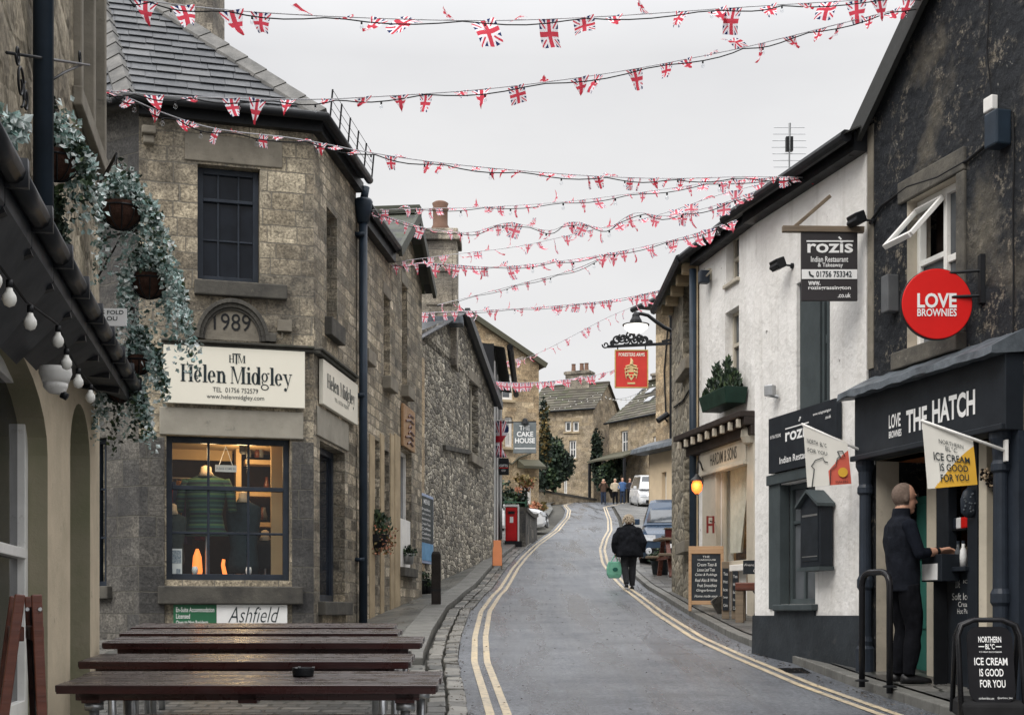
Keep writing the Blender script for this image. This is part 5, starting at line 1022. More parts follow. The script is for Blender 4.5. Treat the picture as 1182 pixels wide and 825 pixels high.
def build_flag(o, quad, split, mats):
    g = cloth(quad); n = len(g) - 1; mb = MB()
    for j in range(n):
        for i in range(n):
            u, v = (i + .5) / n, (j + .5) / n; A, B, C, D = g[j][i], g[j][i + 1], g[j + 1][i + 1], g[j + 1][i]
            s = [split((i + a) / n, (j + b) / n) for a, b in ((0, 0), (1, 0), (1, 1), (0, 1))]
            if all(s) or not any(s): mb.poly([A, B, C, D], 1 if all(s) else 0)
            else: mb.poly([A, B, D], int(split((i + .33) / n, (j + .33) / n))); mb.poly([B, C, D], int(split((i + .67) / n, (j + .67) / n)))
    fl = mb.build('flag_cloth', mats, o, True, smooth=True); return g
def on_flag(mb, g, s, u0, u1, v0, v1, bold=.01):       # lettering laid on the cloth, v downwards
    n = len(g) - 1; vs, fs = glyphs(s, bold); x0 = min(q.x for q in vs); x1 = max(q.x for q in vs); y0 = min(q.y for q in vs); y1 = max(q.y for q in vs); b = len(mb.v); mb.grp.append(len(mb.f))
    for q in vs: mb.p(flag_at(g, lerp(u0, u1, (q.x - x0) / (x1 - x0)), lerp(v1, v0, (q.y - y0) / (y1 - y0))))
    for f in fs: mb.f.append([b + k for k in f]); mb.m.append(0)
def flag_at(g, u, v):
    n = len(g) - 1; x, y = min(u * n, n - .001), min(v * n, n - .001); i, j = int(x), int(y); p = g[j][i].lerp(g[j][i + 1], x - i).lerp(g[j + 1][i].lerp(g[j + 1][i + 1], x - i), y - j); return p + V(0, -.011, 0)
b = HT.w(hu_(1161, -.1), -.1, HT.z(1161, 520, -.1)); d = b.y + .05; t = P(1063, 485, d); o = pole_flag(b, None, t, 0, 'yellow and white ice cream flag on a slanting pole over the hatch', 0)
g = build_flag(o, flag_pts(o, d, [(1064, 486), (1123, 507), (1128.5, 559), (1071, 564)]), lambda u, v: u + v * 1.02 > 1.16, [M_flagw, M_yel]); mb = MB()
for s, a, b_, y0, y1, bd in (('NORTHERN', .3, .78, .2, .27, 0), ('BL°C', .42, .65, .29, .38, 0), ('ICE CREAM', .17, .88, .43, .56, .015), ('IS GOOD', .27, .83, .6, .73, .015), ('FOR YOU', .27, .83, .78, .91, .015)): on_flag(mb, g, s, a, b_, y0, y1, bd)
mb.build('lettering', M_ink, o, True)
b = HT.w(hu_(1008, -.02), -.02, HT.z(1008, 526, -.02)); d = b.y - .02; t = P(925, 489, d); o = pole_flag(b, None, t, 0, 'pink and white flag with a line drawing on a slanting pole left of the columns', 0)
g = build_flag(o, flag_pts(o, d, [(927, 490), (978, 510), (983, 558), (932, 562)]), lambda u, v: (v > 1.25 - u * 1.05) and u > .5, [M_flagw, M_pink]); mb = MB()
for s, a, b_, y0, y1 in (('NORTH  BL°C', .06, .5, .2, .28), ('FOR YOU', .06, .5, .36, .43), ('MAKERS', .64, .92, .92, .97)): on_flag(mb, g, s, a, b_, y0, y1, 0)
for pts in ([(.1, 1), (.18, .7), (.12, .66), (.22, .55), (.4, .48), (.42, .55), (.5, .56)], [(.5, 1), (.55, .7), (.68, .6), (.72, .45), (.8, .38)], [(.74, .3), (.86, .26), (.9, .36), (.8, .42), (.74, .3)]): mb.tube([flag_at(g, *p) for p in pts], .0045, 4)
mb.build('drawing', M_ink, o, True); mb = MB(); mb.lathe([(.045, -.002), (.045, .003)], flag_at(g, .82, .74), 20, ax=(0, -1, 0)); mb.build('yellow_spot', M_yel, o, True)
# bike rail
def rail(pxs, pyt, pyb0, pyb1):
    a = gp(pxs[0], pyb0, .1); b = gp(pxs[1], pyb1, .1); o = thing('bike_rail', 'black steel hoop rail on the pavement beside the man at the hatch', 'railing', a); h = (pyb0 - pyt) / F * a.y; r = .12; q = b - a; e = V(q.x, q.y, 0).normalized(); z2 = h + .02
    pts = [V(0, 0, -.05), V(0, 0, h - r)] + [e * (r - r * math.cos(t)) + V(0, 0, h - r + r * math.sin(t)) for t in (.3, .7, 1.1, 1.57)] + [q - e * (r - r * math.cos(t)) + V(0, 0, -q.z + h - r + r * math.sin(t)) for t in (1.57, 1.1, .7, .3)] + [q + V(0, 0, -q.z + h - r), q + V(0, 0, -.05)]
    mb = MB(); mb.tube(pts, .028, 12); mb.build('hoop', mat('black_gloss_steel', (.015, .015, .017), .22, .3, 6), o, True, smooth=True); mb = MB()
    for p in (V(0, 0, 0), q): mb.lathe([(.06, .0), (.06, .012), (.035, .02)], p, 14)
    mb.build('base_collar', M_blk, o, True)
rail((995, 1027), 661, 786, 793)
# ice cream pavement sign
bl = gp(1092, 823, .1); br = bl + V(.58, -.12, 0); o = thing('pavement_sign', 'black hooped ice cream pavement sign with white lettering, nearest on the right', 'sign', (bl + br) / 2, math.atan2(-.12, .58)); k = bl.y / F; Wd = 34 * k; Ht = 108 * k; tilt = .16
mb = MB()
for s in (-1, 1):
    pts = [(-Wd, s * .3, .0)] + [(-Wd + .0, s * (.3 - .27 * (Ht - .12) / Ht), Ht - .12), (-Wd + .03, s * .06, Ht - .04), (-Wd + .12, s * .04, Ht)]; pts += [(-x, y, z) for x, y, z in pts[::-1]]; mb.tube(pts, .02, 8)
mb.build('frame', bpy.data.materials['black_gloss_steel'], o, True, smooth=True)
mb = MB(); ey = lambda z: -(.3 - .27 * z / Ht) + .0
z0, z1 = .1, Ht - .05; w_ = Wd - .06; pts = []
def rr(w, z0, z1, r): return [(w - r + r * math.sin(t), z1 - r + r * math.cos(t)) for t in (0, .5, 1.07, 1.57)] + [(w - r + r * math.cos(t), z0 + r - r * math.sin(t)) for t in (0, .5, 1.07, 1.57)] + [(-w + r - r * math.sin(t), z0 + r - r * math.cos(t)) for t in (0, .5, 1.07, 1.57)] + [(-w + r - r * math.cos(t), z1 - r + r * math.sin(t)) for t in (0, .5, 1.07, 1.57)]
mb.prism([(x, ey(z) - .012, z) for x, z in rr(w_, z0, z1, .08)], (0, .02, 0)); bd = mb.build('board', mat('black_sign_board', (.01, .01, .012), .65, .2, 4, spec=.08), o, True); mb = MB()
def bt(s, u0, u1, t0, t1, bold=.015):
    i = len(mb.v); put_text(mb, s, u0 * w_, u1 * w_, lerp(z0, z1, t0), lerp(z0, z1, t1), 0, bold)
    for q in mb.v[i:]: q.y = ey(q.z) - .0145
bt('NORTHERN', -.5, .5, .79, .87); bt('BL°C', -.2, .2, .7, .775); bt('ICE CREAM SINCE FOREVER', -.48, .5, .655, .675, 0); bt('ICE CREAM', -.72, .72, .49, .59); bt('IS GOOD', -.52, .52, .345, .445); bt('FOR YOU', -.52, .58, .2, .3); bt('northern-bloc.com', -.6, .05, .045, .075, 0); bt('@northern_bloc', .2, .85, .05, .08, 0)
for s in (-1, 1): mb.poly([(s * w_ * .25, ey(lerp(z0, z1, .73)) - .0145, lerp(z0, z1, .73)), (s * w_ * .5, ey(lerp(z0, z1, .73)) - .0145, lerp(z0, z1, .73)), (s * w_ * .5, ey(lerp(z0, z1, .742)) - .0145, lerp(z0, z1, .742)), (s * w_ * .25, ey(lerp(z0, z1, .742)) - .0145, lerp(z0, z1, .742))])
mb.build('lettering', M_wht, bd, local=True); mb = MB(); mb.loft([[(-Wd, -.32, -.02), (Wd, -.32, -.02), (Wd, .32, -.02), (-Wd, .32, -.02)], [(-Wd, -.3, .09), (Wd, -.3, .09), (Wd, .3, .09), (-Wd, .3, .09)], [(-Wd * .9, -.24, .12), (Wd * .9, -.24, .12), (Wd * .9, .24, .12), (-Wd * .9, .24, .12)]]); mb.build('base', M_rubber, o, True, bevel=.02)

# ---- white restaurant
RZ = Fr((2.74, 15.25), (3.375, 12.87)); ru = RZ.u; rzb = -.95; re = 4.55
rz = thing('restaurant_building', 'whitewashed restaurant with dark grey plinth and tall shuttered upper window', 'building', RZ.w(1.2, .5, rzb))
uw = (ru(919.5), ru(958), RZ.z(938, 470), RZ.z(938, 318)); lw_ = (ru(897), ru(941), RZ.z(918, 697), RZ.z(918, 556)); al = (ru(977), ru(1000), RZ.z(990, 712), RZ.z(985, 548))
mb = MB(RZ); wall(mb, 0, RZ.L, rzb, re, [uw, lw_], .2); shell(mb, 0, RZ.L, 0, 5, rzb, re); mb.build('wall', M_white, rz)
mb = MB(RZ)
for x0, x1 in ((-.01, lw_[0] - .02), (lw_[0] - .02, lw_[1] + .02), (lw_[1] + .02, RZ.L + .02)):
    top = lambda x: (HY - 710) / F * RZ.w(x, 0, 0).y if x0 < lw_[0] - .1 or x0 > lw_[1] else lw_[2] - .02
    mb.loft([[(x, -.045, rzb), (x, .0, rzb), (x, .0, top(x)), (x, -.045 + .02, top(x))] for x in [lerp(x0, x1, k / 4) for k in range(5)]])
mb.build('plinth', M_plinth, rz)
mb = MB(RZ); mb.box(ru(999), ru(1004.5), -.05, .02, RZ.z(1002, 709), RZ.z(1000, 545)); mb.build('pilaster', M_white, rz, bevel=.02)
mb = MB(RZ); mb.box(ru(918), ru(942), .04, .08, uw[2], uw[3]); mb.box(ru(915), ru(960), -.03, .1, uw[2] - .06, uw[2] - .0); mb.build('shutter', M_grey, rz, bevel=.006)
window(rz, RZ, ru(942.5), uw[1], uw[2], uw[3], (.45,), (.5,), .06, M_grey, M_glass, .05, .09, name='upper_window')
window(rz, RZ, lw_[0] + .1, lw_[1] - .0, lw_[2], lw_[3], (.42,), (.68,), .1, M_grey, M_glass2, .06, .035, sill=(.06, .08, .07), sm_=M_grey, name='lower_window')
mb = MB(RZ); mb.box(ru(889), lw_[0] + .1, -.02, .1, lw_[2] - .05, lw_[3] + .05); mb.box(ru(889), ru(975), -.05, -.0, lw_[3] + .01, lw_[3] + .12); mb.build('door_panel', M_grey, rz, bevel=.006)
cu = MB(RZ); cu.box(lw_[0] + .1, lw_[1], .3, .31, lw_[2], lw_[3]); cu.build('curtain', M_putty, rz)
for px, py in ((890, 452), (862, 445)): pass
ev = MB(RZ); slates(ev, [(-.3, -.22, re - .02), (RZ.L + .1, -.22, re - .02), (RZ.L + .1, 2.5, re + 1.5), (-.3, 2.5, re + 1.5)], .24, .34); ro = ev.build('roof', M_slated, rz); mb = MB(RZ); mb.tube([(-.3, -.24, re - .04), (RZ.L + .05, -.24, re - .04)], .06, 10); mb.box(-.02, RZ.L + .02, -.14, .0, re - .16, re + .02); mb.build('gutter', M_blk, ro, local=True, smooth=False)
mb = MB(RZ); mb.poly([(-.02, .0, re - .01), (-.02, 5, re - .01), (-.02, 2.5, re + 1.5)]); mb.build('gable_top', M_white, ro, local=True)
# hanging restaurant sign
yq = 12.86; wq = RZ.w(ru(996), 0, 0); wp = lambda px, py: P(px, py, yq); o = thing('hanging_sign', 'dark hanging restaurant sign with white lettering under a timber beam', 'sign', wp(957, 348)); c = WL[o.name]; k = yq / F
mb = MB(); mb.obox(V(0, 0, 41 * k), (32.5 * k, 0, 0), (0, .015, 0), (0, 0, 40.5 * k)); mb.build('board', mat('brown_black_board', (.035, .032, .034), .5, .15, 4), o, True, bevel=.004)
mb = MB(); mb.bar(wp(903, 264.5) - c, wp(997, 265.5) - c, .06, 7 * k); mb.bar(wp(917, 262) - c, wp(960, 224) - c + V(0, .06, 0), .03, .035); mb.build('beam', M_oldwood, o, True, bevel=.004); mb = MB()
S = lambda s, a, b_, y0, y1, bold=.015: put_text(mb, s, (a - 957.5) * k, (b_ - 957.5) * k, (348 - y0) * k, (348 - y1) * k, -.019, bold)
def stroke(mb, pts, w, k=1):
    for a, b in zip(pts, pts[1:]): mb.bar((a[0], -.018, a[1]), (b[0], -.018, b[1]), .004, w)
S('rozis', 932, 984.5, 292.5, 278, .02); S('Indian Restaurant', 936, 979, 303, 296.5, .012); S('& Takeaway', 944, 973, 310, 304, .012)
S('www.', 933, 947, 330, 325, .02); S('rozisgrassington', 933, 982, 336, 330.5, .02); S('.co.uk', 967, 982, 344, 338.5, .02); stroke(mb, [((931 - 957.5) * k, (348 - 279) * k), ((985 - 957.5) * k, (348 - 279) * k)], 1.6 * k); stroke(mb, [((968 - 957.5) * k, (348 - 274) * k), ((971 - 957.5) * k, (348 - 277) * k)], 1.8 * k); mb.box(-32 * k, 32 * k, -.0185, -.016, (348 - 322.5) * k, (348 - 311.5) * k); mb.build('lettering', M_wht, o, True)
mb = MB(); put_text(mb, '01756 753342', (942 - 957.5) * k, (983 - 957.5) * k, (348 - 320.5) * k, (348 - 313.5) * k, -.022, .02); mb.tube([((934 - 957.5) * k, -.022, (348 - 314) * k), ((935 - 957.5) * k, -.022, (348 - 318) * k), ((939 - 957.5) * k, -.022, (348 - 320) * k)], 1.0 * k, 5); mb.build('phone_number', M_ink, o, True)
# restaurant fascia board (on brackets), lamps, menu box, cameras
o = thing('restaurant_sign', 'charcoal restaurant board fixed to the white wall behind the pink flag', 'sign', RZ.w(ru(933), -.05, RZ.z(933, 545))); u0, u1 = ru(894), ru(973); z0 = RZ.z(894, 547); z1 = RZ.z(894, 484); mb = MB(RZ); mb.prism([(u0 + (x + 1) / 2 * (u1 - u0), -.07, z) for x, z in [(1 - .03, z1), (1, z1 - .05), (1, z0), (-1, z0), (-1, z1)]], (0, .055, 0)); mb.build('board', M_char, o)
mb = MB(RZ); zr = lambda t: lerp(z0, z1, t); ul = lambda t: lerp(u0, u1, t)
for s, a, b_, t0, t1, bd in (('rozis', .27, .64, .5, .72, .02), ('Indian Restaurant', .18, .72, .13, .25, .01), ('& Takeaway', .74, .96, .13, .22, .01), ('01756 753342', .03, .2, .62, .68, .01), ('www.rozisgrassington', .68, .93, .8, .86, .01), ('.co.uk', .85, .93, .7, .76, .01)): put_text(mb, s, ul(a), ul(b_), zr(t0), zr(t1), -.074, bd)
mb.box(ul(.27), ul(.62), -.074, -.072, zr(.72), zr(.74)); mb.tube([(ul(.48), -.072, zr(.8)), (ul(.5), -.072, zr(.86))], .012, 5); mb.build('lettering', M_wht, o)
def flood(fr, px, py, label, r=.05):
    u, z = fr.at(px, py, -.15); o = thing('floodlight', label, 'lamp', fr.w(u, -.15, z)); mb = MB(fr); mb.obox((u, -.15, z), (.085, 0, 0), (0, .05, .02), (0, -.02, .05)); mb.obox((u + .0, -.19, z - .03), (.09, 0, 0), (0, .02, -.01), (0, .003, .02)); mb.build('lamp_head', M_blk, o, bevel=.01); mb = MB(fr); mb.tube([(u, -.15, z), (u + .05, -.0, z - .02)], .011, 6); mb.lathe([(.03, 0), (.03, .02)], (u + .05, -.0, z - .02), 10, ax=(0, -1, 0)); mb.build('arm', M_blk, o)
flood(RZ, 989, 253, 'black floodlight at the wall end of the hanging restaurant sign'); flood(RZ, 898, 305, 'black floodlight left of the hanging restaurant sign')
o = thing('menu_box', 'black wall mounted menu box with a pitched top beside the restaurant window', 'menu box', RZ.w(ru(943), -.1, RZ.z(943, 655))); u0, u1 = ru(930, -.1), ru(953, -.1); z0, z1 = RZ.z(943, 654, -.1), RZ.z(943, 582, -.1); um = lerp(u0, u1, .5); mb = MB(RZ); mb.prism([(u0, -.16, z0), (u1, -.16, z0), (u1, -.16, z1), (um, -.16, z1 + .12), (u0, -.16, z1)], (0, .14, 0)); mb.build('case', M_char, o, bevel=.006); mb = MB(RZ); mb.loft([[(a, v, b) for v in (-.21, .0) for a, b in ()] or [(u0 - .03, v, z1 - .03), (um, v, z1 + .12), (u1 + .03, v, z1 - .03), (u1 + .03, v, z1 + .0), (um, v, z1 + .15), (u0 - .03, v, z1 + .0)] for v in (-.21, -.01)]); mb.build('lid', M_grey, o); mb = MB(RZ); mb.box(u0 - .03, u1 + .03, -.19, -.02, z0 - .04, z0); mb.build('ledge', M_grey, o); mb = MB(RZ); mb.box(u0 + .035, u1 - .035, -.166, -.161, z0 + .06, z1 - .03); mb.build('sheet', M_chalk, o)
mb = MB(RZ); mb.box(u0 + .05, u1 - .05, -.168, -.1665, z0 + .1, z0 + .11); mb.box(u0 + .05, u1 - .05, -.168, -.1665, z1 - .12, z1 - .1); mb.build('lettering', M_zinc, o)
def wallcam(fr, px, py, label, mt):
    u, z = fr.at(px, py, -.1); o = thing('wall_lamp', label, 'lamp', fr.w(u, -.1, z)); mb = MB(fr); mb.obox((u, -.1, z), (.04, .03, 0), (-.03, .04, 0), (0, 0, .06)); mb.build('lamp_head', mt, o, bevel=.01); mb = MB(fr); mb.tube([(u, -.1, z - .05), (u + .04, -.02, z - .07)], .02, 6); mb.build('arm', mt, o)
wallcam(RZ, 889, 451, 'small grey wall lamp on the restaurant corner', M_zinc)
# aerial on the roof
q = P(911, 200, 15.4); o = thing('tv_aerial', 'thin television aerial above the restaurant roof', 'aerial', q - V(0, 0, .05)); mb = MB(); mb.tube([(0, 0, -.6), (0, 0, .62)], .01, 6); mb.build('mast', M_zinc, o, True); mb = MB()
for i in range(7): z = .12 + .075 * i; w_ = .2 - .008 * abs(i - 3); mb.tube([(-w_, 0, z), (w_, .0, z)], .004, 4)
mb.tube([(-.0, 0, .1), (0, -.06, .6)], .008, 5); mb.build('elements', M_zinc, o, True); mb = MB(); mb.box(-.04, .04, -.03, .03, .3, .46); mb.build('box', M_blk, o, True)
# ---- white house with the putty coloured shopfront
BK = Fr((3.02, 21.8), (3.56, 19.15)); bu = BK.u; bzb = -.4; be = 5.8
bk_ = thing('shop_house', 'white house with a putty coloured shopfront and dentil cornice', 'building', BK.w(1.5, .5, bzb))
u1w = (bu(838), bu(853), BK.z(845, 325), BK.z(845, 268)); u2w = (bu(837), bu(853), BK.z(845, 435), BK.z(845, 357)); sw = (bu(833), bu(868), BK.z(850, 652), BK.z(850, 524))
mb = MB(BK); wall(mb, 0, BK.L, bzb, be, [u1w, u2w, sw], .2); shell(mb, 0, BK.L, 0, 5.5, bzb, be); mb.build('wall', M_white, bk_)
for w_ in (u1w, u2w): window(bk_, BK, *w_, (.5,), (.5,), .12, M_putty, M_glass2, .06, .03, heavy=(.5,), sill=(.03, .05, .06), sm_=M_putty, name='sash_window')
mb = MB(BK); ca, cb_ = bu(800), bu(879); cz1 = BK.z(806, 505); cz0 = BK.z(806, 524)
mb.box(ca, cb_, -.34, 0, cz1 - .05, cz1 + .04); mb.box(ca + .05, cb_, -.26, 0, cz1 - .16, cz1 - .05); mb.box(ca + .1, cb_, -.16, 0, cz1 - .3, cz1 - .16); mb.build('cornice', mat('dark_brown_cornice', (.035, .027, .024), .55, .3, 5), bk_, bevel=.012)
for k in range(9): mb = MB(BK); x = lerp(ca + .2, cb_ - .12, k / 8); mb.obox((x, -.3, cz1 - .13), (.03, 0, 0), (0, .03, 0), (0, 0, .06)); mb.build('dentil', M_putty, bk_, bevel=.008)
mb = MB(BK); fz1_ = cz1 - .3; fz0_ = cz1 - .62; mb.box(bu(815), bu(868), -.1, 0, fz0_, fz1_); mb.box(bu(812), bu(868), -.14, 0, fz0_ - .06, fz0_ - .0); fa2 = mb.build('fascia', M_putty, bk_, bevel=.008)
mb = MB(BK); put_text(mb, 'HARDIM & SONS', bu(827), bu(858), lerp(fz0_, fz1_, .2), lerp(fz0_, fz1_, .78), -.105, .01); mb.build('lettering', M_dressd, fa2, local=True)
mb = MB(BK); mb.box(bu(816), bu(832), -.08, .0, bzb, fz0_ - .06); mb.build('door_panel', M_putty, bk_, bevel=.01); mb = MB(BK); mb.box(bu(868), bu(876), -.08, .0, bzb, fz1_ + .1); mb.lathe([(.12, 0), (.16, .1), (.15, .2), (.06, .3)], (bu(872), -.06, fz1_ - .1), 12, ax=None); mb.build('pilaster', M_putty, bk_, bevel=.01)
mb = MB(BK); mb.box(bu(808), bu(815.5), -.02, .0, bzb, cz1 - .2); mb.build('white_strip', M_white, bk_)
window(bk_, BK, *sw, (.82,), (), .0, M_putty, M_clear, .07, .05, name='shop_window', sill=(.05, .14, .1), sm_=M_whitep)
mb = MB(BK); mb.box(.06, sw[1] + .2, 1.2, 1.25, bzb, fz1_); mb.poly([(.06, .22, sw[2]), (sw[1], .22, sw[2]), (sw[1], 1.2, sw[2]), (.06, 1.2, sw[2])]); mb.poly([(.06, .22, fz1_), (sw[1], .22, fz1_), (sw[1], 1.2, fz1_), (.06, 1.2, fz1_)]); 
for x in (.06, sw[1] + .2): mb.poly([(x, .25, bzb), (x, 1.2, bzb), (x, 1.2, fz1_), (x, .25, fz1_)])
mb.build('interior', mat('stone_coloured_room', (.55, .5, .38), .8, .3, 4), bk_)
mb = MB(BK); n_ = 14
g0 = [(lerp(sw[0] + .05, sw[0] + .55, k / n_), .12 + .03 * math.sin(k * 2.1), sw[2] + .2) for k in range(n_ + 1)]; g1 = [(lerp(sw[0] + .05, sw[0] + 1.0, k / n_), .12 + .03 * math.sin(k * 2.1), sw[3]) for k in range(n_ + 1)]
for k in range(n_): mb.poly([g0[k], g0[k + 1], g1[k + 1], g1[k]])
mb.build('lace_curtain', mat('lace', (.6, .57, .5), .9), bk_)
ev = MB(BK); slates(ev, [(-.15, -.22, be - .02), (BK.L + 1.2, -.22, be - .02), (BK.L + 1.2, 2.5, be + 1.5), (-.15, 2.5, be + 1.5)], .28, .4); ro = ev.build('roof', M_slated, bk_); mb = MB(BK); mb.tube([(-.15, -.26, be - .05), (BK.L + 1.0, -.26, be - .05)], .07, 10); mb.box(0, BK.L + 1, -.16, 0, be - .2, be); mb.build('gutter', M_blk, ro, local=True)
mb = MB(BK); mb.box(BK.L, BK.L + .9, .0, 3, bzb, be); mb.build('end_wall', M_white, bk_)
mb = MB(BK); mb.tube([(-.02, -.1, bzb), (-.02, -.1, 5.55)], .06, 10); mb.build('drainpipe', M_navy2, bk_, smooth=True)
il = bpy.data.lights.new('lantern_lamp', 'POINT'); il.energy = 4; il.color = (1, .6, .25); il.shadow_soft_size = .08
M_warm = emis('warm_lit_glass', (1, .17, .03), 1.5); M_warmw = emis('lit_lamp_glass', (1, .97, .88), 1.1)
q = BK.w(bu(804.5, -.45), -.45, 0); q = P(804.5, 562, q.y - .1); o = thing('wall_lantern', 'lit amber lantern on a curved bracket in front of the downpipe', 'lantern', q); lo = bpy.data.objects.new('lantern_lamp', il); COL.objects.link(lo); lo.location = q + V(-.05, -.2, .05)
mb = MB(); mb.lathe([(.03, -.1), (.075, -.05), (.085, .03), (.06, .09)], n=14); mb.build('glass', M_warm, o, True, smooth=True); mb = MB(); mb.lathe([(.11, .09), (.1, .11), (.045, .16), (.02, .2)], n=14); mb.lathe([(.03, -.12), (.02, -.1)], n=8); mb.build('cap', M_blk, o, True)
wl = BK.w(bu(817), -.08, q.z + .3) - q; mb = MB(); mb.tube([V(0, 0, .2), V(.02, .02, .38), wl * .5 + V(0, 0, .42 - wl.z * .5 + .02), wl + V(0, 0, .05), wl + V(0, 0, -.2)], .014, 6); mb.build('bracket', M_blk, o, True)
q = BK.w(bu(853, .5), .5, BK.z(853, 560, .5)); il3 = il.copy(); il3.energy = 7; l3 = bpy.data.objects.new('pendant_light', il3); COL.objects.link(l3); l3.location = q - V(.16, .12, .0); o = thing('pendant_lamp', 'glowing round lamp hanging inside the putty shopfront window', 'lamp', q); mb = MB(); mb.ball((0, 0, 0), .085, 14, 10); mb.build('globe', M_warm, o, True, smooth=True); mb = MB(); mb.tube([(0, 0, .08), (0, 0, 1.0)], .008, 5); mb.build('cord', M_blk, o, True)
mb = MB(); u, z = bu(863, .3), BK.z(863, 505, .3); o = thing('pendant_lamp', 'dark bell shaped lamp shade high in the putty shopfront window', 'lamp', BK.w(bu(858, .4), .4, BK.z(858, 545, .4))); mb.lathe([(.22, 0), (.2, .06), (.1, .2), (.05, .4), (.03, .6)], n=16); mb.build('shade', M_navy, o, True, smooth=True)
o = thing('letter_sign', 'red letter H sign fixed beside the amber lantern', 'sign', BK.w(bu(820, -.25), -.25, BK.z(820, 615, -.25))); mb = MB(); z = .2
for s in (-.045, .045): mb.box(s - .014, s + .014, -.02, .02, -.0, .26)
mb.box(-.032, .032, -.019, .019, .11, .145); mb.box(-.06, .06, -.021, .019, .24, .255); mb.build('letter', mat('red_paint', (.16, .025, .022), .5), o, True); mb = MB(); mb.tube([(0, 0, .18), (.1, .25, .18)], .012, 5); mb.build('arm', M_blk, o, True)
u, z = BK.at(814, 320, -.1)
o = thing('wall_light', 'small dark floodlight on the white house beside the downpipe', 'lamp', BK.w(u, -.1, z)); mb = MB(BK); mb.obox((u, -.12, z), (.07, 0, 0), (0, .08, 0), (0, 0, .1)); mb.build('lamp_head', M_navy, o, bevel=.02); mb = MB(BK); mb.tube([(u, -.1, z), (u + .35, -.12, z + .02)], .015, 5); mb.box(u - .09, u + .02, -.05, 0, z - .04, z + .14); mb.build('arm', M_putty, o)
o = thing('window_box', 'dark green window box with small conifers on the white house', 'planter', BK.w(bu(836), -.2, BK.z(836, 470))); mb = MB(BK); u0, u1 = bu(819, -.2), bu(854, -.15); z0, z1 = BK.z(836, 470, -.2), BK.z(836, 452, -.2); mb.loft([[(u0 + .06, -.34, z0), (u1 - .06, -.34, z0), (u1 - .06, -.04, z0), (u0 + .06, -.04, z0)], [(u0, -.38, z1), (u1, -.38, z1), (u1, -.02, z1), (u0, -.02, z1)]]); mb.build('trough', mat('dark_green_paint', (.012, .035, .025), .5, .3), o, bevel=.01); mb = MB(BK)
for k in range(5):
    x = lerp(u0 + .12, u1 - .12, k / 4); h = .46 if k in (1, 3) else .26
    for j in range(150): t = rnd(0, 1); a = rnd(0, 6.28); rr_ = .13 * (1 - t * .85); leaf(mb, (x + rr_ * math.cos(a) * rnd(.5, 1), -.2 + rr_ * math.sin(a), z1 - .04 + h * t), rnd(.03, .06), int(rnd(0, 1) < .3), 2.2, (0, 0, 1))
mb.build('foliage', [M_leaf, M_leafdark], o)
# ---- lichened narrow building, warm stone pub beyond
NB = Fr((2.99, 25.3), (3.0, 21.86)); nu = NB.u; nz = 6.1
nb = thing('narrow_building', 'narrow lichened stone house front between the white house and the pub', 'building', NB.w(1.7, .5, 0)); a_ = (nu(788.5), nu(799.5), NB.z(794, 420), NB.z(794, 313)); b_ = (nu(790), nu(799), NB.z(794, 625), NB.z(794, 512)); mb = MB(NB); wall(mb, 0, NB.L, -.3, nz - .3, [a_, b_], .3); shell(mb, 0, NB.L, 0, 4, -.3, nz - .3); mb.build('wall', M_narrow, nb)
for w_, n_ in ((a_, 'upper_window'), (b_, 'window')): window(nb, NB, *w_, (.5,), (.5,), .24, M_putty, M_glass, .06, .04, sill=(.12, .14, .2), lintel=(.12, .22), sm_=M_dress, name=n_)
mb = MB(NB); mb.box(nu(800.5), nu(806), -.03, .0, -.3, nz - .5); mb.build('quoin', M_dressw, nb, bevel=.01)
rf = MB(NB); slates(rf, [(-.35, -.25, nz - .35), (NB.L + .1, -.25, nz - .35), (NB.L + .1, 2.2, nz + 1), (-.35, 2.2, nz + 1)], .3, .4); ro = rf.build('roof', M_slated, nb); mb = MB(NB); mb.tube([(-.35, -.3, nz - .36), (NB.L, -.3, nz - .36)], .07, 8); mb.build('gutter', M_blk, ro, local=True); mb = MB(NB)
mb = MB(NB)
for k in range(5): mb = MB(NB); mb.box(.1 + .75 * k, .28 + .75 * k, -.22, 0, nz - .55, nz - .38); mb.build('corbel', M_dressw, nb, bevel=.02)
mb = MB(NB); mb.tube([(nu(779), -.02, NB.z(779, 470)), (nu(790), -.02, NB.z(790, 462)), (nu(797), -.02, NB.z(797, 450))], .015, 5); mb.build('cable', M_rubber, nb)
FP = Fr(((757 - CX) / F * 42, 42), ((800 - CX) / F * 40, 40)); fu = FP.u
fp = thing('pub_house', 'warm stone pub with a cream ground floor and dark hood, beyond the narrow house', 'building', FP.w(4, .5, 1)); ht = FP.z(757, 352); hz_ = FP.z(763, 524)
mb = MB(FP); wall(mb, 0, FP.L, hz_, ht, [], .2); shell(mb, 0, FP.L, 0, 5, .5, ht); mb.build('upper_wall', M_sandy, fp)
w_ = (fu(772), fu(777.5), FP.z(775, 604), FP.z(775, 545)); mb = MB(FP); wall(mb, .0, FP.L, .3, hz_, [w_], .2, -.25); mb.box(0, .04, -.25, 0, .3, hz_); mb.build('cream_front', M_creamw, fp); window(fp, FP, *w_, (.5,), (.5,), -.12, M_whitep, M_glass, .1, .05, sill=(.1, .12, .1), sm_=M_whitep)
mb = MB(FP); mb.loft([[(x, -.25, hz_ + .0), (x, -.75, hz_ + .02), (x, -.7, hz_ + .16), (x, -.02, hz_ + .42)] for x in (-.3, FP.L)]); mb.build('hood', M_lead, fp, recalc=True)
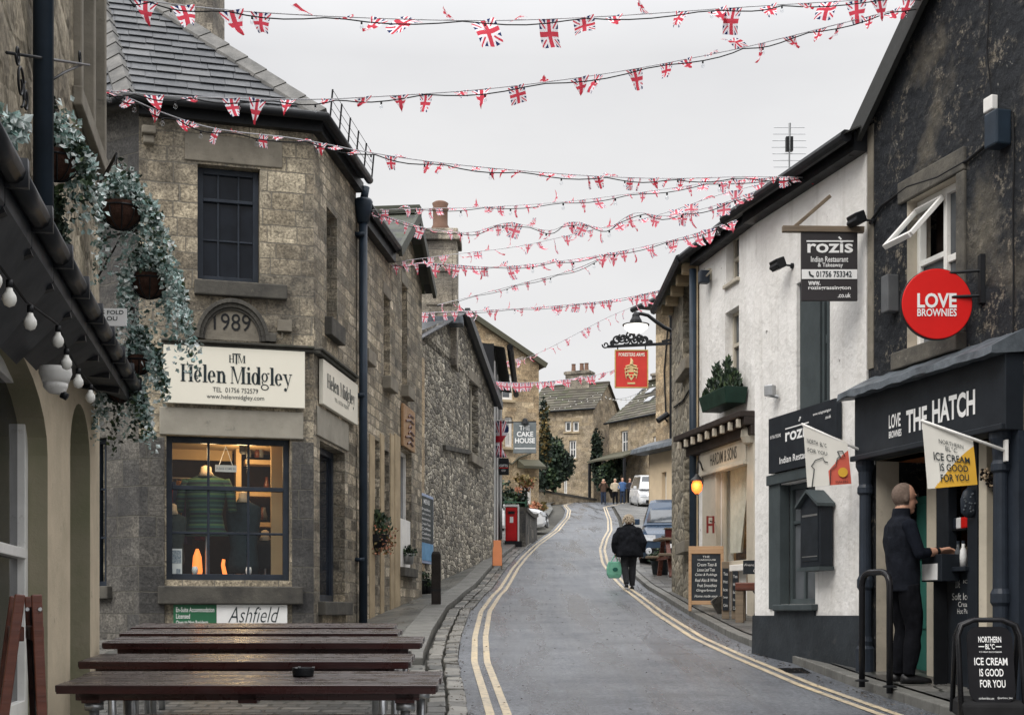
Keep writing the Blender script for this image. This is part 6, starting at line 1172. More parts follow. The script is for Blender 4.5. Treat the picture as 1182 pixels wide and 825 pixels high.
rf = MB(FP); slates(rf, [(-.5, -.5, ht - .05), (FP.L, -.5, ht - .05), (FP.L, 2.5, ht + 1.7), (.6, 2.5, ht + 1.7)], .3, .45); rf.poly([(-.5, -.5, ht - .06), (FP.L, -.5, ht - .06), (FP.L, .0, ht - .06), (-.5, 3, ht - .06)]); ro = rf.build('roof', M_slated, fp); mb = MB(FP); mb.tube([(-.5, -.55, ht - .1), (FP.L, -.55, ht - .1)], .09, 8); mb.build('gutter', M_blk, ro, local=True)
mb = MB(FP); mb.tube([(1.0, -.05, ht - .1), (1.0, -.05, hz_ + .4)], .05, 8); mb.tube([(fu(770), -.04, FP.z(770, 480)), (fu(768), -.04, FP.z(768, 430)), (fu(772), -.04, FP.z(772, 380))], .025, 5); mb.build('drainpipe', M_blk, fp)
q = FP.w(fu(772), -.15, FP.z(772, 482)); o = thing('wall_camera', 'small black camera on the warm stone pub wall', 'camera', q); mb = MB(); mb.tube([(-.22, -.12, -.12), (.1, .0, .1)], .09, 8); mb.build('housing', M_blk, o, True); mb = MB(); mb.tube([(.0, 0, 0), (.1, .15, -.1)], .03, 6); mb.build('arm', M_blk, o, True)
# pub sign, iron scrollwork and street lamp, all on the pub wall
Y = 35.5; k = Y / F; p_ = lambda px, py: P(px, py, Y); c = p_(728.5, 448); o = thing('pub_sign', 'red pub sign with a gold crest hanging from black iron scrollwork', 'pub sign', c); X = lambda px: (px - 728.5) * k; Z = lambda py: (448 - py) * k
mb = MB(); mb.box(X(710), X(747.5), -.04, .04, Z(447), Z(405)); mb.build('board', mat('faded_red_board', (.55, .045, .035), .5, .15, 3), o, True, bevel=.01); mb = MB()
for a, b in (((709.6, 404.6), (747.9, 404.6)), ((709.6, 447.4), (747.9, 447.4)), ((710, 405), (710, 447)), ((747.5, 405), (747.5, 447))): mb.bar((X(a[0]), -.03, Z(a[1])), (X(b[0]), -.03, Z(b[1])), .05, .03)
mb.build('frame', mat('gold_paint', (.5, .33, .12), .5), o, True); mb = MB(); put_text(mb, 'FORESTERS ARMS', X(714), X(744), Z(411.5), Z(407.5), -.045, .02)
mb.build('lettering', M_signw, o, True); mb = MB()
mb.prism([(X(a), -.044, Z(b)) for a, b in ((724, 427), (733, 427), (733.4, 433), (728.5, 439.5), (723.6, 433))], (0, -.008, 0)); mb.ball((X(728.5), -.045, Z(424)), (.075, .012, .08), 10, 8)
for q in (-1, 1):
    for a, b, c_ in ((3, 424, 6), (4, 427, 7.2), (5, 431, 7), (4.6, 435, 6.2)): mb.tube([(X(728.5 + q * a * .6), -.046, Z(b - 2)), (X(728.5 + q * c_), -.046, Z(b - 1)), (X(728.5 + q * (c_ - .6)), -.046, Z(b + 2.4))], [.03, .026, .008], 5)
mb.tube([(X(728.5), -.046, Z(421)), (X(729.2), -.046, Z(417)), (X(728), -.046, Z(413.5))], [.05, .04, .01], 6); mb.box(X(724), X(733), -.05, -.042, Z(443.5), Z(441.5)); mb.build('crest', mat('gold_crest', (.62, .48, .24), .5, .2, 20), o, True); mb = MB(); mb.prism([(X(a), -.053, Z(b)) for a, b in ((725.5, 430), (731.5, 430), (731.5, 432), (725.5, 432))], (0, -.002, 0)); mb.ball((X(728.5), -.055, Z(434.5)), (.03, .004, .03), 8, 6); mb.build('shield_charge', M_red, o, True)
mb = MB(); mb.bar((X(701), 0, Z(400)), (X(783), 0, Z(396)), .05, .07); mb.bar((X(764), 0, Z(394)), (X(783), 0, Z(391)), .05, .06); scroll(mb, (X(699), 0, Z(398)), .09, 3, 1.2, .02)
for i, (px, py, r, a) in enumerate(((712, 393, .13, 0), (718, 391, .12, 2), (723, 393, .11, 4), (728, 388, .14, 1), (733, 393, .11, 3), (738, 391, .12, 5), (743, 393, .13, 2), (750, 396, .07, 1), (707, 396, .07, 0))): scroll(mb, (X(px), 0, Z(py)), r, a, 1.3, .026); scroll(mb, (X(px) + .02, 0, Z(py) + .03), r * .8, a + 3, 1.1, .022)
for px in (713, 745): mb.tube([(X(px), 0, Z(405)), (X(px), 0, Z(399))], .018, 6)
mb.build('iron_bracket', M_blk, o, True)
Y = 34; k = Y / F; c = P(734, 381, Y); o = thing('street_lamp', 'black swan neck street lamp lit white above the pub sign', 'street lamp', c); X = lambda px: (px - 734) * k; Z = lambda py: (381 - py) * k
mb = MB(); mb.tube([(X(734), 0, Z(362)), (X(740), 0, Z(362)), (X(748), 0, Z(364)), (X(757), 0, Z(371)), (X(767), .0, Z(378)), (X(779), .2, Z(381))], [.04, .045, .045, .05, .05, .05], 8); mb.lathe([(.09, 0), (.05, .1), (.03, .22)], (X(777), .1, Z(397)), 10); mb.tube([(X(777), .1, Z(380)), (X(777), .1, Z(394))], .06, 8); mb.build('arm', M_blk, o, True, smooth=True)
mb = MB(); mb.lathe([(.04, Z(360)), (.09, Z(363)), (.1, Z(366)), (.15, Z(370)), (.16, Z(373.5)), (.34, Z(374.5)), (.34, Z(375.5))], n=18); mb.build('hood', M_blk, o, True); mb = MB(); mb.lathe([(.3, Z(375.6)), (.29, Z(379)), (.18, Z(383)), (.03, Z(384.5))], n=18); mb.build('glass', M_warmw, o, True, smooth=True)
q = P(772, 340, 33.5); o = thing('weathervane', 'small black finial and vane on the pub roof', 'weathervane', P(773, 352, 33.5)); mb = MB(); mb.tube([(0, 0, -.3), (0, 0, .55)], .03, 6); mb.tube([(-.25, 0, .33), (.2, 0, .36)], .025, 5); mb.box(-.07, .07, -.05, .05, .36, .5); mb.build('vane', M_blk, o, True)

# ================================================================== FAR END
ck = Fr((-.6, 57.0), (1.06, 58.5)); ck = Fr((-4.5, 56.5), ((622 - CX) / F * 58.5, 58.5)); cu_ = ck.u; zr_ = ck.z(622, 420); zap = ck.z(536, 362); L = ck.L
o = thing('cake_house', 'warm sandstone cake shop gable with white sash windows beyond the post box', 'building', ck.w(4, .5, 3)); w1 = (cu_(569), cu_(592), ck.z(580, 461), ck.z(580, 431)); w2_ = (cu_(583), cu_(591.5), ck.z(588, 516), ck.z(588, 481)); dr = (cu_(600), cu_(614), ck.z(607, 592), ck.z(607, 551))
mb = MB(ck); wall(mb, 0, L, 1.5, zr_, [w1, w2_, dr], .25); ua_ = cu_(536); mb.poly([(0, 0, zr_), (L, 0, zr_), (ua_, 0, zap), (0, 0, zap - .3)]); shell(mb, 0, L, 0, 8, 1.5, zr_); mb.build('wall', M_sandy, o)
for w_ in (w1, w2_): window(o, ck, *w_, (.5,), (.5,), .1, M_whitep, M_glass2, .12, .05, heavy=(.5,), sill=(.1, .1, .12), sm_=M_dressw, name='sash_window')
window(o, ck, *dr, (.5,), (.6,), .12, M_whitep, M_glass, .14, .06, name='door')
rf = MB(ck); slates(rf, [(L + .25, 8, zr_ - .1), (L + .25, -.15, zr_ - .1), (ua_, -.15, zap + .1), (ua_, 8, zap + .1)], .4, .5); rf.bar((ua_, -.16, zap + .12), (L + .3, -.16, zr_ - .08), .1, .22); rf.build('roof', M_stoneslate, o); mb = MB(ck); mb.loft([[(x, -.0, ck.z(607, 530)), (x, -.9, ck.z(607, 540)), (x, -.9, ck.z(607, 543)), (x, 0, ck.z(607, 540))] for x in (cu_(597), L)]); mb.tube([(cu_(582), -.06, ck.z(590, 531)), (cu_(590), -.08, ck.z(590, 536)), (cu_(598), -.08, ck.z(590, 528)), (cu_(612), -.08, ck.z(590, 522))], .05, 6); mb.build('porch_hood', M_stoneslate, o)
q = P(606, 523, 56.5); k = 56.5 / F; o = thing('hanging_sign', 'grey THE CAKE HOUSE sign hanging from an iron arm', 'sign', q); mb = MB(); mb.box(-13.5 * k, 13 * k, -.05, .05, 0, 35.5 * k); mb.build('board', mat('grey_green_board', (.16, .18, .185), .6), o, True, bevel=.01); mb = MB()
for s, a, b_, y0, y1 in (('THE', -6.5, 5.5, 26.5, 32), ('CAKE', -9.5, 9.5, 19, 25), ('HOUSE', -11.5, 11.5, 11.5, 17.5)): put_text(mb, s, a * k, b_ * k, y0 * k, y1 * k, -.055, .03)
mb.box(-12 * k, 12 * k, -.054, -.051, 5 * k, 6 * k); mb.build('lettering', M_wht, o, True); mb = MB(); mb.bar((-24 * k, 0.3, 36.5 * k), (13 * k, 0, 36.5 * k), .06, .06); mb.lathe([(.16, 0), (.1, .2), (.04, .25)], (0, -.15, 33 * k), 10); mb.build('arm', M_blk, o, True)
# black and white striped shopfront seen edge on past the rubble gable, flag, board
ST = Fr((-.5, 37.0), (-.32, 44.5)); su = ST.u
o = thing('striped_shopfront', 'narrow black and white striped shop corner beyond the rubble gable', 'building', ST.w(2, .5, 1)); mb = MB(ST); wall(mb, 0, ST.L, .6, ST.z(583, 466), [], .1); shell(mb, 0, ST.L, 0, 5, .6, ST.z(583, 466)); mb.build('wall', M_blk, o); mb = MB(ST)
for x in (.25, 2.4, 5.6): mb = MB(ST); mb.box(x, x + .16, -.03, .0, .9, ST.z(583, 480)); mb.build('white_post', M_whitep, o); rf = MB(ST); zt = ST.z(583, 470); slates(rf, [(-.0, -.25, zt), (ST.L + .1, -.25, zt), (ST.L + .1, 2.0, zt + .5), (-.0, 2.0, zt + .5)], .4, .5); rf.build('roof', M_slated, o); mb = MB(ST); mb.tube([(-.3, -.45, zt - .03), (ST.L + .3, -.45, zt - .03)], .09, 8); mb.build('gutter', M_blk, o)
q = P(576, 486, 38.6); o = thing('hanging_flag', 'union flag hanging down beside the striped shop corner', 'flag', q); kq = 38.6 / F; mb = MB(); mb.loft([[(-.1 - .0 * z, -.05, -z * 42 * kq), (.18 + .1 * math.sin(z * 7), -.1 + .08 * math.sin(z * 9), -z * 42 * kq), (.18 + .1 * math.sin(z * 7), -.085 + .08 * math.sin(z * 9), -z * 42 * kq), (-.1, -.035, -z * 42 * kq)] for z in [k / 10 for k in range(11)]]); hf = mb.build('flag_cloth', M_ink, o, True, smooth=True); FLAGQ = hf; mb = MB(); mb.tube([(-.15, .0, .0), (.3, -.12, .06)], .015, 6); mb.build('pole', M_whitep, o, True)
q = P(579, 538, 41.5); k = 41.5 / F; o = thing('shop_sign', 'small black projecting sign with a red stripe beside the striped shop corner', 'sign', q); mb = MB(); mb.box(-4 * k, 8.5 * k, -.05, .05, -10 * k, 8 * k); mb.build('board', M_blk, o, True, bevel=.02); mb = MB(); put_text(mb, 'GIFTS', -2.5 * k, 7 * k, -1 * k, 2 * k, -.055); put_text(mb, 'CO', 0, 4.5 * k, -6 * k, -4 * k, -.055); mb.build('lettering', M_wht, o, True); mb = MB(); mb.box(-3 * k, 7.5 * k, -.054, -.051, -2.4 * k, -1.6 * k); mb.build('stripe', M_red, o, True); mb = MB(); mb.bar((-11 * k, 0, 8.6 * k), (8 * k, 0, 8.6 * k), .04, .04); mb.build('arm', M_blk, o, True)
q = P(576, 658, 37.6); q = gp(574, 656, .1); k = q.y / F; o = thing('pavement_sign', 'small orange pavement board at the foot of the rubble gable corner', 'sign', q); mb = MB(); mb.obox(V(0, 0, 18 * k), (5.3 * k, 0, 0), (0, .03, 0), (0, .12, 15 * k)); mb.build('board', mat('orange_board', (.62, .22, .09), .6, .1, 3), o, True, bevel=.01); mb = MB()
for s in (-1, 1): mb.bar((s * 5 * k, -.12, 0), (s * 5 * k, .1, 34 * k), .03, .03)
mb.bar((5 * k, .35, 0), (5 * k, .1, 34 * k), .03, .03); mb.build('frame', M_oldwood, o, True)
# post box in its pillar, wall, plants, white car
q = gp(592, 628, .1); k = q.y / F; o = thing('post_box', 'red post box set in a white frame at the left pavement edge', 'post box', q); M_prd = mat('post_box_red', (.5, .012, .014), .35, .15, 4); w_ = 8.6 * k; h = 43 * k
mb = MB(); mb.box(-w_, w_ * .62, -.02, .4, .1, h); mb.build('body', M_prd, o, True, bevel=.03); mb = MB(); mb.box(-w_ * .62, w_ * .25, -.05, -.021, h * .82, h * .88); mb.build('slot', M_blk, o, True); mb = MB(); mb.box(-w_ * .4, w_ * .05, -.035, -.021, h * .58, h * .74); mb.build('notice', M_wht, o, True); mb = MB(); mb.box(-w_ * .8, w_ * .42, -.045, -.02, h * .9, h * .93); mb.box(-w_ * .75, w_ * .4, -.03, -.02, .2, h * .54); mb.build('door', M_prd, o, True, bevel=.01)
mb = MB()
for a, b in ((w_ * .64, w_ * .86), (-w_ * 1.12, -w_ * 1.02)): mb.box(a, b, -.04, .42, .0, h + .08)
mb.box(-w_ * 1.02, w_ * .64, -.04, .42, h + .01, h + .08); mb.build('frame', M_whitep, o, True); mb = MB(); mb.box(-w_ * 1.1, w_ * 1.2, -.06, .45, -.3, .1); mb.build('base', M_blk, o, True)
sw_ = Fr((q.x + .25, q.y + .1), (q.x + 1.0, q.y + 9)); o = thing('garden_wall', 'dark stone garden wall between the post box and the white car', 'wall', sw_.w(3, 0, 1.6)); mb = MB(sw_); zt = P(0, 578, q.y).z
mb.loft([[(x, -.15, .8), (x, .35, .8), (x, .35, max(G(q.y + x) + .75, zt - .3)), (x, -.15, max(G(q.y + x) + .75, zt - .3))] for x in (0, 2, 4, 5.4)]); mb.build('stone_face', M_pil, o); mb = MB(sw_); mb.loft([[(x, -.2, z), (x, .4, z), (x, .4, z + .12), (x, -.2, z + .12)] for x, z in [(x, max(G(q.y + x) + .75, zt - .3)) for x in (0, 2, 4, 5.4)]]); mb.build('coping', M_dressd, o)
bush('shrub', 'green shrubs above the post box in front of the cake shop', P(594, 576, 48), .55, .5, .55, 700, .12, [M_leaf, M_leafdark], 'shrub'); bush('shrub', 'reddish brown plant by the cake shop door', P(606, 562, 50), .45, .4, .4, 400, .12, [M_leafaut, M_petal], 'shrub'); bush('shrub', 'low orange plants in front of the white car', P(621, 588, 52.5), .4, .3, .25, 300, .1, [M_petal, M_leafaut], 'shrub')
mb = MB()
o = thing('railing', 'thin green rail above the post box', 'railing', P(594, 585, 45)); k = 45 / F
for z in (0, 6): mb.tube([(-11 * k, 0, z * k), (13 * k, .4, z * k)], .02, 5)
for x in (-11, 1, 13): mb.tube([(x * k, 0, -8 * k), (x * k, 0, 8 * k)], .02, 5)
mb.build('rails', M_green, o, True)
# ---- houses at the top of the street
def house(name, label, A, B, z0, ze, dep, rise, wins, mt, rm, ridge_in=None, chim=()):
    fr = Fr(A, B); o = thing(name, label, 'house', fr.w(fr.L / 2, .5, z0)); ops = [(fr.u(a), fr.u(b), fr.z((a + b) / 2, d), fr.z((a + b) / 2, c)) for a, b, c, d, *_ in wins]
    mb = MB(fr); wall(mb, 0, fr.L, z0, ze, ops, .2); shell(mb, 0, fr.L, 0, dep, z0, ze, cap=False); h = dep / 2
    for x in (0, fr.L): mb.poly([(x, 0, ze), (x, dep, ze), (x, h, ze + rise)])
    mb.build('wall', mt, o)
    for q, w_ in zip(ops, wins): window(o, fr, *q, xs=w_[4], zs=w_[5], v=.1, fm=M_whitep, pm=M_glass2, fw=.11, bw=.06, sill=(.1, .1, .14), lintel=(.12, .25), sm_=M_dressw, name=w_[6] if len(w_) > 6 else 'window')
    rf = MB(fr); slates(rf, [(-.2, -.25, ze - .1), (fr.L + .2, -.25, ze - .1), (fr.L + .2, h, ze + rise), (-.2, h, ze + rise)], .4, .6, .03, .02); slates(rf, [(fr.L + .2, dep + .25, ze - .1), (-.2, dep + .25, ze - .1), (-.2, h, ze + rise), (fr.L + .2, h, ze + rise)], .8, 1.2, .03); rf.bar((-.2, h, ze + rise + .03), (fr.L + .2, h, ze + rise + .03), .3, .14); ro = rf.build('roof', rm, o)
    mb = MB(fr); mb.tube([(-.2, -.3, ze - .1), (fr.L + .2, -.3, ze - .1)], .08, 6); mb.build('gutter', M_blk, ro, local=True)
    for u, w_, hh in chim:
        mb = MB(fr); mb.box(u - w_, u + w_, h - .5, h + .5, ze, ze + rise + hh); mb.box(u - w_ - .1, u + w_ + .1, h - .6, h + .6, ze + rise + hh - .25, ze + rise + hh - .05); c = mb.build('chimney', M_chim, ro, local=True)
        for k in (-.5, .2, .6): mb = MB(fr); mb.lathe([(.18, 0), (.15, .5), (.18, .6)], (u + w_ * k, h, ze + rise + hh), 10); mb.build('chimney_pot', M_terra, ro, local=True)
    return fr, o, ro
k = 1 / F
X = lambda px, d: (px - CX) / F * d
Zp = lambda py, d: (HY - py) / F * d
f1, o1, r1 = house('stone_house', 'tall stone house with three light window at the top of the street', (X(612, 101), 101), (X(685, 99), 99), 6, Zp(473, 100), 6, 2.3, [(652, 659, 486, 498, (), ()), (661, 668, 486, 498, (), ()), (657, 665, 508, 529, (.5,), (.5,)), (650.5, 654.5, 553, 570, (), (), 'door')], M_far, M_stoneslate, chim=[(2.8, .95, 1.0)])
f2, o2, r2 = house('stone_house', 'long stone house with mossy slab roof and rooflights at the top of the street', (X(703, 98), 98), (X(775, 92), 92), 6.5, Zp(483, 96), 8, 3.2, [(717, 724.5, 497, 522, (.5,), (.5,)), (754, 762, 503, 523, (.5,), (.5,))], M_far, M_stoneslate)
mb = MB(f2)
for u, t in ((1.0, .62), (2.3, .35), (2.6, .6), (3.9, .5)): z = Zp(483, 96); mb.loft([[(u, a * 4.2 - .1, z + a * 3.3 + .06), (u + .7, a * 4.2 - .1, z + a * 3.3 + .06), (u + .7, a * 4.2 - .14, z + a * 3.3 + .16), (u, a * 4.2 - .14, z + a * 3.3 + .16)] for a in (t, t + .12)])
mb.build('rooflight', M_zinc, r2, local=True)
mb = MB(f2); z = f2.z(735, 527); mb.loft([[(u, -2.2, z - .3), (u, 0, z + .45), (u, 0, z + .55), (u, -2.2, z - .18)] for u in (.3, 4.6)]); mb.build('porch_roof', M_stoneslate, o2); mb = MB(f2)
for u in (.4, 2.2, 4.5): mb.box(u - .08, u + .08, -2.1, -1.95, 6.5, z - .3)
mb.build('porch_post', M_blk, o2)
house('stone_house', 'grey roofed house end behind the red pub sign at the top of the street', (X(728, 120), 120), (X(800, 116), 116), 7, Zp(462, 118), 6, 2.2, [], M_far, M_slate, chim=[(1.2, .6, .8)])
bush('garden_tree', 'dark evergreen bush covering the left house corner at the top of the street', P(640, 536, 90), 1.45, 1.1, 1.8, 3600, .22, [M_leafdark, M_leaf], 'tree', lumps=16)
bush('garden_tree', 'thin yellow brown tree beside the cake shop gable', P(629, 505, 78), .42, .5, 2.2, 1000, .18, [M_leafaut, M_leafdark], 'tree', lumps=12)
bush('garden_tree', 'rounded dark bush in front of the long stone house', P(706, 552, 95.5), 1.2, 1.0, 1.35, 2600, .2, [M_leafdark, M_leaf], 'tree', lumps=14)
bush('climbing_ivy', 'tall narrow ivy between the two stone houses at the top of the street', P(689, 528, 97.5), .45, .6, 1.9, 1300, .2, [M_leafdark], 'ivy', lumps=12)
fw2 = Fr((X(615, 88), 88), (X(688, 96), 96)); o = thing('garden_wall', 'low stone garden wall in front of the tall stone house', 'wall', fw2.w(2, 0, 7)); mb = MB(fw2); mb.box(0, fw2.L, 0, .4, 6, Zp(572, 92)); mb.build('stone_face', M_far, o); mb = MB(fw2); mb.box(-.05, fw2.L + .05, -.05, .45, Zp(572, 92), Zp(572, 92) + .14); mb.build('coping', M_dressd, o)
fw3 = Fr((X(728, 100), 100), (X(800, 86), 86)); o = thing('garden_wall', 'low stone garden wall right of the group of people', 'wall', fw3.w(2, 0, 8)); mb = MB(fw3); mb.box(0, fw3.L, 0, .4, 6.5, 9.2); mb.build('stone_face', M_far, o); mb = MB(fw3); mb.box(-.05, fw3.L + .05, -.05, .45, 9.2, 9.33); mb.build('coping', M_dressd, o)

# ================================================================== FURNITURE
def pub_table(d, pl, pr, py, dep, label):
    xl, xr = X(pl, d), X(pr, d); xl = max(xl, -2.86 - .184 * (d - 9.4) + .02 if d > 9 else xl); z = Zp(py, d); o = thing('pub_table', label, 'table', V((xl + xr) / 2, d + dep / 2, z - .74 + .0767 * dep / 2), 0, 'wet red brown pub tables'); o.rotation_euler = (math.atan(.0767), 0, 0); h = (xr - xl) / 2
    mb = MB(); n_ = 4 if dep > .5 else 3; w_ = dep / n_
    for i in range(n_): mb.box(-h + R.uniform(0, .012), h - R.uniform(0, .012), -dep / 2 + i * w_ + .004, -dep / 2 + (i + 1) * w_ - .004, .7, .74 - R.uniform(0, .003))
    mb.build('tabletop', M_table, o, True, bevel=.006); mb = MB()
    for y in (-dep / 2 + .05, dep / 2 - .05): mb.box(-h + .1, h - .1, y - .02, y + .02, .655, .7)
    for x in (-h * .82, 0, h * .82): mb.box(x - .05, x + .05, -dep / 2 + .03, dep / 2 - .03, .64, .699)
    mb.build('apron', M_tableside, o, True, bevel=.004)
    mb = MB(); mb.box(-h + .015, h - .015, -dep / 2 - .008, -dep / 2 + .003, .695, .737); mb.build('front_edge', M_tableside, o, True)
    lm = MB(); lm.tube([(0, 0, .64), (0, 0, -.02)], .026, 12); lm.lathe([(.05, .6), (.05, .64)], n=12); lm.lathe([(.04, -.02), (.04, .02)], n=12); me = lm.mesh('leg', M_zinc, True)
    for x in (-h * .82, h * .82):
        for y in (-dep / 2 + .09, dep / 2 - .09): l = link('leg', me, o, True); l.location = (x + (.05 if y > 0 else 0), y, 0)
    if dep > .5:
        for s in (-1, 1):
            mb = MB()
            for i in range(2): mb.box(-h + .12, h - .12, s * .62 - .13 + i * .135, s * .62 - .005 + i * .135, .39, .43)
            mb.build('bench', M_table, o, True, bevel=.005); mb = MB()
            for x in (-h * .8, h * .8): mb.bar((x, s * .62, .37), (x, s * .2, .37), .04, .03); mb.tube([(x, s * .62, .38), (x, s * .62, 0)], .022, 10)
            mb.build('bench_frame', M_zinc, o, True)
    return o
pub_table(7.0, 66, 507, 789, .62, 'nearest pub table with the black ashtray on its top')
pub_table(8.15, 92, 475, 762, .46, 'second pub table back, shorter than the one behind it')
pub_table(9.4, 105, 488, 740.5, .46, 'third pub table back, reaching furthest right behind the second')
pub_table(10.45, 112, 461, 730, .42, 'fourth pub table back, just before the last one under the shop window')
pub_table(11.4, 118, 456, 723, .42, 'farthest pub table, against the corner shop below the hotel notice')
q = P(350, 781, 7.33); q.z = Zp(789, 7) + .0767 * .33 + .002; o = thing('ashtray', 'round black ashtray on the nearest pub table', 'ashtray', q); mb = MB(); mb.lathe([(.056, 0), (.06, .03), (.06, .046), (.052, .046), (.048, .012), (.001, .012)], n=24); mb.build('bowl', M_blk, o, True, smooth=False, bevel=.003); mb = MB()
for a in (0, 2.1, 4.2): mb.obox((.056 * math.cos(a), .056 * math.sin(a), .046), (.006, 0, 0), (0, .006, 0), (0, 0, .004))
mb.build('notch', M_zinc, o, True)
# red framed board at the lower left
c = V(X(34, 4.6), 4.6, G(4.6)); o = thing('folding_board', 'red brown folding pavement board seen edge on at the lower left corner', 'sign', c, rad(22)); T_ = Zp(686, 4.6) - c.z; kk = 4.6 / F
for s, x1 in ((-1, -.2), (1, .075)):
    mb = MB()
    for y in (-.05, .5): mb.bar((s * .02 + (0 if s > 0 else -.012), y, T_), (x1, y, 0), .045, .034, up=(1, 0, 0))
    for t in (.04, .9): mb.bar((lerp(s * .02, x1, 1 - t), -.03, T_ * t), (lerp(s * .02, x1, 1 - t), .48, T_ * t), .04, .05)
    fr_ = mb.build('frame', M_mahog, o, True, bevel=.004); mb = MB(); a = V(s * .02, -.02, T_ * .97); b = V(x1, -.02, .12); mb.prism([a, b, b + V(0, .5, 0), a + V(0, .5, 0)], (.012 * s, 0, 0)); mb.build('board', M_chalk, fr_, local=True)
mb = MB(); mb.tube([(-.15, -.09, .3), (.06, -.09, .33)], .008, 6); mb.ball((-.15, -.09, .3), .02, 8, 6); mb.ball((.06, -.09, .33), .02, 8, 6); mb.build('stay', M_blk, o, True); mb = MB()
for x, z in ((-.01, T_ - .05), (.03, T_ - .05), (-.07, T_ * .6), (.045, T_ * .55), (.06, T_ * .25)): mb.lathe([(.008, 0), (.006, .006)], (x, -.074, z), 8, ax=(0, -1, 0))
mb.build('screw_head', M_zinc, o, True)
# right: chalk board, strips, timber table, bucket
q = gp(815, 705, .1); kq = q.y / F; o = thing('chalk_board', 'wood framed chalk board with white handwriting, beside the putty shopfront', 'sign', q, rad(-8)); w_, h = 20 * kq, 75 * kq; mb = MB(); th = .22
def fb(mb, x0, x1, z0, z1, y0, y1, s=1):      # leaning slab
    f = lambda y, z: s * (y - th * (1 - z / h)); mb.loft([[(x0, f(y0, z0), z0), (x1, f(y0, z0), z0), (x1, f(y1, z0), z0), (x0, f(y1, z0), z0)], [(x0, f(y0, z1), z1), (x1, f(y0, z1), z1), (x1, f(y1, z1), z1), (x0, f(y1, z1), z1)]])
for s in (1, -1):
    fb(mb, -w_, w_, h * .88, h, -.02, .015, s); fb(mb, -w_, -w_ + .045, 0, h * .88, -.02, .015, s); fb(mb, w_ - .045, w_, 0, h * .88, -.02, .015, s); fb(mb, -w_ + .045, w_ - .045, h * .1, h * .16, -.018, .013, s)
mb.build('frame', M_pine, o, True, bevel=.004); mb = MB(); fb(mb, -w_ + .044, w_ - .044, h * .16, h * .88, -.006, .004); bd = mb.build('board', M_chalk, o, True); mb = MB()
def ct(s, u0, u1, t0, t1, bold=0, shear=.25):
    i = len(mb.v); put_text(mb, s, u0 * w_, u1 * w_, t0 * h, t1 * h, 0, bold, shear)
    for v in mb.v[i:]: v.y = -.009 - th * (1 - v.z / h)
for s, a, b_, t0, t1 in (('THE', -.2, .2, .82, .85), ('WAREHOUSE', -.5, .55, .775, .8), ('Cream Teas &', -.5, .6, .69, .74), ('Loose Leaf Teas', -.5, .5, .61, .66), ('Cakes & Puddings', -.62, .62, .53, .58), ('Real Ales & Wine', -.62, .62, .45, .5), ('Fruit Smoothies', -.5, .6, .37, .42), ('Gingerbread', -.55, .55, .29, .34), ('Home made soup', -.65, .65, .2, .25)): ct(s, a, b_, t0, t1, .0, .2 if t1 < .77 else 0)
mb.build('lettering', M_chalkw, bd, local=True)
q = gp(829, 707, .1); o = thing('tin_bucket', 'dented dark bucket lying beside the chalk board', 'bucket', q); mb = MB(); mb.lathe([(.07, -.12), (.1, .1), (.105, .11), (.09, .1), (.06, -.1)], (0, -.15, .1), 16, ax=(-.3, -.3, .6)); mb.build('pail', mat('dull_tin', (.1, .095, .085), .55, .4, 9, .3, metal=.3), o, True, smooth=False); mb = MB(); mb.tube([(-.1, -.18, .14), (-.04, -.24, .24), (.06, -.2, .22)], .006, 5); mb.build('handle', M_blk, o, True)
q = gp(858, 718, .1); kq = q.y / F; o = thing('timber_table', 'rustic timber table with thick legs in front of the putty shopfront', 'table', q, rad(-14)); x0, x1 = -9 * kq, 26 * kq; z1 = 46 * kq; mb = MB()
mb.box(x0, x1, -.05, .5, z1 - 9 * kq, z1); mb.build('tabletop', M_mahog, o, True, bevel=.01)
for x in (x0 + .05, x1 - .07):
    for y in (.02, .4): mb = MB(); mb.box(x - .05, x + .06, y - .05, y + .05, -.02, z1 - 9 * kq); mb.build('leg', M_oldwood, o, True, bevel=.01)
q2 = gp(842, 714, .1); kq = q2.y / F; o = thing('chalk_strip', 'pair of narrow chalk strips on weathered posts beside the timber table', 'sign', q2 + V(0, -.12, 0), rad(-10)); mb = MB()
for x in (-6, 5): mb.box((x - 4.3) * kq, (x + 4.3) * kq, .0, .05, 0, (60 - x) * kq)
mb.build('post', M_oldwood, o, True, bevel=.008)
for x, hh in ((-6, 58), (5, 55)):
    mb = MB(); mb.box((x - 3.4) * kq, (x + 3.4) * kq, -.02, -.003, 10 * kq, hh * kq); b_ = mb.build('board', M_chalk, o, True); mb = MB()
    for i, s in enumerate(('Tea', 'Hot', 'Ice', 'Soup', 'Cake')): put_text(mb, s, (x - 2.4) * kq, (x + 2.4) * kq, (hh - 8 - 9 * i) * kq, (hh - 4.5 - 9 * i) * kq, -.023, 0)
    mb.build('lettering', M_chalkw, b_, local=True)
c = V(q.x + .22, q.y + .12, q.z + z1 + .002); kq = q.y / F; o = thing('coffee_board', 'small chalk board about coffee standing on the timber table', 'sign', c, rad(-14)); mb = MB(); mb.box(-.2, .22, -.012, .012, 10 * kq, 26 * kq); mb.build('board', M_chalk, o, True, bevel=.003); mb = MB(); put_text(mb, 'French Pressing', -.18, .2, 18.5 * kq, 22 * kq, -.015, 0, .2); put_text(mb, 'Coffee', -.06, .1, 12 * kq, 16 * kq, -.015, 0, .2); mb.build('lettering', M_chalkw, o, True); mb = MB()
for x in (-.15, .16): mb.bar((x, .0, 0), (x, .0, 12 * kq), .012, .012); mb.bar((x, .1, 0), (x, .0, 18 * kq), .012, .012)
mb.build('easel', M_oldwood, o, True)
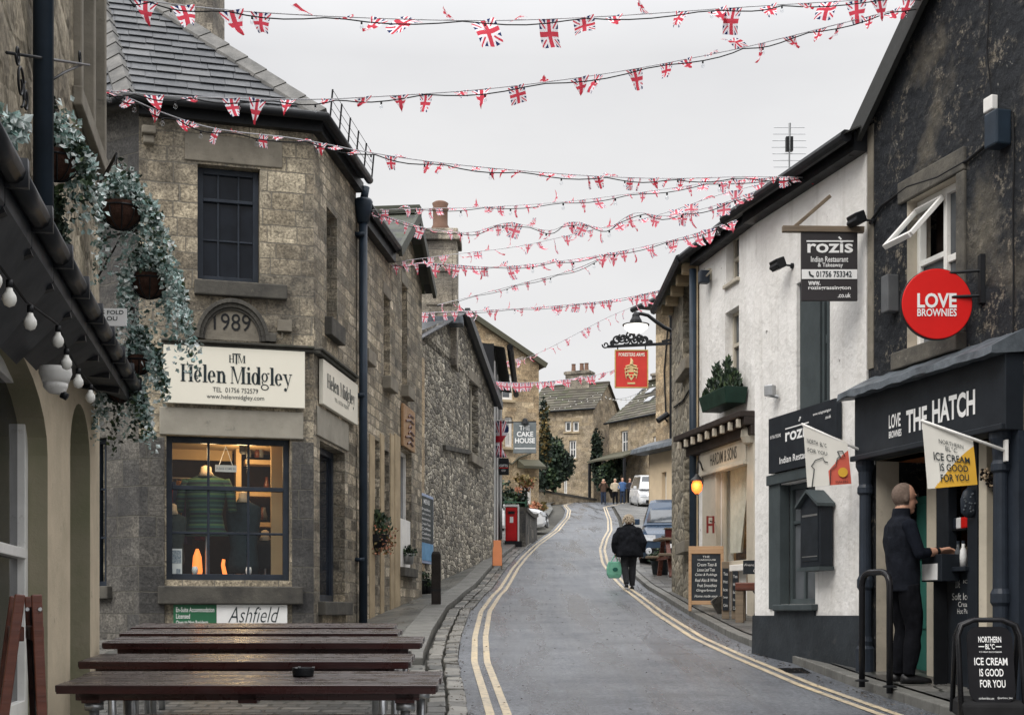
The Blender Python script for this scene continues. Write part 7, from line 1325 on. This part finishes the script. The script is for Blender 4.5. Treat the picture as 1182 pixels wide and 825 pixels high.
o = thing('folding_chair', 'dark folding chair half hidden behind the timber table', 'chair', V(q.x + .42, q.y + .5, q.z)); mb = MB()
for s in (0, .38): mb.tube([(-.15, s, 0), (.2, s, .85)], .012, 6); mb.tube([(.2, s, 0), (-.15, s, .47)], .012, 6)
mb.build('frame', M_blk, o, True); mb = MB(); mb.box(-.16, .16, 0, .38, .45, .475); mb.build('seat', M_oldwood, o, True); mb = MB(); mb.obox((.19, .19, .78), (.01, 0, .02), (0, .19, 0), (.03, 0, .08)); mb.build('backrest', M_oldwood, o, True)
# picnic table past the narrow house
q = V(X(786, 29.3), 29.3, G(29.3) + .1); o = thing('picnic_table', 'weathered picnic table beside the parked blue car', 'picnic table', q, rad(6)); s_ = 1.1; mb = MB()
for i in range(4): mb.box(-.55, .9, -.34 + .17 * i, -.34 + .17 * i + .155, .72 * s_, .77 * s_)
mb.build('tabletop', M_oldwood, o, True, bevel=.01)
for y in (-.72, .6): mb = MB(); mb.box(-.62, .9, y, y + .2, .4 * s_, .45 * s_); mb.build('bench', M_oldwood, o, True, bevel=.01)
for x in (-.35, .7):
    mb = MB(); mb.bar((x, -.2, .74 * s_), (x, -.62, 0), .09, .06); mb.bar((x, .2, .74 * s_), (x, .62, 0), .09, .06); mb.bar((x, -.65, .38 * s_), (x, .75, .38 * s_), .09, .06); mb.build('leg', M_mahog, o, True)
o = thing('plant_box', 'dark red box standing on the picnic table', 'box', q + V(-.22, .0, .77 * s_)); mb = MB(); mb.box(-.12, .3, -.12, .12, .004, .2); mb.build('box_body', mat('dark_red_paint', (.07, .012, .012), .5), o, True, bevel=.01); mb = MB(); mb.box(-.14, .32, -.14, .14, .2, .225); mb.build('lid', M_oldwood, o, True)
pot_plant(q + V(-.35, .9, -.0), .22, .4, 'mossy tub of low green plants behind the picnic table', M_plinth, n=260)

# ================================================================== CARS
M_carblue = mat('metallic_blue_paint', (.035, .06, .1), .3, .1, 3, metal=.0, coat=.5); M_carwhite = mat('white_car_paint', (.7, .71, .72), .25, .05, 3, coat=.6); M_carglass = glassy('car_glass', (.025, .03, .035), .05, .9, .01); M_headl = mat('headlamp_lens', (.55, .57, .6), .12, .2, 20)
def car(label, loc, rz, paint, L=4.5, W=.92, H=1.62, van=False):
    o = thing('parked_car', label, 'car', loc, rz); mb = MB(); hood = 1.02 if not van else 1.15
    def ring(y, w, zb, zt, e=.12): return [(-w, y, zb + e), (-w + e * .6, y, zb), (w - e * .6, y, zb), (w, y, zb + e), (w + .0, y, lerp(zb, zt, .55)), (w - .04, y, zt - .1), (w - .15, y, zt), (-w + .15, y, zt), (-w + .04, y, zt - .1), (-w, y, lerp(zb, zt, .55))]
    nose = [(0, W - .12, .34, .72), (.08, W - .05, .26, .84), (.3, W, .22, .92), (.75, W + .01, .2, .98), (1.2, W + .01, .2, hood), (2.6, W + .01, .2, hood + .02), (L - .5, W, .22, hood + .02), (L - .08, W - .05, .3, hood - .03), (L, W - .1, .4, hood - .15)]
    mb.loft([ring(*a) for a in nose]); mb.build('body', paint, o, True, smooth=False, bevel=.03)
    cab = [(1.0 if not van else .7, W - .1, hood - .02, hood), (1.75 if not van else 1.2, W - .22, hood - .02, H - .06), (2.1, W - .24, hood - .02, H), (L - .9, W - .25, hood - .02, H - .02), (L - .35, W - .2, hood - .02, hood + .1)]
    def cr(y, w, zb, zt): wb = W - .05; return [(-wb, y, zb), (wb, y, zb), (w, y, zt - .0), (w - .1, y, zt + .02), (-w + .1, y, zt + .02), (-w, y, zt)]
    mb = MB(); mb.loft([cr(*a) for a in cab]); cbn = mb.build('cabin', paint, o, True, bevel=.02); mb = MB()
    (y0, w0, _, z0), (y1, w1, _, z1) = cab[0], cab[1]; dz = V(0, -.012, .016)
    A, B, C, D = V(-w0 + .06, y0 + .06, z0 + .06), V(w0 - .06, y0 + .06, z0 + .06), V(w1 - .07, y1 - .02, z1 - .03), V(-w1 + .07, y1 - .02, z1 - .03); mb.poly([A + dz, B + dz, C + dz, D + dz]); mb.build('windscreen', M_carglass, cbn, local=True)
    for s in (-1, 1):
        mb = MB(); mb.poly([(s * (W - .045), y0 + .35, hood + .03), (s * (W - .045), L - .75, hood + .03), (s * (W - .21), L - 1.05, H - .1), (s * (W - .2), y1 + .05, H - .1)]); mb.build('side_window', M_carglass, cbn, local=True)
        mb = MB(); mb.loft([[(s * (W - .02), .04, .68), (s * (W - .4), .02, .66), (s * (W - .38), .02, .8), (s * (W - .05), .12, .83)], [(s * (W - .02), .07, .68), (s * (W - .4), .1, .66), (s * (W - .38), .1, .8), (s * (W - .05), .2, .83)]]); mb.loft([[(s * (W - .1), -.012, .68), (s * (W - .42), -.03, .67), (s * (W - .40), .0, .81), (s * (W - .12), .03, .82)], [(s * (W - .1), .1, .68), (s * (W - .42), .1, .67), (s * (W - .40), .12, .81), (s * (W - .12), .14, .82)]]); mb.build('headlight', M_headl, o, True)
        mb = MB(); mb.obox((s * (W + .11), 1.35, hood + .08), (.09, 0, 0), (0, .05, 0), (0, 0, .075)); mb.build('mirror', paint, o, True, bevel=.02)
        mb = MB(); mb.lathe([(.07, -.03), (.085, .0)], (s * (W - .24), -.0, .42), 14, ax=(0, 1, 0)); mb.build('fog_lamp', M_headl, o, True)
    mb = MB(); mb.box(-.36, .36, -.03, .05, .58, .8); mb.box(-.62, .62, -.025, .06, .3, .5); mb.build('grille', M_blk, o, True, bevel=.015); mb = MB(); mb.box(-.26, .26, -.045, -.03, .5, .6); mb.build('number_plate', M_wht, o, True); mb = MB(); mb.box(-.38, .38, -.038, -.03, .78, .81); mb.box(-.38, -.35, -.036, -.03, .57, .8); mb.box(.35, .38, -.036, -.03, .57, .8); mb.build('chrome_trim', M_zinc, o, True)
    for x in (-1, 1):
        for y in (.85, L - .9):
            mb = MB(); mb.lathe([(.2, -.11), (.33, -.1), (.345, -.06), (.345, .06), (.33, .1), (.2, .11)], (x * (W - .1), y, .33), 24, ax=(1, 0, 0)); w_ = mb.build('wheel', M_rubber, o, True); mb = MB(); mb.lathe([(.2, -.118), (.2, .118)], (x * (W - .1), y, .33), 20, ax=(1, 0, 0)); mb.build('rim', M_zinc, w_, local=True)
    o.rotation_euler = (math.atan(.1) if rz < 1 else 0, 0, rz); return o
car('steel blue car parked facing downhill behind the walking person', V(X(735, 33) + 1.0, 33.2, G(33.2) + .02), rad(-7), M_carblue)
car('white car nosing out behind the garden wall on the left', V(X(631, 51.2), 51.2, G(51.2) - .1), rad(84), M_carwhite, 4.2, .88, 1.5)
car('white van partly hidden behind the blue car', V(X(738, 80) + 1.0, 80, G(80) + .0), rad(3), M_carwhite, 5.0, .98, 1.95, True)

# ================================================================== PEOPLE
def body(name, mb, voxel, mats, pick, parent, it=4, fold=0.0, top=9):
    me = mb.mesh(name, mats, True, recalc=True); o = bpy.data.objects.new(name, me); COL.objects.link(o)
    m = o.modifiers.new('r', 'REMESH'); m.mode = 'VOXEL'; m.voxel_size = voxel; s = o.modifiers.new('s', 'SMOOTH'); s.iterations = it; s.factor = .5
    dg = bpy.context.evaluated_depsgraph_get(); dg.update(); me2 = bpy.data.meshes.new_from_object(o.evaluated_get(dg)); bpy.data.objects.remove(o); me2.name = name
    if fold:                                  # cloth folds
        nr = [v.normal.copy() for v in me2.vertices]
        for v, q in zip(me2.vertices, nr):
            if v.co.z < top:
                p = v.co; a = mnoise.noise(V(p.x * 7, p.y * 7, p.z * 4.5 + p.x * 5)); b = mnoise.noise(V(p.x * 17 + 3, p.y * 17, p.z * 11)); v.co = p + q * fold * (a * 1.3 + b * .7 - .25 * abs(a))
    me2.materials.clear()
    for q in mats: me2.materials.append(q)
    me2.polygons.foreach_set('material_index', [pick(p.center) for p in me2.polygons]); me2.polygons.foreach_set('use_smooth', [True] * len(me2.polygons))
    return link(name, me2, parent, True)
def ell(c, rx, ry, n=16, rz=0): return [(c[0] + rx * math.cos(2 * math.pi * k / n), c[1] + ry * math.sin(2 * math.pi * k / n), c[2] + rz * math.sin(2 * math.pi * k / n)) for k in range(n)]
# local axes: x forward, y left, z up
def hand(mb, w, d, up, size=.1, curl=.5, side=1):      # wrist, direction, back of the hand
    w, d, up = Vector(w), Vector(d).normalized(), Vector(up).normalized(); s = d.cross(up).normalized() * side; up = s.cross(d) * side
    mb.loft([[w + s * a * size * .33 * k2 + up * b * size * .14 + d * t for a, b in ((-1, -1), (1, -1), (1, 1), (-1, 1))] for t, k2 in ((-.01, .75), (size * .4, 1.1), (size * .85, 1.15))])
    for i, (f, l) in enumerate(((-.95, .62), (-.33, .78), (.33, .82), (.95, .72))):
        p = w + d * size * .8 + s * f * size * .32; q = p + d * l * size * .4 - up * .012 * curl; r_ = q + d * l * size * .3 - up * .03 * curl; t = r_ + d * l * size * .15 - up * .035 * curl; mb.tube([p, q, r_, t], [.0095, .009, .0085, .007], 7)
    p = w + d * size * .25 + s * size * .3; mb.tube([p, p + s * .025 + d * .03, p + s * .03 + d * .065 - up * .01], [.012, .0105, .008], 7)
def head(mb, c, s=1.0, fwd=(1, 0, 0)):
    c = Vector(c); f = Vector(fwd).normalized(); l = Vector((0, 0, 1)).cross(f); u = Vector((0, 0, 1))
    def at(a, b, z): return c + (f * a + l * b + u * z) * s
    mb.ball(at(-.012, 0, .03), (.098 * s, .076 * s, .1 * s), 16, 12); mb.ball(at(.022, 0, -.035), (.062 * s, .058 * s, .085 * s), 14, 10); mb.ball(at(.05, 0, -.095), (.03 * s, .032 * s, .026 * s), 10, 8)
    mb.loft([ell(at(-.04, 0, -.2), .062 * s, .062 * s), ell(at(-.02, 0, -.06), .055 * s, .054 * s)])
    mb.loft([[at(.075, -.008, .02), at(.075, .008, .02), at(.088, 0, .02)], [at(.07, -.017, -.035), at(.07, .017, -.035), at(.112, 0, -.03)], [at(.07, -.012, -.043), at(.07, .012, -.043), at(.09, 0, -.045)]]); mb.ball(at(.076, 0, -.065), (.013 * s, .022 * s, .008 * s), 8, 6); mb.ball(at(.075, 0, .03), (.02 * s, .045 * s, .012 * s), 10, 6)
    for q in (-1, 1): mb.ball(at(-.012, q * .076, -.005), (.02 * s, .01 * s, .032 * s), 10, 8)
    return at
def legs(mb, hip, knees, ankles, r=(.09, .062, .045)):
    for h, k_, a in zip(hip, knees, ankles): mb.tube([h, Vector(h).lerp(Vector(k_), .5), k_, Vector(k_).lerp(Vector(a), .35), a], [r[0], r[0] * .9, r[1], r[1] * 1.0, r[2]], 12)
def shoe(parent, p, mt, ang=0.0, l=.27):
    mb = MB(); p = Vector(p); c, s = math.cos(ang), math.sin(ang); f = lambda a, b, z: (p.x + a * c - b * s, p.y + a * s + b * c, p.z + z)
    mb.loft([[f(a, w * math.cos(t), h * max(-.0, math.sin(t)) + .0) for t in [2 * math.pi * k / 14 for k in range(14)]] for a, w, h in ((-.085, .02, .04), (-.075, .036, .075), (-.02, .04, .085), (.06, .043, .07), (.13, .045, .05), (.175, .036, .04), (.19, .012, .02))]); mb.build('shoe', mt, parent, True, smooth=True)
M_trou = mat('black_trousers', (.009, .0095, .012), .95, .3, 12, .3, spec=.05); M_leather = mat('black_leather', (.012, .012, .013), .3, .3, 12); M_knit = mat('dark_navy_shirt', (.01, .012, .018), .95, .3, 14, .4, spec=.05); M_hairg = mat('cropped_grey_hair', (.17, .125, .1), .85, .3, 60, .5)
c = gp(1050, 787, .1); c.z += .0; o = thing('person', 'person in dark clothes standing at the serving hatch of the blackened gable', 'person', c, rad(8)); S = 1.0
mb = MB(); at = head(mb, (-.045, 0, 1.615), 1.1, (1, -.06, 0))
for s_ in (-1, 1): mb.ball((.0 + .032 * 1.05 - .03, s_ * .03, 1.64), .012, 8, 6)
mb.loft([ell((-.05, 0, .84), .115, .165), ell((-.06, 0, .98), .125, .17), ell((-.07, 0, 1.12), .12, .165), ell((-.085, 0, 1.28), .125, .185), ell((-.09, 0, 1.38), .105, .19), ell((-.085, 0, 1.44), .07, .11), ell((-.075, 0, 1.48), .058, .06)])
legs(mb, [(-.05, .09, .86), (-.05, -.09, .86)], [(-.02, .1, .48), (.0, -.09, .48)], [(-.06, .1, .07), (-.045, -.09, .07)], (.102, .074, .062))
for s_, el, wr in ((-1, (-.03, -.27, 1.12), (.19, -.2, 1.15)), (1, (-.02, .28, 1.12), (.2, .2, 1.16))):
    sh_ = (-.085, s_ * .185, 1.36); mb.tube([sh_, Vector(sh_).lerp(Vector(el), .5), el], [.066, .058, .05], 12); mb.tube([el, Vector(el).lerp(Vector(wr), .4), wr], [.048, .044, .03], 12); mb.ball(el, .05, 10, 8); mb.ball(sh_, .07, 10, 8); hand(mb, wr, (1, -.05 * s_, .05), (0, -s_ * .6, .8), .1, .9, s_)
def pk(p):
    if p.z > 1.555 - .1 * max(0, -p.x - .08) and p.x < -.035 + .25 * max(0, p.z - 1.68) and abs(p.y) < .1: return 3
    if p.z > 1.47 and p.x > -.2: return 0
    if p.x > .075 and 1.0 < p.z < 1.3: return 0
    return 2 if p.z < .92 else 1
body('body', mb, .0075, [M_skin, M_knit, M_trou, M_hairg], pk, o, 4, .011, .9)
mb = MB()
mb.loft([ell((-.055, 0, .8), .135, .185, 20), ell((-.06, 0, .9), .14, .187, 20), ell((-.07, 0, 1.08), .136, .182, 20), ell((-.085, 0, 1.26), .142, .2, 20), ell((-.09, 0, 1.37), .12, .2, 20), ell((-.088, 0, 1.43), .09, .14, 20), ell((-.082, 0, 1.455), .08, .085, 20), ell((-.075, 0, 1.53), .077, .078, 20), ell((-.073, 0, 1.532), .066, .066, 20), ell((-.08, 0, 1.46), .06, .06, 20)]); body('gilet', mb, .009, [mat('navy_gilet', (.011, .013, .019), .9, .35, 10, .5, spec=.12)], lambda p: 0, o, 2, .011, 1.42)
def cap(mb, hc, rx, ry, rz, zlo, xf, n=22, k=10, s=1.0):
    rows = []
    for i in range(k + 1):
        a = math.pi * .5 * i / k * 1.25; row = []
        for j in range(n):
            b = 2 * math.pi * j / n; z = rz * math.cos(a); x, y = rx * math.sin(a) * math.cos(b), ry * math.sin(a) * math.sin(b)
            if x > xf(z): x = xf(z)
            row.append(hc + V(x, y, z))
        rows.append(row)
    mb.loft(rows)
shoe(o, (-.05, .1, 0), M_leather, .1); shoe(o, (-.035, -.09, 0), M_leather, -.12)
mb = MB(); mb.tube([(.135, -.217, 1.143), (.165, -.207, 1.148)], .036, 14); mb.build('watch', M_blk, o, True); mb = MB(); mb.tube([(.04, -.075, 1.642), (.068, -.04, 1.64), (.07, 0, 1.638), (.068, .04, 1.64)], .004, 6); mb.build('glasses', M_blk, o, True)
# walking woman, seen from behind: local x forward = up the street
c = gp(726, 679.5); o = thing('person', 'person in a black coat walking away up the street with a green bag', 'person', c, rad(90)); mb = MB()
head(mb, (.09, 0, 1.38), .98)
mb.loft([ell((0, 0, .76), .14, .19), ell((0, 0, .95), .15, .2), ell((.03, 0, 1.12), .14, .205), ell((.05, 0, 1.24), .11, .18), ell((.06, 0, 1.3), .07, .1)])
legs(mb, [(0, .085, .8), (0, -.085, .8)], [(-.02, .085, .44), (.04, -.075, .45)], [(-.14, .06, .1), (.06, -.07, .07)], (.1, .075, .055))
for s_, el, wr in ((1, (-.05, .27, .95), (-.0, .27, .72)), (-1, (-.02, -.27, .95), (.06, -.26, .74))):
    sh_ = (.04, s_ * .18, 1.2); mb.tube([sh_, Vector(sh_).lerp(Vector(el), .5), el], [.068, .064, .058], 10); mb.tube([el, wr], [.058, .045], 10); mb.ball(sh_, .075, 8, 6); hand(mb, wr, (0.1, 0, -1), (0, s_, 0), .085, .8, 1)
body('body', mb, .012, [M_skin, M_cloth, mat('charcoal_trousers', (.03, .031, .035), .9, .3, 14, .3)], lambda p: 0 if (p.z > 1.27 or (.6 < p.z < .72 and abs(p.y) > .2)) else (1 if p.z > .73 else 2), o); mb = MB()
fl = lambda k, a: 1 + .05 * math.sin(a * 5 + k)
mb.loft([[(x + rx * math.cos(a) * fl(z * 3, a), ry * math.sin(a) * fl(z * 3, a), z) for a in [2 * math.pi * k / 28 for k in range(28)]] for z, x, rx, ry in ((.66, -.01, .21, .29), (.68, -.01, .215, .295), (.85, 0, .2, .275), (1.0, .01, .185, .255), (1.14, .03, .165, .245), (1.24, .045, .13, .2), (1.3, .055, .085, .11), (1.33, .06, .07, .08))])
for s_ in (1, -1): mb.tube([(.045, s_ * .17, 1.22), (-.0, s_ * .245, 1.08), (-.045, s_ * .285, .95), (0, s_ * .28, .75)], [.08, .083, .078, .062], 12)
body('coat', mb, .012, [M_cloth], lambda p: 0, o, 2, .016, 1.25); mb = MB(); hc = V(.075, 0, 1.41)
for i in range(240):
    a, b = rnd(0, 6.28), rnd(0, 1.75); d_ = V(math.sin(b) * math.cos(a), math.sin(b) * math.sin(a), math.cos(b)); q = hc + V(d_.x * .1, d_.y * .098, d_.z * .118)
    if d_.x > .55 and d_.z < .5: continue
    mb.tube([q, q + d_ * .022 + V(-.006, 0, -.018), q + d_ * .02 + V(-.012, rnd(-.01, .01), -.07)], [.015, .013, .004], 5)
mb.build('hair', M_blond, o, True, smooth=True); shoe(o, (-.14, .06, .03), M_leather, 0, .24); shoe(o, (.06, -.07, 0), M_leather)
q = c + V(-.27, 0, .30); o = thing('carrier_bag', 'pale green carrier bag with a dark leaf mark in the walking person left hand', 'bag', q, rad(8)); mb = MB(); mb.loft([[(x * w_ - .03, y * .5 * w_ * .5, z) for x, y in ((-1, -1), (1, -1), (1.05, 1), (-1.05, 1))] for z, w_ in ((-.08, .11), (.0, .15), (.12, .155), (.26, .12))]); mb.build('bag_body', mat('green_plastic_bag', (.2, .5, .36), .45, .25, 6, .3), o, True, bevel=.015); mb = MB()
for y in (-.02, .02): mb.tube([(-.1, y, .25), (-.04, y, .36), (.0, 0, .4), (.0, y, .36), (.05, y, .25)], .008, 5)
mb.build('handle', mat('green_plastic_handle', (.2, .5, .36), .5), o, True); mb = MB(); mb.lathe([(.055, 0), (.05, .004)], (-.02, -.046, .1), 14, ax=(0, -1, 0), sx=.75); mb.build('leaf_mark', mat('dark_green_print', (.02, .12, .09), .5), o, True)
# four people at the top of the street
def far_person(px, h, top, leg, label, hairm, arm=0, face=-90):
    d = 89; c = V(X(px, d), d, G(d)); o = thing('person', label, 'person', c, rad(face), 'people standing at the top of the street'); s_ = h / 1.72; mb = MB(); head(mb, (0, 0, 1.55 * s_), s_)
    mb.loft([ell((0, 0, .8 * s_), .13, .18), ell((0, 0, 1.1 * s_), .14, .2), ell((0, 0, 1.35 * s_), .12, .22), ell((0, 0, 1.43 * s_), .07, .1)]); legs(mb, [(0, .09, .85 * s_), (0, -.09, .85 * s_)], [(.02, .1, .45 * s_), (-.02, -.1, .45 * s_)], [(.02, .12, .06), (-.04, -.1, .06)], (.1, .075, .055))
    for q in (-1, 1):
        el = (.02, q * .3, 1.08 * s_); wr = (.16, q * .22, .98 * s_) if not arm else (.2, q * .1, 1.45 * s_); mb.tube([(0, q * .2, 1.36 * s_), el], [.07, .055], 8); mb.tube([el, wr], [.052, .04], 8); mb.ball(wr, .05, 8, 6)
    body('body', mb, .028, [M_skin, top, leg], lambda p: 0 if p.z > 1.42 * s_ else (1 if p.z > .82 * s_ else 2), o, 2); mb = MB(); cap(mb, V(-.02, 0, 1.59 * s_), .115, .1, .11, 0, lambda z: .045); mb.build('hair', hairm, o, True, smooth=True); shoe(o, (.02, .12, 0), M_leather); shoe(o, (-.02, -.1, 0), M_leather)
M_jean = mat('dark_denim', (.025, .035, .06), .9); far_person(696.5, 1.68, mat('brown_jacket', (.08, .05, .035), .9), M_jean, 'person in a brown jacket with raised hands, left end of the group', M_blond, 1); far_person(710, 1.72, mat('cream_jumper', (.45, .38, .28), .9), M_trou, 'person in a cream jumper, second from the left of the group', M_blond); far_person(718.5, 1.78, mat('blue_jacket', (.06, .12, .26), .9), M_jean, 'person in a blue jacket between the cream and the dark coats', M_hairg); far_person(727, 1.74, mat('dark_coat', (.03, .03, .04), .9), M_trou, 'person in a dark coat, right end of the group', M_hairg, 0, -60)

# ================================================================== BUNTING
def m_jack(name, red, blue, white, fade):
    m = bpy.data.materials.new(name); m.use_nodes = True; nt = m.node_tree; nt.nodes.clear(); n = N(nt); u = n.sep(n.uv()); du = n.math('ABSOLUTE', n.math('SUBTRACT', u[0], .5)); dv = n.math('ABSOLUTE', n.math('SUBTRACT', u[1], .5)); dg = n.math('ABSOLUTE', n.math('SUBTRACT', du, dv)); mn = n.math('MINIMUM', du, dv)
    c = n.mix(n.math('LESS_THAN', dg, .15), blue, white); c = n.mix(n.math('LESS_THAN', dg, .045), c, red); c = n.mix(n.math('LESS_THAN', mn, .18), c, white); c = n.mix(n.math('LESS_THAN', mn, .09), c, red)
    d = n.n('BsdfDiffuse'); t = n.n('BsdfTranslucent'); x = n.n('MixShader'); x.inputs[0].default_value = .55; o = n.n('OutputMaterial'); n.set(d.inputs[0], c); n.set(t.inputs[0], c); nt.links.new(d.outputs[0], x.inputs[1]); nt.links.new(t.outputs[0], x.inputs[2]); nt.links.new(x.outputs[0], o.inputs[0]); return m
M_jack = m_jack('union_flag_print', (.62, .07, .1), (.03, .045, .13), (.85, .83, .86), 0); M_jackf = m_jack('faded_union_flag_print', (.74, .17, .22), (.11, .11, .22), (.87, .83, .86), 0)
def flag_mesh(seed, mt, tri):
    r = random.Random(seed); mb = MB(); n = 6; k1, k2, ph = r.uniform(-1.2, 1.2), r.uniform(-.9, .9), r.uniform(0, 6)
    def pt(i, j):
        u, v = i / n, j / n; w = 1 - v * (.98 if tri == 1 else .55 if tri == 2 else .05); x = (u - .5) * w
        return V(x + k2 * .25 * v * v, .16 * math.sin(3 * v + ph) * v + k1 * .5 * v * v + .09 * math.sin(u * 6 + ph) * v, -v * 1.25 + abs(k1) * .28 * v * v)
    uvs = []
    for j in range(n):
        for i in range(n): mb.poly([pt(i, j), pt(i + 1, j), pt(i + 1, j + 1), pt(i, j + 1)])
    me = mb.mesh('flag', mt, True); uv = me.uv_layers[0].data
    for f in me.polygons:
        i, j = f.index % n, f.index // n
        for li, (a, b) in zip(f.loop_indices, ((0, 0), (1, 0), (1, 1), (0, 1))):
            w = 1 - (j + b) / n * (.98 if tri == 1 else .55 if tri == 2 else .05); uv[li].uv = (.5 + ((i + a) / n - .5) * w, 1 - (j + b) / n)
    return me
FM = [flag_mesh(i, M_jack, (1, 2, 1, 0, 1, 2)[i % 6]) for i in range(12)]; FMF = [flag_mesh(i + 50, M_jackf, (1, 2, 1, 0, 1)[i % 5]) for i in range(10)]
def bunting(label, pts, d0, d1, n, size, faded=False, blow=.9, sd=0, bulbs=0, seg=6):
    r = random.Random(sd); pp = []; n = int(n * (1.35 if faded else 1.1)); size *= .95
    for k in range(len(pts) - 1):
        for i in range(seg):
            t = i / seg; p0, p1, p2, p3 = pts[max(k - 1, 0)], pts[k], pts[k + 1], pts[min(k + 2, len(pts) - 1)]
            pp.append(tuple(.5 * (2 * p1[a] + (p2[a] - p0[a]) * t + (2 * p0[a] - 5 * p1[a] + 4 * p2[a] - p3[a]) * t * t + (3 * p1[a] - p0[a] - 3 * p2[a] + p3[a]) * t ** 3) for a in (0, 1)))
    pp.append(pts[-1]); x0, x1 = pts[0][0], pts[-1][0]; path = [P(x, y, 1 / lerp(1 / d0, 1 / d1, (x - x0) / (x1 - x0))) for x, y in pp]
    o = thing('bunting', label, 'bunting', path[0], 0, 'union flag bunting across the street'); b = WL[o.name]; mb = MB(); mb.tube(path, .0045 if d1 < 18 else .007, 5); mb.v = [q - b for q in mb.v]; mb.build('cord', mat('white_cord', (.5, .5, .52), .8) if 'white_cord' not in bpy.data.materials else bpy.data.materials['white_cord'], o, True)
    cum = [0]
    for a, c in zip(path, path[1:]): cum.append(cum[-1] + (c - a).length)
    for i in range(n):
        s = cum[-1] * (i + .5 + r.uniform(-.22, .22)) / n; k = max(j for j in range(len(cum) - 1) if cum[j] <= s); t = (s - cum[k]) / max(1e-6, cum[k + 1] - cum[k]); p = path[k].lerp(path[k + 1], t); dr = path[k + 1] - path[k]
        f = link('flag', r.choice(FMF if faded else FM), o, True); f.location = p - b; az = math.atan2(dr.y, dr.x); f.rotation_euler = (r.choice((.1, .35, .7, 1.0, 1.35, 1.7, 2.2, -.4)) * (.55 + blow * .5) + r.uniform(-.2, .2), -math.atan2(dr.z, math.hypot(dr.x, dr.y)), az + r.uniform(-.75, .75)); q = size * r.uniform(.8, 1.12); f.scale = (q, q, q * r.uniform(.8, 1.1))
    if bulbs:
        cp = [q + V(0, -.03, -.018 - .035 * abs(math.sin(i * .55 + sd))) for i, q in enumerate(path)]
        bulb_string('bulb_string', 'clear bulb cable beside ' + label.replace('bunting', 'the bunting', 1) if len(label.split()) < 12 else 'clear bulb cable beside the ' + ' '.join(label.split()[:11]), cp, 0, bulbs, None, M_blk, .015 if d0 < 16 else .022, M_bulbc, 'festoon cables across the street')
FLAGQ.data.materials[0] = M_jack
for pl in FLAGQ.data.polygons:
    for li in pl.loop_indices: co = FLAGQ.data.vertices[FLAGQ.data.loops[li].vertex_index].co; FLAGQ.data.uv_layers[0].data[li].uv = ((co.x + .1) / .3, 1 + co.z / 1.04)
M_bulbc = clear_glass('clear_bulb', .06, (.93, .94, .95))
bunting('bunting with the largest flags, highest line along the top edge of the view', [(150, -2), (175, 2), (265, 12), (400, 20), (560, 24), (700, 19), (850, 9), (930, 4), (1066, -4)], 9.6, 11.8, 22, .185, sd=3, bulbs=9)
bunting('bunting rising from the pub corner to the top of the black gable', [(119, 104), (180, 110), (250, 113), (350, 115), (430, 112), (560, 103), (700, 85), (830, 61), (900, 45), (1000, 20), (1072, 2)], 9.9, 11.9, 26, .15, sd=4, bulbs=11)
bunting('bunting crossing in front of the slate roof down to the restaurant eave', [(118, 104), (150, 114), (190, 131), (250, 149), (340, 160), (420, 175), (500, 187), (600, 197), (700, 204), (780, 206), (860, 204), (936, 205)], 9.9, 13.9, 40, .115, sd=5, bulbs=14)
bunting('bunting from the drainpipe hopper, nearly level to the restaurant eave', [(416, 243), (480, 241), (560, 239), (650, 233), (740, 222), (830, 210), (932, 202)], 19.6, 14.1, 24, .14, True, sd=6, bulbs=9)
bunting('bunting with wavy cable from the drainpipe, dipping and rising', [(418, 240), (460, 254), (500, 265), (545, 268), (588, 257), (634, 266), (662, 256), (700, 263), (733, 246), (772, 249), (830, 236), (880, 218), (930, 205)], 19.6, 14.1, 30, .15, True, sd=7, bulbs=11)
bunting('bunting from the street gable eave up to the middle of the white eave', [(452, 303), (520, 294), (600, 284), (680, 266), (760, 248), (830, 225), (905, 206)], 22, 14.4, 24, .16, True, .7, sd=8)
bunting('bunting hanging lowest over the white house roof, thick with flags', [(452, 306), (500, 304), (570, 308), (640, 302), (700, 293), (780, 276), (850, 254)], 22, 16.5, 30, .19, True, .5, sd=9, bulbs=8)
bunting('bunting with few flags rising from the chimney to the lines above', [(505, 352), (560, 338), (610, 325), (660, 312), (705, 293)], 30, 20, 9, .17, True, .8, sd=10, bulbs=4)
bunting('bunting strung from the rubble gable roof to the narrow house', [(487, 361), (560, 358), (640, 353), (720, 344), (779, 330)], 28, 25, 24, .2, True, .5, sd=11, bulbs=7)
bunting('bunting of pale flags sloping from the cake shop to the street lamp', [(575, 424), (620, 408), (660, 388), (700, 367), (735, 352), (765, 338)], 50, 34, 16, .26, True, .7, sd=12)
bunting('bunting from the rubble gable wall across to the cake shop front', [(512, 424), (545, 421), (580, 418), (604, 412)], 31, 56, 13, .25, True, .6, sd=13)
bunting('bunting sagging across the cake shop windows to the pub sign', [(520, 428), (570, 440), (620, 441), (680, 434), (715, 425), (742, 413)], 36, 35.6, 24, .25, True, .6, sd=14)
bulb_string('bulb_string', 'string of tiny white lights in front of the stone houses, upper line', [P(625, 452, 70), P(700, 458, 66), P(757, 440, 48)], .3, 22, None, M_blk, .022, M_bulb, 'tiny white lights at the top of the street')
bulb_string('bulb_string', 'string of tiny white lights in front of the stone houses, lower line', [P(625, 470, 70), P(690, 452, 66), P(757, 455, 48)], .3, 22, None, M_blk, .022, M_bulb, 'tiny white lights at the top of the street')
